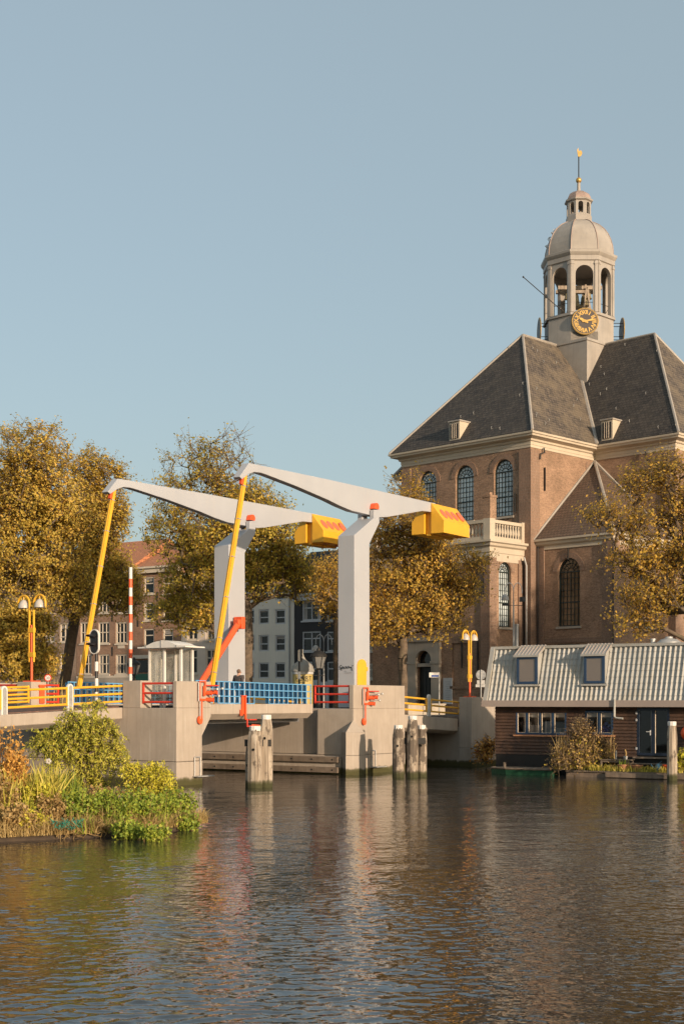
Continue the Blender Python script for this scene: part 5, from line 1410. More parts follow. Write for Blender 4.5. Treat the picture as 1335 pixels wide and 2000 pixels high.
skin_obj('jacket', M['jacket'], person, JV, [(0,1),(1,2),(2,3),(2,4),(4,5),(5,6),(2,7),(7,8),(8,9)], [.155,.155,.165,.075,.085,.068,.055,.085,.068,.055])
TV = [(0,0,.94),PV[6],PV[7],(.11,.10,.13),PV[10],PV[11],(-.34,-.10,.19)]
skin_obj('trousers', M['jeans'], person, TV, [(0,1),(1,2),(2,3),(0,4),(4,5),(5,6)], [.135,.105,.078,.062,.105,.078,.062])
skin_obj('shoe', M['shoe'], person, [(.09,.10,.06),(.18,.10,.05),(.28,.10,.045)], [(0,1),(1,2)], [.055,.05,.04]); skin_obj('shoe', M['shoe'], person, [(-.38,-.10,.15),(-.32,-.10,.09),(-.25,-.10,.04)], [(0,1),(1,2)], [.055,.05,.04])
mb = MB(); mb.ball((0,0,0), .106, 14, 9, 1.02); mb.v = [Vector((q.x*1.02 + ps.x + .056, q.y*.88 + ps.y, q.z + ps.z + 1.675)) for q in mb.v if True]
hr = mb.build('hair', M['hair'], person, smooth=True); hr.data.transform(Matrix.Scale(1, 4))
mb = MB()
for sy in (-1, 1): mb.ball(Vector((ps.x + .1, ps.y + sy*.095, ps.z + 1.62)), .028, 8, 6)
mb.ball(Vector((ps.x + .2, ps.y, ps.z + 1.61)), .024, 8, 6)
mb.build('ears_and_nose', M['skin'], person, smooth=True)
# ------------------------------------------------------------------ mooring piles
def pile_mesh(x, y, top, r=.28, seed=0, lean=(0,0)):
    rg = random.Random(seed); mb = MB(); n = 10; zs = [-1.2, 0, .3, .8, 1.4, top-.75, top-.5, top-.12]
    vs = []; rot = rg.random()
    jit = [1 + rg.uniform(-.06,.06) for _ in range(n)]
    for z in zs:
        k = 1 if z < top-.6 else (1.0 if z < top-.45 else .74)
        if z == top - .5: k = .95
        for i in range(n):
            a = 2*math.pi*i/n + rot; rr = r*k*jit[i]*(1 + rg.uniform(-.015,.015))
            vs.append((x + lean[0]*z + rr*math.cos(a), y + lean[1]*z + rr*math.sin(a), z))
    fs = [tuple(range((len(zs)-1)*n, len(zs)*n))]
    for j in range(len(zs)-1):
        for i in range(n): fs.append((j*n+i, j*n+(i+1)%n, (j+1)*n+(i+1)%n, (j+1)*n+i))
    mb.add(vs, fs); return mb
def pile_cap(x, y, top, r, lean=(0,0)):
    mb = MB(); mb.lathe((x+lean[0]*top, y+lean[1]*top, 0), [(r*.78, top-.2), (r*.80, top-.03), (r*.74, top)], 10, .3); return mb
def pile_material(name='mooring_pile_wood', lo=.55):
    m, nt, bs, out = new_mat(name)
    p = pos(nt, (7, 7, .5)); n = noise(nt, p, 1.0, 6, .65, .3)
    c = ramp(nt, n, [(.3, (.12,.09,.065)), (.45, (.30,.24,.18)), (.62, (.50,.42,.33)), (.8, (.60,.52,.43))]).outputs[0]
    n2 = noise(nt, pos(nt, (1.5,1.5,.9)), 1.6, 5, .7)
    c = mixc(nt, c, (.085,.065,.05), ramp(nt, n2, [(lo, (0,0,0)), (lo + .08, (.85,)*3)]).outputs[0])
    g = nt.nodes.new('ShaderNodeNewGeometry'); sx = nt.nodes.new('ShaderNodeSeparateXYZ'); nt.links.new(g.outputs['Position'], sx.inputs[0])
    nz = noise(nt, pos(nt, (4,4,2)), 1, 3); ad = nt.nodes.new('ShaderNodeMath'); ad.operation = 'MULTIPLY_ADD'; ad.inputs[1].default_value = -.3
    nt.links.new(nz, ad.inputs[0]); nt.links.new(sx.outputs['Z'], ad.inputs[2])
    c = mixc(nt, c, (.05,.05,.018), ramp(nt, ad.outputs[0], [(.0, (1,1,1)), (.1, (.8,)*3), (.2, (0,0,0))]).outputs[0])
    nt.links.new(c, bs.inputs['Base Color']); bs.inputs['Roughness'].default_value = .9
    bump(nt, bs, noise(nt, pos(nt, (16,16,1.2)), 1, 5), .7, .03); return m
M['pile'] = pile_material(); M['dark_pile'] = pile_material('blackened_pile_wood', .43)
def dolphin(label, specs, Y, beam, wood='pile'):
    p0 = at(specs[0][0], 1370, Y)
    th = thing('mooring_dolphin', (p0.x, p0.y, 0), label, 'mooring post', 'mooring dolphins by the bridge')
    for k, (px, topv, dy, r) in enumerate(specs):
        q = at(px, 1370, Y + dy); tz = z_at(topv, q)
        pl_ = pile_mesh(q.x, q.y, tz, r, 11*k + int(px)).build('pile', M[wood], th)
        pile_cap(q.x, q.y, tz + .02, r).build('pile_cap', M['white_paint'], pl_)
        mb = MB()
        for dz in (1.0, 1.02): mb.tube([(q.x - .05, q.y - r - .02, tz - dz), (q.x - .05, q.y - r + .1, tz - dz)], .05, 8)
        mb.build('pile_bolt', M['iron'], pl_)
    a, b, v = beam; mb = MB(); q = at(a, v, Y + .25); w_ = at(b, v, Y + .35); mb.box(lambda x, y, z: Vector((x, y, z)), q.x, w_.x, Y + .1, Y + .38, q.z - .15, q.z + .15)
    mb.build('tie_beam', M['iron'], th)
dolphin('pale weathered mooring dolphin in front of the bridge leaf', [(498, 1419, 0, .33), (520, 1397, .35, .29), (486, 1450, .5, .17)], 61.0, (478, 530, 1451))
dolphin('dark streaked mooring dolphin at the right end of the concrete pier', [(805, 1399, .0, .29), (777.5, 1417, .1, .29), (823, 1417, .5, .26)], 69.2, (770, 830, 1447), 'dark_pile')
q = at(1311, 1370, 66.5); tz = z_at(1410, q)
th = thing('mooring_post', (q.x, q.y, 0), 'single pale mooring post in front of the houseboat', 'mooring post')
pile_mesh(q.x, q.y, tz, .25, 77).build('pile', M['pile'], th); pile_cap(q.x, q.y, tz + .02, .26).build('pile_cap', M['white_paint'], th)
# ------------------------------------------------------------------ the houseboat
HS = 18.6
def Hb(t, d, z): return B(HS + d, t, z)          # d = depth from the front wall
hbx = lambda px: t_at(px, HS)
hbz = lambda py, px: z_at(py, B(HS, hbx(px), 0))
tL, tR = hbx(967), hbx(1335) - 9.0
boat = thing('houseboat', B(HS + 2, (tL+tR)/2, 0), 'dark timber houseboat with grey corrugated mansard roof and blue windows', 'houseboat')
ZF = hbz(1472, 1000); ZE = 3.62
mb = MB(); mb.box(Hb, tR, tL - .05, -.05, 2.6, -.4, ZF); mb.build('hull', M['pontoon'], boat)
wins = []   # (t0, t1, z0, z1)
def wpx(a, b, c, d): return (hbx(b), hbx(a), hbz(d, (a+b)/2), hbz(c, (a+b)/2))
W1 = wpx(1007, 1106, 1389, 1435); W2 = wpx(1142, 1197, 1388.5, 1435); W3 = wpx(1243, 1307, 1383, 1476)
# clapboards, cut round the openings
mb = MB(); z = ZF - .02; bh = .17
while z < ZE - .1:
    z1 = min(z + bh, ZE); cuts = sorted([(o[0], o[1]) for o in (W1, W2, W3) if o[2] < z + bh*.5 < o[3]])
    a = tR; segs = []
    for c0, c1 in cuts: segs.append((a, c0)); a = c1
    segs.append((a, tL))
    for s0_, s1_ in segs:
        mb.add([Hb(x, d, zz) for x in (s0_, s1_) for d, zz in ((-.085, z), (.03, z), (.03, z1+.01), (-.012, z1+.01))], [(0,1,2,3),(7,6,5,4),(0,4,5,1),(1,5,6,2),(2,6,7,3),(3,7,4,0)])
    z += bh
for o in (W1, W2, W3):
    mb.box(Hb, o[0]-.0, o[0]+.02, 0, .2, o[2], o[3]); mb.box(Hb, o[1]-.02, o[1], 0, .2, o[2], o[3])
mb.build('wall', M['dark_wood'], boat)
mb = MB(); mb.box(Hb, tR, tL, 2.4, 2.5, ZF, ZE); mb.box(Hb, tL-.06, tL-.002, .03, 2.5, ZF, ZE); mb.build('end_wall', M['dark_wood'], boat)
mb = MB(); mb.box(Hb, tR, tL-.1, 2.0, 2.05, ZF, ZE); mb.box(Hb, tR, tL - .1, .1, 2.4, ZF, ZF+.05); mb.build('interior', pm('dim_interior', (.10,.08,.06), .9, .3, .8), boat)
def boat_window(o, muls, name='window', wide=.1, sill=True):
    a0, a1, c0, c1 = o
    mb = MB(); rim(mb, Hb, [(a0,c0),(a0,c1),(a1,c1),(a1,c0)], wide, -.05, .08)
    for f, w_ in muls:
        x = a0 + (a1-a0)*f; mb.box(Hb, x-w_, x+w_, -.045, .07, c0, c1)
    wn = mb.build(name, M['win_blue'] if sill else M['door_navy'], boat, bevel=.006)
    mb = MB(); mb.face([Hb(a0,.03,c0), Hb(a1,.03,c0), Hb(a1,.03,c1), Hb(a0,.03,c1)]); mb.build('pane', M['boat_glass'], wn)
    # thin pale inner sash beads
    mb = MB(); xs = [0] + [f for f, _ in muls] + [1]
    for i in range(len(xs)-1):
        p, q = a0 + (a1-a0)*xs[i] + .1, a0 + (a1-a0)*xs[i+1] - .1
        rim(mb, Hb, [(p,c0+.1),(p,c1-.1),(q,c1-.1),(q,c0+.1)], .013, -.03, .03)
    mb.build('sash', M['win_cream'], wn)
    mb = MB(); 
    if sill: mb.box(Hb, a0-.12, a1+.1, -.14, .0, c0-.09, c0-.01); mb.build('sill', M['terracotta'], wn)
    return wn
def boat_glass():
    m, nt, bs, out = new_mat('houseboat_glass')
    bs.inputs['Base Color'].default_value = (.9,.9,.9,1); bs.inputs['Roughness'].default_value = .04
    tr = nt.nodes.new('ShaderNodeBsdfTransparent'); tr.inputs[0].default_value = (.62,.63,.64,1)
    gl = nt.nodes.new('ShaderNodeBsdfGlossy'); gl.inputs['Roughness'].default_value = .03
    fz = nt.nodes.new('ShaderNodeFresnel'); fz.inputs[0].default_value = 1.7
    mx = nt.nodes.new('ShaderNodeMixShader'); nt.links.new(fz.outputs[0], mx.inputs[0]); nt.links.new(tr.outputs[0], mx.inputs[1]); nt.links.new(gl.outputs[0], mx.inputs[2])
    nt.links.new(mx.outputs[0], out.inputs[0]); nt.nodes.remove(bs); return m
M['boat_glass'] = boat_glass()
w1 = boat_window(W1, [(.27,.06),(.52,.03),(.78,.06)][::1])
w2 = boat_window(W2, [(.5,.05)])
mb = MB()
for o in (W1, W2):
    mb.box(Hb, o[0], o[1], .1, .12, o[3]-.32, o[3])
mb.build('roller_blind', M['win_cream'], boat)
mb = MB()
for t0, t1, zz in ((W1[1]-1.1, W1[1]-.2, .5), (W1[0]+.5, W1[0]+1.4, .35), (W1[1]-2.0, W1[1]-1.5, .7)): mb.box(Hb, t0, t1, .4, .8, W1[2]-.2, W1[2]+zz)
mb.build('indoor_furniture', M['curtain'], boat)
mb = MB(); 
for dx_, dz_, r_ in ((0,.2,.17),(.16,.35,.14),(-.14,.4,.13),(.05,.55,.12),(.2,.14,.12)): mb.ball(Hb(W2[0]+.45+dx_, .25, W2[2]+dz_), r_, 8, 5)
mb.build('blue_vase', M['sign_blue'], boat, smooth=True)
dr = boat_window(W3, [(.5,.1)], 'door', .13, False)
mb = MB(); mt = (W3[0]+W3[1])/2 + .13; zc = (W3[2]+W3[3])/2 - .05
mb.box(Hb, mt-.02, mt+.02, -.1, -.05, zc-.12, zc+.14); mb.box(Hb, mt, mt+.2, -.13, -.09, zc+.04, zc+.08)
for zz in (W3[2]+.35, W3[3]-.6, W3[3]-.25): mb.box(Hb, W3[1]-.03, W3[1]+.05, -.08, -.04, zz-.06, zz+.06)
mb.build('handle', M['win_grey'], dr)
mb = MB(); mb.box(Hb, W3[0]-.1, W3[1]+.1, -.35, -.0, W3[2]-.14, W3[2]-.06); mb.build('door_step', M['plank'], boat)
# mansard roof of corrugated tile sheets
tl_, tr_ = tL + .42, tR
ze, zr_, dsl, de = 3.76, 6.62, .45, -.46
nT = int((tl_ - tr_) / .052); rows = 9; V_ = []; Fq = []
tt = np.linspace(tr_, tl_ - .12, nT)
prof = []
for r_ in range(rows):
    for q in (0.0, .34, .67, .999): prof.append(((r_ + q) / rows, .03 * (1 - q)))
PV_ = []
for f, lift in prof:
    d = de + (dsl - de) * f; zz = ze + (zr_ - ze) * f
    ca = math.atan2(zr_ - ze, dsl - de); nd, nz = -math.sin(ca), math.cos(ca)
    wv = .052 * (np.cos(2*np.pi*tt/.262)) 
    for i, t in enumerate(tt):
        h = wv[i] + lift; PV_.append(tuple(Hb(t, d + nd*h, zz + nz*h)))
PV_ = np.array(PV_); m_ = len(prof); idx = np.array([(j*nT+i, j*nT+i+1, (j+1)*nT+i+1, (j+1)*nT+i) for j in range(m_-1) for i in range(nT-1)])
rf = np_mesh('roof', PV_, idx, 4, M['roof_panel'], boat, smooth=True)
rf.data.set_sharp_from_angle(angle=R(45))
mb = MB()
mb.add([Hb(t, d, z) for t in (tr_, tl_) for d, z in ((de, ze-.02), (dsl, zr_-.05), (1.5, zr_-.05), (2.7, ze-.02))], [(0,1,2,3),(7,6,5,4),(0,4,5,1),(1,5,6,2),(2,6,7,3),(3,7,4,0)])
mb.build('roof_base', M['roof_panel'], rf)
ca = math.atan2(zr_ - ze, dsl - de); nd, nz = -math.sin(ca), math.cos(ca)
mb = MB(); vs = []
for t in (tl_ - .2, tl_ + .04):
    for f, h in ((-.01, -.1), (-.01, .16), (1.02, .16), (1.02, -.1)): vs.append(Hb(t, de + (dsl-de)*f + nd*h, ze + (zr_-ze)*f + nz*h))
mb.add(vs, [(0,1,2,3),(7,6,5,4),(0,4,5,1),(1,5,6,2),(2,6,7,3),(3,7,4,0)])
mb.box(Hb, tr_, tl_ + .03, dsl - .12, dsl + .5, zr_ - .02, zr_ + .13)
mb.build('edge_trim', M['roof_panel'], rf)
mb = MB(); mb.box(Hb, tr_, tl_ + .12, de - .16, de + .06, ze - .24, ze + .1); mb.box(Hb, tr_, tl_ + .1, de + .02, .02, ze - .22, ze - .17)
mb.build('fascia', M['fascia'], boat, bevel=.01)
def dormer(px0, px1, pv0, pv1):
    a1, a0 = t_at(px0, HS - .24), t_at(px1, HS - .24); c0, c1 = z_at(pv1, B(HS, (a0+a1)/2, 0)), z_at(pv0, B(HS, (a0+a1)/2, 0))
    d0 = -.24
    mb = MB()
    fr = lambda a, b, c: Hb(b, a, c)
    mb.prism(fr, [(d0, c0), (d0, c1+.05), (dsl, c1+.25), (dsl, c0)], a0 - .02, a1 + .02)
    dm = mb.build('dormer', M['roof_panel'], boat)
    mb = MB(); mb.prism(fr, [(d0-.18, c1-.02), (d0-.18, c1+.08), (dsl+.1, zr_+.17), (dsl+.1, zr_+.07)], a0 - .14, a1 + .14)
    mb.build('dormer_roof', M['roof_panel'], dm)
    mb = MB()
    for i in range(8): x = a0 - .1 + (a1-a0+.2)*i/7; mb.tube([fr(d0-.15, x, c1+.09), fr(dsl+.05, x, zr_+.17)], .03, 5)
    mb.build('dormer_roof_rib', M['fascia'], dm)
    g = shifted(Hb, 0, d0, 0)
    mb = MB(); rim(mb, g, [(a0,c0),(a0,c1),(a1,c1),(a1,c0)], .13, -.05, .02); wn = mb.build('dormer_window', M['win_blue'], dm, bevel=.006)
    mb = MB(); mb.face([g(a0+.1,-.012,c0+.1), g(a1-.1,-.012,c0+.1), g(a1-.1,-.012,c1-.1), g(a0+.1,-.012,c1-.1)]); mb.build('dormer_pane', M['glass_bright'], dm)
    mb = MB(); mb.box(g, a0-.15, a1+.15, -.12, .05, c0-.12, c0-.02); mb.build('dormer_sill', M['roof_panel'], dm)
def gb():
    m, nt, bs, out = new_mat('dormer_glass'); bs.inputs['Base Color'].default_value = (.19,.155,.13,1); bs.inputs['Roughness'].default_value = .06; bs.inputs['IOR'].default_value = 1.9
    return m
M['glass_bright'] = gb()
dormer(1009, 1049, 1283, 1336); dormer(1140, 1180, 1281, 1335); dormer(1402, 1444, 1279, 1335)
mb = MB(); t0 = hbx(1209); zz = ze
mb.tube([Hb(t0, de-.22, ze+.15), Hb(t0, de-.22, ze-.72), Hb(t0-.1, de-.22, ze-.8), Hb(t0-.45, de-.22, ze-.82)], .055, 8); mb.build('rain_pipe', M['roof_panel'], boat, smooth=True)
mb = MB(); q = Hb(hbx(1283)-.2, 1.05, zr_ - .05); mb.lathe(q, [(.55,0),(.55,.1),(.62,.12),(.6,.22),(.42,.36),(.2,.42),(.18,.5),(.02,.52)], 20); mb.build('roof_vent', M['galv'], boat, smooth=True)
mb = MB(); q = Hb(hbx(1256)-.1, 1.0, zr_ - .05); mb.lathe(q, [(.12,0),(.12,.35),(.16,.36),(.16,.42)], 12); mb.build('roof_pipe', M['galv'], boat, smooth=True)
# floating deck in front of the houseboat
dk = lambda px: t_at(px, HS - 1.4)
DZ = .32
deck = thing('floating_deck', B(HS - 1.2, dk(1230), 0), 'low dark floating timber deck along the front of the houseboat', 'deck')
def Dk(t, d, z): return B(HS + d, t, z)
mb = MB(); t1 = dk(1105); t0 = t1 - 18
k = 0
while t1 - k*.9 > t0: mb.box(Dk, t1 - k*.9 - .88, t1 - k*.9, -1.5, -.1, DZ - .08 + .006*(k % 3), DZ + .006*(k % 2)); k += 1
mb.build('deck_boards', M['plank'], deck)
mb = MB(); mb.box(Dk, t0, t1, -1.45, -.1, -.3, DZ - .12); mb.box(Dk, t0, t1 - 2.2, -1.65, -1.48, .02, .25); mb.build('deck_float', M['wet_wood'], deck, bevel=.02)
# green skiff moored at the houseboat's left end
sk = thing('green_skiff', B(HS - 1.2, dk(1015), 0), 'low green skiff with a plank gunwale at the left end of the houseboat', 'boat')
a0, a1 = dk(1078), dk(952)
mb = MB(); out_ = []
n = 14; st = []
for i in range(n + 1):
    f = i / n; t = a0 + (a1 - a0) * f; w_ = .55 * min(1, (1 - f) * 3.2 + .12) ; st.append((t, w_))
vs = []
for t, w_ in st:
    vs += [Dk(t, -.95 - w_, .27), Dk(t, -.95 - w_*.75, -.1), Dk(t, -.95 + w_*.75, -.1), Dk(t, -.95 + w_, .27)]
fs = [(0,1,2,3)]
for i in range(n): fs += [(i*4+j, i*4+j+1, i*4+j+5, i*4+j+4) for j in range(3)]
mb.add(vs, fs); mb.build('hull', M['green_boat'], sk)
mb = MB()
mb.tube([Dk(t, -.95 - w_, .30) for t, w_ in st], .055, 4); mb.tube([Dk(t, -.95 + w_, .30) for t, w_ in st], .06, 4)
mb.build('gunwale', M['plank'], sk)
mb = MB()
for f in (.1, .35, .6): t = a0 + (a1-a0)*f; mb.box(Dk, t-.14, t+.14, -1.4, -.5, .22, .26)
mb.box(Dk, a0, a1-.9, -1.35, -.55, .12, .16); mb.build('thwart', M['plank'], sk)
mb = MB(); mb.tube([Dk(a1-.75,-.95,.2), Dk(a1-.75,-.95,.6)], .08, 8); mb.build('mooring_bitt', M['plank'], sk)
# things on the deck
dt = lambda px: t_at(px, HS - 1.3)
def on_deck(px, d=-1.3): return Dk(t_at(px, HS + d), d, DZ + .01)
p = on_deck(1204, -.75); tb = thing('garden_table', p, 'small grey slatted wooden table on the houseboat deck', 'table')
G = lambda a, b, c: p + Vector((-UY, UX, 0))*a + Vector((UX, UY, 0))*b + Vector((0,0,c))
mb = MB()
for i in range(5): mb.box(G, -.8, .8, -.35 + i*.14, -.35 + i*.14 + .125, .52, .56)
mb.build('tabletop', M['plank'], tb)
for a in (-.72, .72):
    for b in (-.28, .28):
        mb = MB(); mb.box(G, a-.035, a+.035, b-.035, b+.035, 0, .52); mb.build('leg', M['plank'], tb)
mb = MB(); mb.box(G, -.7, .7, -.3, -.26, .42, .5); mb.box(G, -.74, -.70, -.28, .28, .15, .2); mb.box(G, .70, .74, -.28, .28, .15, .2); mb.build('stretcher', M['plank'], tb)
mb = MB(); c = G(.05, .0, .565); mb.lathe(c, [(.05,0),(.05,.42),(.055,.44)], 10); o = mb.build('metal_tube', M['galv'], smooth=True); tag(o, 'narrow grey metal tube standing on the garden table', 'tube')
mb = MB(); c = G(-.45, .0, .565); mb.lathe(c, [(.08,0),(.12,.16),(.12,.17),(.10,.16)], 12); o = mb.build('flower_pot', M['galv'], smooth=True); tag(o, 'small grey pot with a dry stem on the garden table', 'flower pot')
mb = MB(); mb.tube([c + Vector((0,0,.1)), c + Vector((.03,0,.3)), c + Vector((-.03,0,.5))], .04, 6); mb.build('stem', M['leaf_dry'], o)
def pot(px, d, r, h, mat, label, cat='flower pot', name='flower_pot', plant=None):
    p = on_deck(px, d); mb = MB(); mb.lathe(p, [(r*.62,0),(r*.95,h*.88),(r*1.05,h*.88),(r*1.05,h),(r*.9,h),(r*.85,h*.8)], 14)
    o = mb.build(name, mat, smooth=True); tag(o, label, cat, 'pots on the houseboat deck')
    if plant:
        blades('plant', [(p.x, p.y, p.z + h*.8)], 40, .3, .32, M[plant], parent=o, spread=r*.8)
    return o
# ------------------------------------------------------------------ vegetation helpers
def blades(name, centres, n, h, lean, mat, parent=None, spread=.3, wdt=.018, seed=1, hv=.5):
    """n grass or stem blades scattered round each centre; each is a bent three segment strip"""
    rg = np.random.default_rng(seed); C_ = np.array(centres, float); m = len(C_) * n
    c = np.repeat(C_, n, 0); ang = rg.uniform(0, 2*np.pi, m); rad = spread * np.sqrt(rg.random(m))
    b = c + np.stack([rad*np.cos(ang), rad*np.sin(ang), np.zeros(m)], 1)
    hh = h * (1 + hv * rg.uniform(-1, 1, m)); la = rg.uniform(0, 2*np.pi, m); ld = np.stack([np.cos(la), np.sin(la), np.zeros(m)], 1)
    le = lean * np.abs(rg.normal(0, 1, m)); wa = rg.uniform(0, 2*np.pi, m); wv = np.stack([np.cos(wa), np.sin(wa), np.zeros(m)], 1) * (wdt * (.6 + .8*rg.random(m)))[:, None]
    lv = []
    for f, k in ((0, 1), (.45, .9), (.8, .6), (1.0, .08)):
        ctr = b + np.array([0,0,1])*(hh*(f - .25*f*f*le/max(lean,1e-3)*.6))[:, None] + ld*(hh*le*f*f)[:, None]
        lv += [ctr - wv*k, ctr + wv*k]
    V = np.stack(lv, 1).reshape(-1, 3); base = np.arange(m)[:, None]*8
    F_ = np.concatenate([base + np.array([2*i, 2*i+1, 2*i+3, 2*i+2]) for i in range(3)], 0)
    return np_mesh(name, V, F_, 4, mat, parent)
def leaf_quads(P, size, rg, elong=1.5, droop=0.0, ctr=None, bias=.9):
    n = len(P); a = rg.normal(0, 1, (n, 3)); a[:, 2] -= droop
    if ctr is not None:              # blades turn their faces outward and up, to the light
        o = P - ctr; o /= np.linalg.norm(o, axis=1)[:, None] + 1e-6; o[:, 2] += .25
        q = rg.normal(0, 1, (n, 3)); q /= np.linalg.norm(q, axis=1)[:, None]; q = q*.8 + o*bias; q /= np.linalg.norm(q, axis=1)[:, None]
        a -= q * (a*q).sum(1)[:, None]; a /= np.linalg.norm(a, axis=1)[:, None]; b = np.cross(q, a)
    else:
        a /= np.linalg.norm(a, axis=1)[:, None]
        b = rg.normal(0, 1, (n, 3)); b -= a * (a*b).sum(1)[:, None]; b /= np.linalg.norm(b, axis=1)[:, None]
    s = size * rg.uniform(.6, 1.35, n)[:, None]
    a = a * s * elong * .5; b = b * s * .5; nn = np.cross(a, b); nn /= np.linalg.norm(nn, axis=1)[:, None]
    V = np.stack([P - a, P + b*.9 + nn*s*.12, P + a, P - b*.9 + nn*s*.12], 1).reshape(-1, 3)
    return V, np.arange(n*4).reshape(n, 4)
def tubes_np(segs, n=5):
    """segs: list of (p, q, r0, r1)"""
    P = np.array([s[0] for s in segs]); Q = np.array([s[1] for s in segs]); r0 = np.array([s[2] for s in segs]); r1 = np.array([s[3] for s in segs])
    d = Q - P; d /= np.maximum(np.linalg.norm(d, axis=1), 1e-6)[:, None]
    ref = np.where(np.abs(d[:, 2:3]) > .9, np.array([[1., 0, 0]]), np.array([[0, 0, 1.]])); x = np.cross(d, ref); x /= np.linalg.norm(x, axis=1)[:, None]; y = np.cross(d, x)
    vs = []
    for ctr, rr in ((P, r0), (Q, r1)):
        for k in range(n):
            a = 2*np.pi*k/n; vs.append(ctr + x*(rr*np.cos(a))[:, None] + y*(rr*np.sin(a))[:, None])
    V = np.stack(vs, 1).reshape(-1, 3); base = np.arange(len(segs))[:, None]*2*n
    F_ = np.concatenate([base + np.array([k, (k+1) % n, n+(k+1) % n, n+k]) for k in range(n)], 0)
    return V, F_
def grow(base, trunk_top, targets, rg, r_trunk, bend=.25, step=1.1, lean=(0,0)):
    """connect crown targets to the trunk along nearest limbs; returns segments and the twig ends"""
    base = np.array(base, float); top = np.array(trunk_top, float)
    nodes = [base]; par = [-1]; k = 7
    for i in range(1, k + 1):
        f = i / k; p = base + (top - base)*f + np.array([rg.normal(0, .03), rg.normal(0, .03), 0])*(i < k); nodes.append(p); par.append(len(nodes) - 2)
    fork = len(nodes) - 1; first_ok = max(1, int(k*.55))
    order = np.argsort(np.linalg.norm(targets - top, axis=1)); ends = []
    arr = np.array(nodes)
    for ti in order:
        t = targets[ti]; d = t - arr[first_ok:]; dist = np.linalg.norm(d, axis=1)
        pen = dist + 1.2*np.maximum(0, -(d[:, 2]) + .25*dist)      # prefer joining from below
        j = int(np.argmin(pen)) + first_ok; p = arr[j]; L = np.linalg.norm(t - p); m = max(1, int(round(L / step)))
        prev = j; new = []
        sag = np.array([rg.normal(0, .12), rg.normal(0, .12), rg.uniform(-.02, bend)]) * L
        for i in range(1, m + 1):
            f = i / m; q = p + (t - p)*f + sag*(4*f*(1-f))*.5 + (rg.normal(0, .07, 3) if i < m else 0)
            nodes.append(q); par.append(prev); prev = len(nodes) - 1; new.append(q)
        arr = np.vstack([arr, np.array(new)]); ends.append(prev)
    n = len(nodes); cnt = np.zeros(n)
    for e_ in ends: cnt[e_] += 1
    for i in range(n - 1, 0, -1): cnt[par[i]] += cnt[i]
    rad = r_trunk * (cnt / max(cnt[0], 1)) ** .46; rad = np.maximum(rad, .012)
    rad[:fork+1] = np.maximum(rad[:fork+1], r_trunk * np.linspace(1.0, .72, fork + 1))
    rad[0] *= 1.35
    segs = [(arr[par[i]], arr[i], rad[par[i]] if i <= fork or par[i] > fork else min(rad[par[i]], rad[i]*1.5), rad[i]) for i in range(1, n)]
    return segs, arr, ends, par
def tree(name, label, base, h_trunk, blobs, n_t, per, lsize, mat, seed, r_trunk, group='trees along the quay', top_off=(0,0), twig=.62, bare=None, droop=.2, tip_bare=0.0, cat='tree'):
    """blobs: ellipsoids (cx, cy, cz, rx, ry, rz, weight) relative to the base, which together form the crown"""
    rg = np.random.default_rng(seed); th = thing(name, base, label, cat, group)
    base = np.array(base, float); W_ = np.array([b[6] for b in blobs], float); W_ /= W_.sum()
    T_ = []
    for b, w_ in zip(blobs, W_):
        k = max(2, int(round(n_t*w_))); u = rg.normal(0, 1, (k, 3)); u /= np.linalg.norm(u, axis=1)[:, None]
        r_ = rg.random(k)**(1/2.1); T_.append(base + np.array(b[:3]) + u*r_[:, None]*np.array(b[3:6]))
    T_ = np.vstack(T_); T_ = T_[T_[:, 2] > base[2] + h_trunk*.72]
    segs, arr, ends, par = grow(base, base + np.array([top_off[0], top_off[1], h_trunk]), T_, rg, r_trunk)
    # twigs at every limb end and leaves around them
    LP = []; tw = []
    for e_ in ends:
        p = arr[e_]; d = p - arr[par[e_]]; d /= np.linalg.norm(d) + 1e-6
        k = rg.integers(3, 6)
        thin = 1.0
        if bare is not None: thin = bare(p - base)
        for _ in range(k):
            v = d*.8 + rg.normal(0, .6, 3) + np.array([0, 0, .25]); v /= np.linalg.norm(v); L = twig * rg.uniform(.5, 2.3); q = p + v*L
            tw.append((p, q, .014, .006))
            m = rg.poisson(per / k * thin)
            f = rg.random(m)**.8; LP.append(p + (q - p)*f[:, None] + rg.normal(0, .17*twig/.62, (m, 3)))
    # a few leaves along the thinner limbs as well
    V, F_ = tubes_np(segs + tw, 6)
    np_mesh('trunk', V, F_, 4, M['bark'], th, smooth=True)
    LP = np.vstack(LP); V, F_ = leaf_quads(LP, lsize, rg, 1.35, droop, T_.mean(0))
    np_mesh('crown', V, F_, 4, M[mat], th)
    return th
pot(1217, -1.25, .30, .34, M['terracotta'], 'terracotta pot with green leaves in front of the garden table', plant='leaf_nettle')
pot(1243, -1.25, .28, .32, M['terracotta'], 'empty looking terracotta bowl right of the planted pot')
pot(1300, -1.2, .19, .38, M['orange'], 'small orange red pot beside the blue watering can')
p = on_deck(1286, -1.15); wc = thing('watering_can', p, 'blue watering can on the deck left of the mooring post', 'watering can')
mb = MB(); mb.lathe(p, [(.2,0),(.22,.05),(.2,.3),(.15,.38),(.14,.38)], 16); mb.build('can', M['plastic_blue'], wc, smooth=True)
mb = MB(); mb.tube([p + Vector((-.18,0,.1)), p + Vector((-.38,0,.34)), p + Vector((-.42,0,.42))], .03, 8, .022); mb.build('spout', M['plastic_blue'], wc, smooth=True)
mb = MB(); mb.tube([p + Vector((-.12,0,.37))] + [p + Vector((-.16 + .36*math.sin(a)*.5 + .1, 0, .37 + .17*math.sin(a))) for a in np.linspace(.3, 2.8, 7)] + [p + Vector((.19,0,.15))], .018, 6); mb.build('handle', M['plastic_blue'], wc, smooth=True)
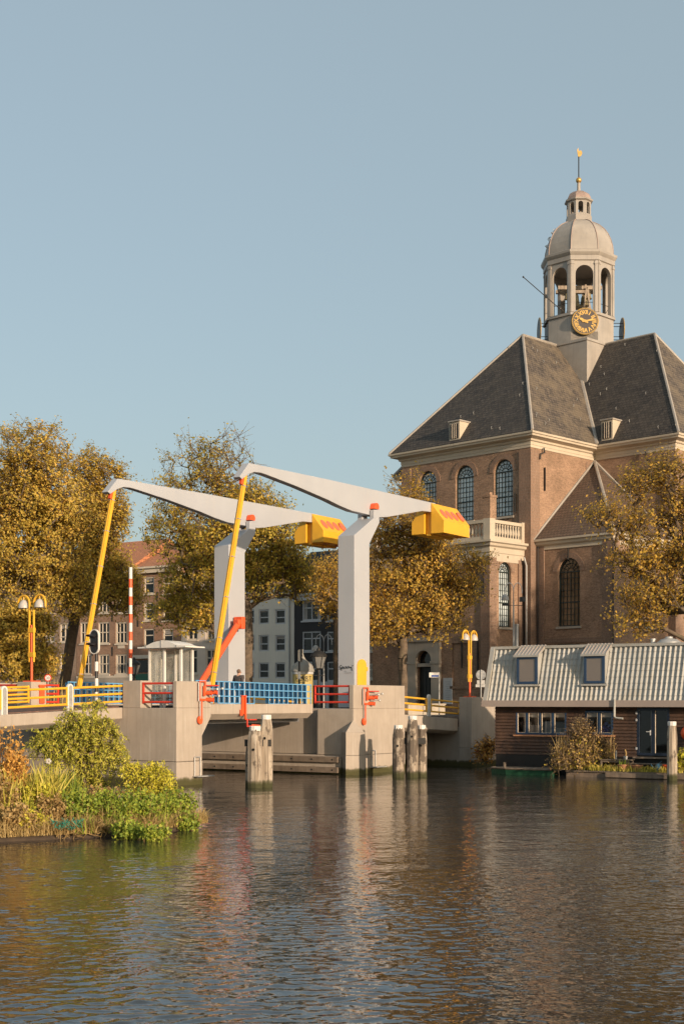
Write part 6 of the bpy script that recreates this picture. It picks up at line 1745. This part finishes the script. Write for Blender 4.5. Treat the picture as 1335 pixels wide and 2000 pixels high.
p = on_deck(1268, -.5); bn = thing('bench', p, 'long low wooden bench below the houseboat door', 'bench')
G2 = lambda a, b, c: p + Vector((-UY, UX, 0))*a + Vector((UX, UY, 0))*b + Vector((0,0,c))
mb = MB(); mb.box(G2, -1.5, 1.3, -.16, .16, .34, .39); mb.build('seat', M['plank'], bn)
for a in (-1.2, 1.0):
    mb = MB(); mb.box(G2, a-.04, a+.04, -.12, .12, 0, .34); mb.build('leg', M['plank'], bn)
# the big dry bush and small plants on the boat's edge
def shrub(name, label, base, blobs, n_t, per, lsize, mat, seed, r0=.05, h=.4, group=None, twig=.3, droop=.2, cat='shrub', extra=None):
    th = tree(name, label, base, h, blobs, n_t, per, lsize, mat, seed, r0, group, (0,0), twig, None, droop, cat=cat)
    return th
p = on_deck(1133, -1.1)
sh_ = shrub('dry_bush', 'tall dry autumn bush with seed heads in front of the houseboat windows', (p.x, p.y, .15), [(-.4,0,.9,.85,.5,.8,2),(.0,0,1.7,.55,.4,1.0,2.4),(1.0,0,1.0,.42,.4,.9,1.2),(-.9,0,.55,.5,.45,.5,1),(.4,0,.6,.8,.45,.5,1)], 420, 10, .085, 'leaf_dry', 21, .05, .25)
b2 = blades('stems', [(p.x + x, p.y + y, .35) for x, y in ((-1.0,0),(-.5,.1),(0,0),(.3,0),(.7,0),(1.2,0),(1.5,.1))], 70, 1.45, .32, M['straw'], sh_, .38, .012, 5)
rgx = np.random.default_rng(8); P_ = np.array([p.x, p.y, 0]) + np.stack([rgx.normal(.0,.75,800), rgx.normal(0,.35,800), .4 + np.abs(rgx.normal(0,.9,800))], 1)
P_ = P_[P_[:,2] < 2.5 - .9*np.abs(P_[:,0]-p.x-.1)]
V, F_ = leaf_quads(P_, .10, rgx, 1.4, .2); np_mesh('green_leaves', V, F_, 4, M['leaf_green'], sh_)
p = at(953, 1490, 79.6)
shrub('orange_shrub', 'small orange brown shrub at the water between the abutment and the houseboat', (p.x - .1, p.y + .3, .1), [(0,0,.7,.55,.4,.5,1),(.1,0,1.1,.25,.25,.4,.4)], 60, 14, .12, 'leaf_flame', 31, .04, .2)
mb_ = blades('deck_grass', [on_deck(px, -1.35) for px in np.arange(1150, 1330, 5)], 26, .26, .5, M['reed'], None, .28, .012, 9); tag(mb_, 'low grass and weeds growing along the deck edge', 'grass', kind='stuff')
p = on_deck(1334, -1.2)
shrub('yellow_plant', 'yellow leaved plant at the right edge beside the mooring post', (p.x + .15, p.y, DZ), [(0,0,.6,.35,.3,.4,1)], 40, 12, .16, 'leaf_lime', 41, .03, .2)
p = at(1333, 1428, 68); mb = MB(); mb.ball(p + Vector((.25,0,-.1)), .38, 12, 8); mb.tube([p + Vector((.25,0,-1.6)), p + Vector((.25,0,.0))], .06, 8)
tag(mb.build('mooring_buoy', M['orange'], smooth=True), 'orange red buoy on a stake cut off by the right edge', 'buoy')
# ------------------------------------------------------------------ trees on the quay (crown ellipsoids are metres from the trunk foot)
def tb(px, s, z=GZ):
    p = B(s, t_at(px, s), z); return (p.x, p.y, z)
def blob(base, px, py, rpx, rpy, dy=0.0, w=1.0, ry=None):
    """an ellipsoid of crown seen at pixel (px, py) from the base's distance"""
    Y = base[1] + dy; c = at(px, py, Y); rx = rpx / F * Y; rz = rpy / F * Y
    return (c.x - base[0], dy, c.z - base[2], rx, ry or rx*.85, rz, w)
b1 = tb(58, 27.5)
t1 = tree('quay_tree', 'large golden lime tree filling the left edge behind the twin lamp', b1, 8.5,
     [blob(b1, 60, 900, 85, 75, 0, 1.5), blob(b1, 20, 1000, 90, 90, .5, 1.6), blob(b1, 100, 1000, 85, 80, -.5, 1.6), blob(b1, 20, 1110, 100, 70, .5, 1.3), blob(b1, 105, 1120, 80, 75, -.5, 1.3), blob(b1, -60, 960, 80, 110, 0, 1.2), blob(b1, 150, 1170, 55, 45, 0, .6)],
     1500, 44, .15, 'leaf_gold', 1, .55)
b2 = tb(118, 31.5)
tree('quay_tree', 'golden lime tree between the left edge tree and the far white beam', b2, 8.0,
     [blob(b2, 190, 945, 58, 65, 0, 1.2), blob(b2, 170, 1030, 62, 60, 0, 1.2), blob(b2, 215, 1010, 40, 60, .5, .8), blob(b2, 200, 1110, 55, 55, 0, 1.0), blob(b2, 240, 1160, 45, 45, 0, .7), blob(b2, 150, 1150, 50, 50, 0, .8)],
     900, 44, .15, 'leaf_gold', 2, .45, top_off=(1.2, 0))
b3 = tb(40, 24.8)
tree('quay_tree', 'low dense green gold tree in the lower left behind the twin lamp post', b3, 3.6,
     [blob(b3, 25, 1225, 55, 45, 0, 1), blob(b3, 70, 1215, 35, 35, 0, .5), blob(b3, 20, 1290, 62, 48, 0, 1.1), blob(b3, 80, 1290, 35, 45, 0, .6), blob(b3, -30, 1250, 50, 80, 0, .8)],
     520, 50, .15, 'leaf_gold', 3, .25)
b4 = tb(483, 27)
tree('quay_tree', 'tall lime tree behind the far white tower with bare twigs at its crown', b4, 7.2,
     [blob(b4, 380, 935, 80, 72, 0, 1.0), blob(b4, 450, 920, 55, 80, 0, .7), blob(b4, 470, 1000, 60, 60, 0, .9), blob(b4, 350, 1040, 70, 70, .5, 1.0), blob(b4, 500, 1010, 62, 62, 0, 1.25), blob(b4, 420, 1070, 75, 70, 0, 1.2), blob(b4, 540, 1080, 55, 72, 0, 1.35), blob(b4, 500, 1130, 70, 48, 0, 1.1), blob(b4, 380, 1140, 68, 60, 0, 1.0), blob(b4, 345, 1190, 48, 45, 0, .6), blob(b4, 400, 1205, 40, 38, 0, .5), blob(b4, 575, 1125, 30, 50, 0, .5)],
     1300, 42, .14, 'leaf_green', 4, .42,
     bare=lambda p: (.16 if (p[2] > 15.2 and p[0] > -1.6) else (.5 if p[2] > 15.6 else 1.0)))
b5 = tb(786, 27)
tree('quay_tree', 'amber lime tree in front of the church, its trunk beside the concrete pier', b5, 5.0,
     [blob(b5, 805, 965, 46, 46, 0, .34), blob(b5, 760, 1050, 48, 50, 0, .8), blob(b5, 820, 1060, 55, 55, 0, 1.0), blob(b5, 775, 1130, 62, 50, 0, 1.2), blob(b5, 850, 1120, 55, 55, 0, 1.1), blob(b5, 895, 1150, 46, 42, 0, .6), blob(b5, 765, 1210, 66, 48, 0, 1.4), blob(b5, 730, 1240, 30, 25, 0, .3), blob(b5, 850, 1205, 60, 42, 0, 1.1), blob(b5, 700, 1170, 35, 40, 0, .45), blob(b5, 640, 1130, 35, 55, 0, .35), blob(b5, 925, 1105, 26, 26, 0, .2)],
     1000, 32, .13, 'leaf_amber', 5, .31)
b6 = tb(1362, 27)
t6 = tree('quay_tree', 'dark limbed amber tree behind the houseboat at the right edge', b6, 5.5,
     [blob(b6, 1300, 935, 60, 45, 0, .9), blob(b6, 1240, 950, 38, 30, 0, .35), blob(b6, 1330, 1010, 60, 60, 0, 1), blob(b6, 1225, 1020, 70, 40, 0, .7), blob(b6, 1170, 1015, 42, 25, 0, .25), blob(b6, 1255, 1090, 70, 45, 0, .9), blob(b6, 1320, 1110, 60, 60, 0, 1), blob(b6, 1280, 1170, 75, 40, 0, .9), blob(b6, 1250, 1215, 60, 25, 0, .4), blob(b6, 1390, 1050, 80, 130, 0, 1.2)],
     640, 27, .125, 'leaf_amber', 6, .36)
for k, (src, t_, sc_, lab) in enumerate(((t6,-25,.98,'added quay tree beyond the right edge, nearest the houseboat'),(t6,-32,1.0,'second added quay tree beyond the right edge of the photo'),(t1,-48,.92,'tall quay tree far beyond the right edge of the photo'),(t1,-57,.95,'last tall added quay tree far beyond the right edge of the photo'))):
    copy_tree(src, B(27.5, t_, GZ), lab, 1.9*k + .8, sc_)  # unseen trees carrying on the row, added to shade the lower church walls
b7 = tb(655, 38)
tree('quay_tree', 'thin amber tree behind the near white tower in front of the black house', b7, 7.5,
     [blob(b7, 640, 1130, 40, 40, 0, 1), blob(b7, 650, 1180, 35, 35, 0, .6), blob(b7, 690, 1120, 45, 55, 0, 1)], 190, 38, .125, 'leaf_amber', 7, .2)
# bare young shrubs by the speed sign
p = at(108, 1370, 88)
blades('bare_stems', [(p.x + x, p.y, GZ) for x in (-.5,-.2,.2,.5)], 14, 1.9, .16, M['straw'], None, .4, .03, 12)
tag(bpy.data.objects['bare_stems'], 'bare pale stems of a shrub beside the speed sign', 'shrub')
# ------------------------------------------------------------------ the overgrown islet
isl = [(-17.5,36.0),(-12,36.6),(-9.6,37.2),(-8.3,37.9),(-7.0,38.6),(-5.6,39.6),(-4.55,41.0),(-4.3,41.9),(-4.6,43.0),(-6.2,44.6),(-9,46),(-13,46.5),(-18,46)]
mb = MB(); ctr = Vector((-10.5, 41.6, .75)); n = len(isl); vs = []
lay = ((1.0,-.6),(1.0,.06),(.95,.28),(.72,.5),(.4,.68))
for k, z in lay:
    for x, y in isl: vs.append((ctr.x + (x-ctr.x)*k, ctr.y + (y-ctr.y)*k, z + random.Random(x*y*k).uniform(-.05,.05)))
fs = [(j*n+i, j*n+(i+1)%n, (j+1)*n+(i+1)%n, (j+1)*n+i) for j in range(len(lay)-1) for i in range(n)] + [tuple(range((len(lay)-1)*n, len(lay)*n))]
mb.add(vs, fs); tag(mb.build('islet_ground', M['soil'], smooth=True), kind='structure')
def gz(x, y):
    # radial fraction of the outline in this direction
    dx, dy = x - ctr.x, y - ctr.y; a = math.atan2(dy, dx); best = 9
    for i in range(n):
        p, q = isl[i], isl[(i+1) % n]; ex, ey = q[0]-p[0], q[1]-p[1]; det = dx*ey - dy*ex
        if abs(det) < 1e-9: continue
        s_ = ((p[0]-ctr.x)*ey - (p[1]-ctr.y)*ex)/det; u_ = ((p[0]-ctr.x)*dy - (p[1]-ctr.y)*dx)/det
        if s_ > 0 and 0 <= u_ <= 1: best = min(best, s_)
    f = 1/best
    return float(np.interp(f, [.4,.72,.95,1.0,1.02], [.68,.5,.28,.06,-.3])), f
rgi = np.random.default_rng(44)
def scatter(n_, x0, x1, y0, y1, fmax=.99, fmin=0):
    out = []
    while len(out) < n_:
        x, y = rgi.uniform(x0, x1), rgi.uniform(y0, y1); z, f = gz(x, y)
        if fmin <= f < fmax: out.append((x, y, z - .03))
    return out
# weeping twisted willow
def willow(name, label, base, h_trunk, blobs, n_t, n_str, L0, mat, seed, r_tr, per_m=26, lsize=.10):
    rg = np.random.default_rng(seed); th = thing(name, base, label, 'tree', None); bs_ = np.array(base)
    T_ = []; Wt = np.array([b[6] for b in blobs]); Wt = Wt/Wt.sum()
    for b, w_ in zip(blobs, Wt):
        k = int(n_t*w_) + 2; u = rg.normal(0,1,(k,3)); u /= np.linalg.norm(u,axis=1)[:,None]; T_.append(bs_ + np.array(b[:3]) + u*(rg.random(k)**.45)[:,None]*np.array(b[3:6]))
    T_ = np.vstack(T_)
    segs, arr, ends, par = grow(base, bs_ + np.array([0,0,h_trunk]), T_, rg, r_tr, .35, .4)
    LP = []; tw = []
    for e_ in ends:
        for _ in range(n_str):
            p = arr[e_].copy(); v = rg.normal(0,.6,3); v[2] = abs(v[2])*.5; L = L0*rg.uniform(.4,1.25); m = max(3, int(L/.11))
            for i in range(m):
                v = v*.72 + np.array([0,0,-.34]) + rg.normal(0,.28,3); v /= np.linalg.norm(v); q = p + v*(L/m)
                tw.append((p, q, .007, .006)); k = rg.poisson(per_m*L/m)
                if k: LP.append(p + (q-p)*rg.random((k,1)) + rg.normal(0,.035,(k,3)))
                p = q
    V, F_ = tubes_np(segs + tw, 4); np_mesh('trunk', V, F_, 4, M['bark'], th, smooth=True)
    LP = np.vstack(LP); V, F_ = leaf_quads(LP, lsize, rg, 3.0, .8); np_mesh('crown', V, F_, 4, M[mat], th); return th
wb = at(165, 1560, 43.2); wb = (wb.x, wb.y, .5)
willow('willow', 'bushy twisted willow with olive drooping leaves in front of the left approach', wb, 1.1,
       [blob(wb, 175, 1400, 52, 34, 0, 1.2), blob(wb, 130, 1440, 52, 30, 0, 1.0), blob(wb, 200, 1440, 52, 42, 0, 1.3), blob(wb, 150, 1470, 55, 26, 0, .7), blob(wb, 100, 1450, 30, 18, 0, .5), blob(wb, 222, 1470, 28, 26, 0, .6), blob(wb, 165, 1505, 40, 24, 0, .35)], 98, 6, .8, 'leaf_willow', 51, .09, 46, .038)
wb2 = at(290, 1590, 42.3); wb2 = (wb2.x, wb2.y, .35)
willow('willow', 'small lime yellow twisted willow at the right end of the overgrown islet', wb2, .5,
       [blob(wb2, 300, 1510, 34, 22, 0, 1.2), blob(wb2, 318, 1545, 24, 26, 0, .9), blob(wb2, 268, 1505, 22, 20, 0, .4), blob(wb2, 285, 1550, 30, 26, 0, .8)], 64, 6, .62, 'leaf_lime', 52, .05, 46, .038)
# leafy herbs: each a clump of its own
def clump(name, label, x, y, r_, h, n_, ls, mat, seed, cat, group, elong=1.4):
    rg = np.random.default_rng(seed); z, f = gz(x, y); th = thing(name, (x, y, max(z, .05)), label, cat, group)
    m = max(6, int(n_/45)); an = rg.uniform(0, 2*np.pi, m); rr = r_*np.sqrt(rg.random(m)); tips = np.stack([x + rr*np.cos(an), y + rr*np.sin(an), max(z,.05) + h*(1 - .45*(rr/r_)**2)*rg.uniform(.6, 1.08, m)], 1)
    foot = np.stack([x + .45*rr*np.cos(an), y + .45*rr*np.sin(an), np.full(m, max(z,.05) - .05)], 1)
    V, F_ = tubes_np([(foot[i], tips[i], .012, .006) for i in range(m)], 4); np_mesh('stems', V, F_, 4, M['leaf_dry'], th)
    k = rg.integers(0, m, n_); ff = rg.random(n_)**.6; P = foot[k] + (tips[k]-foot[k])*ff[:,None] + rg.normal(0, .075, (n_,3))
    V, F_ = leaf_quads(P, ls, rg, elong, .3); np_mesh('leaves', V, F_, 4, M[mat], th); return th
herbs = [(350,1588,.5,.95,'tallest green herb at the right tip of the islet'),(366,1608,.32,.45,'low green herb at the very right tip of the islet by the water'),(322,1598,.6,.75,'green herb under the lime willow'),(280,1600,.65,.85,'green herb in the middle of the islet front'),
         (238,1592,.65,.8,'green herb right of the teal net'),(200,1580,.6,.75,'green herb above the teal net'),(160,1578,.6,.7,'green herb left of the islet middle above the bank'),(128,1592,.5,.6,'dark green herb left of the teal net'),(250,1625,.45,.42,'low green herb over the bank in the islet middle'),(300,1628,.4,.4,'low green herb over the bank below the lime willow'),(55,1625,.5,.45,'low lime herb on the left bank of the islet')]
for k, (px, py, r_, h, lab) in enumerate(herbs):
    Yw = 2700*CH/(py + 14 - HZ) if py > 1600 else {1588:41.6,1598:41.2,1600:40.2,1592:39.8,1580:40.0,1578:39.6}.get(py, 40)
    p = at(px, py, Yw); clump('green_herb', lab, p.x, p.y, r_*1.05, h*1.1, int(2300*r_), .07, 'leaf_nettle' if k != 10 else 'leaf_lime', 60+k, 'plant', 'leafy herbs on the islet')
# reeds, grasses, dry tangle
g1 = blades('reeds', scatter(24, -11.2, -8.4, 38.6, 42.2), 50, 1.0, .6, M['reed'], None, .42, .02, 71); tag(g1, 'yellow green reeds and long grass on the left of the islet', 'reeds', kind='stuff')
g2 = blades('dry_grass', scatter(75, -12, -4.6, 37, 43, .995), 75, .42, .65, M['straw'], None, .32, .010, 72); tag(g2, 'dry straw coloured grass over the islet bank', 'grass', kind='stuff')
edge = []
for i in range(0, 7):
    p, q = isl[i], isl[i+1]
    for f in np.linspace(0, 1, 14): edge.append((p[0]+(q[0]-p[0])*f + .05, p[1]+(q[1]-p[1])*f + .12, .12))
g3 = blades('bank_grass', edge, 40, .34, .9, M['straw'], None, .2, .009, 73); tag(g3, 'dead grass hanging over the waterline of the islet', 'grass', kind='stuff')
g4 = blades('green_grass', scatter(50, -11.5, -5.2, 38, 43), 50, .5, .5, M['leaf_nettle'], None, .35, .013, 74); tag(g4, 'green grass between the herbs of the islet', 'grass', kind='stuff')
g5 = blades('iris_leaves', [(at(px, 1545, 41.5).x, 41.5, .5) for px in (112, 122, 132, 142, 150)], 26, .95, .16, M['leaf_nettle'], None, .18, .022, 75); tag(g5, 'upright green iris leaves below the big willow', 'plant')
for k, (px, py, Y, r_, h, lab, mt) in enumerate(((4,1540,40.2,.8,2.6,'tall orange and yellow leaved bush at the left edge of the islet','leaf_flame'),(28,1560,40.8,.55,1.9,'reddish bramble right of the orange bush','leaf_flame'),(-12,1600,38.6,.7,1.2,'rusty brown bush low at the left edge','leaf_dry'),(75,1560,39.6,.6,.95,'yellow green bush between the reeds','leaf_lime'),(100,1570,39.2,.5,.7,'rust brown tangle behind the dark herb','leaf_dry'),(205,1545,41.8,.8,.6,'brown dead twigs under the big willow','leaf_dry'),(30,1610,38.0,.6,.6,'tawny bush above the left bank','leaf_dry'))):
    p = at(px, py, Y); clump('bush', lab, p.x, p.y, r_, h, int(2600*r_), .08, mt, 90+k, 'shrub', 'bushes on the islet')
# sagging bank of old netting with teal strands
a0_, a1_ = at(108, 1620, 38.3), at(215, 1630, 38.9)
rn = np.random.default_rng(3); segs = []
for i in range(240):
    f = rn.random(); b = np.array([a0_.x + (a1_.x-a0_.x)*f, 38.1 + .75*f - .12, rn.uniform(.05,.5)]); v = rn.normal(0,.12,3); v[2] -= .06; segs.append((b, b + v, .012, .008))
V, F_ = tubes_np(segs[:120], 4); o = np_mesh('dry_roots', V, F_, 4, M['leaf_dry']); tag(o, 'tangle of pale dead roots on the islet bank', 'roots', kind='stuff')
segs2 = []
for i in range(110):
    f = rn.random()*.5 + .02; b = np.array([a0_.x + (a1_.x-a0_.x)*f, 37.95 + .75*f, rn.uniform(.30,.50)]); v = rn.normal(0,.06,3); segs2.append((b, b + v, .012, .009))
V, F_ = tubes_np(segs2, 4); o = np_mesh('teal_net', V, F_, 4, M['net_teal']); tag(o, 'scrap of teal green netting on the islet bank', 'net', kind='stuff')
for px, py in ((95, 1487), (150, 1600), (235, 1556)):
    p = at(px, py, 40.8); mb = MB()
    for q in range(5): mb.ball(p + Vector((.05*math.cos(q*1.26), 0, .05*math.sin(q*1.26))), .045, 7, 5)
    lab = {95: 'pale pink flower head left of the big willow trunk', 150: 'pale pink flower head low among the green herbs', 235: 'pale pink flower head below the lime willow'}[px]
    tag(mb.build('flower', M['lamp_white'], smooth=True), lab, 'flower')
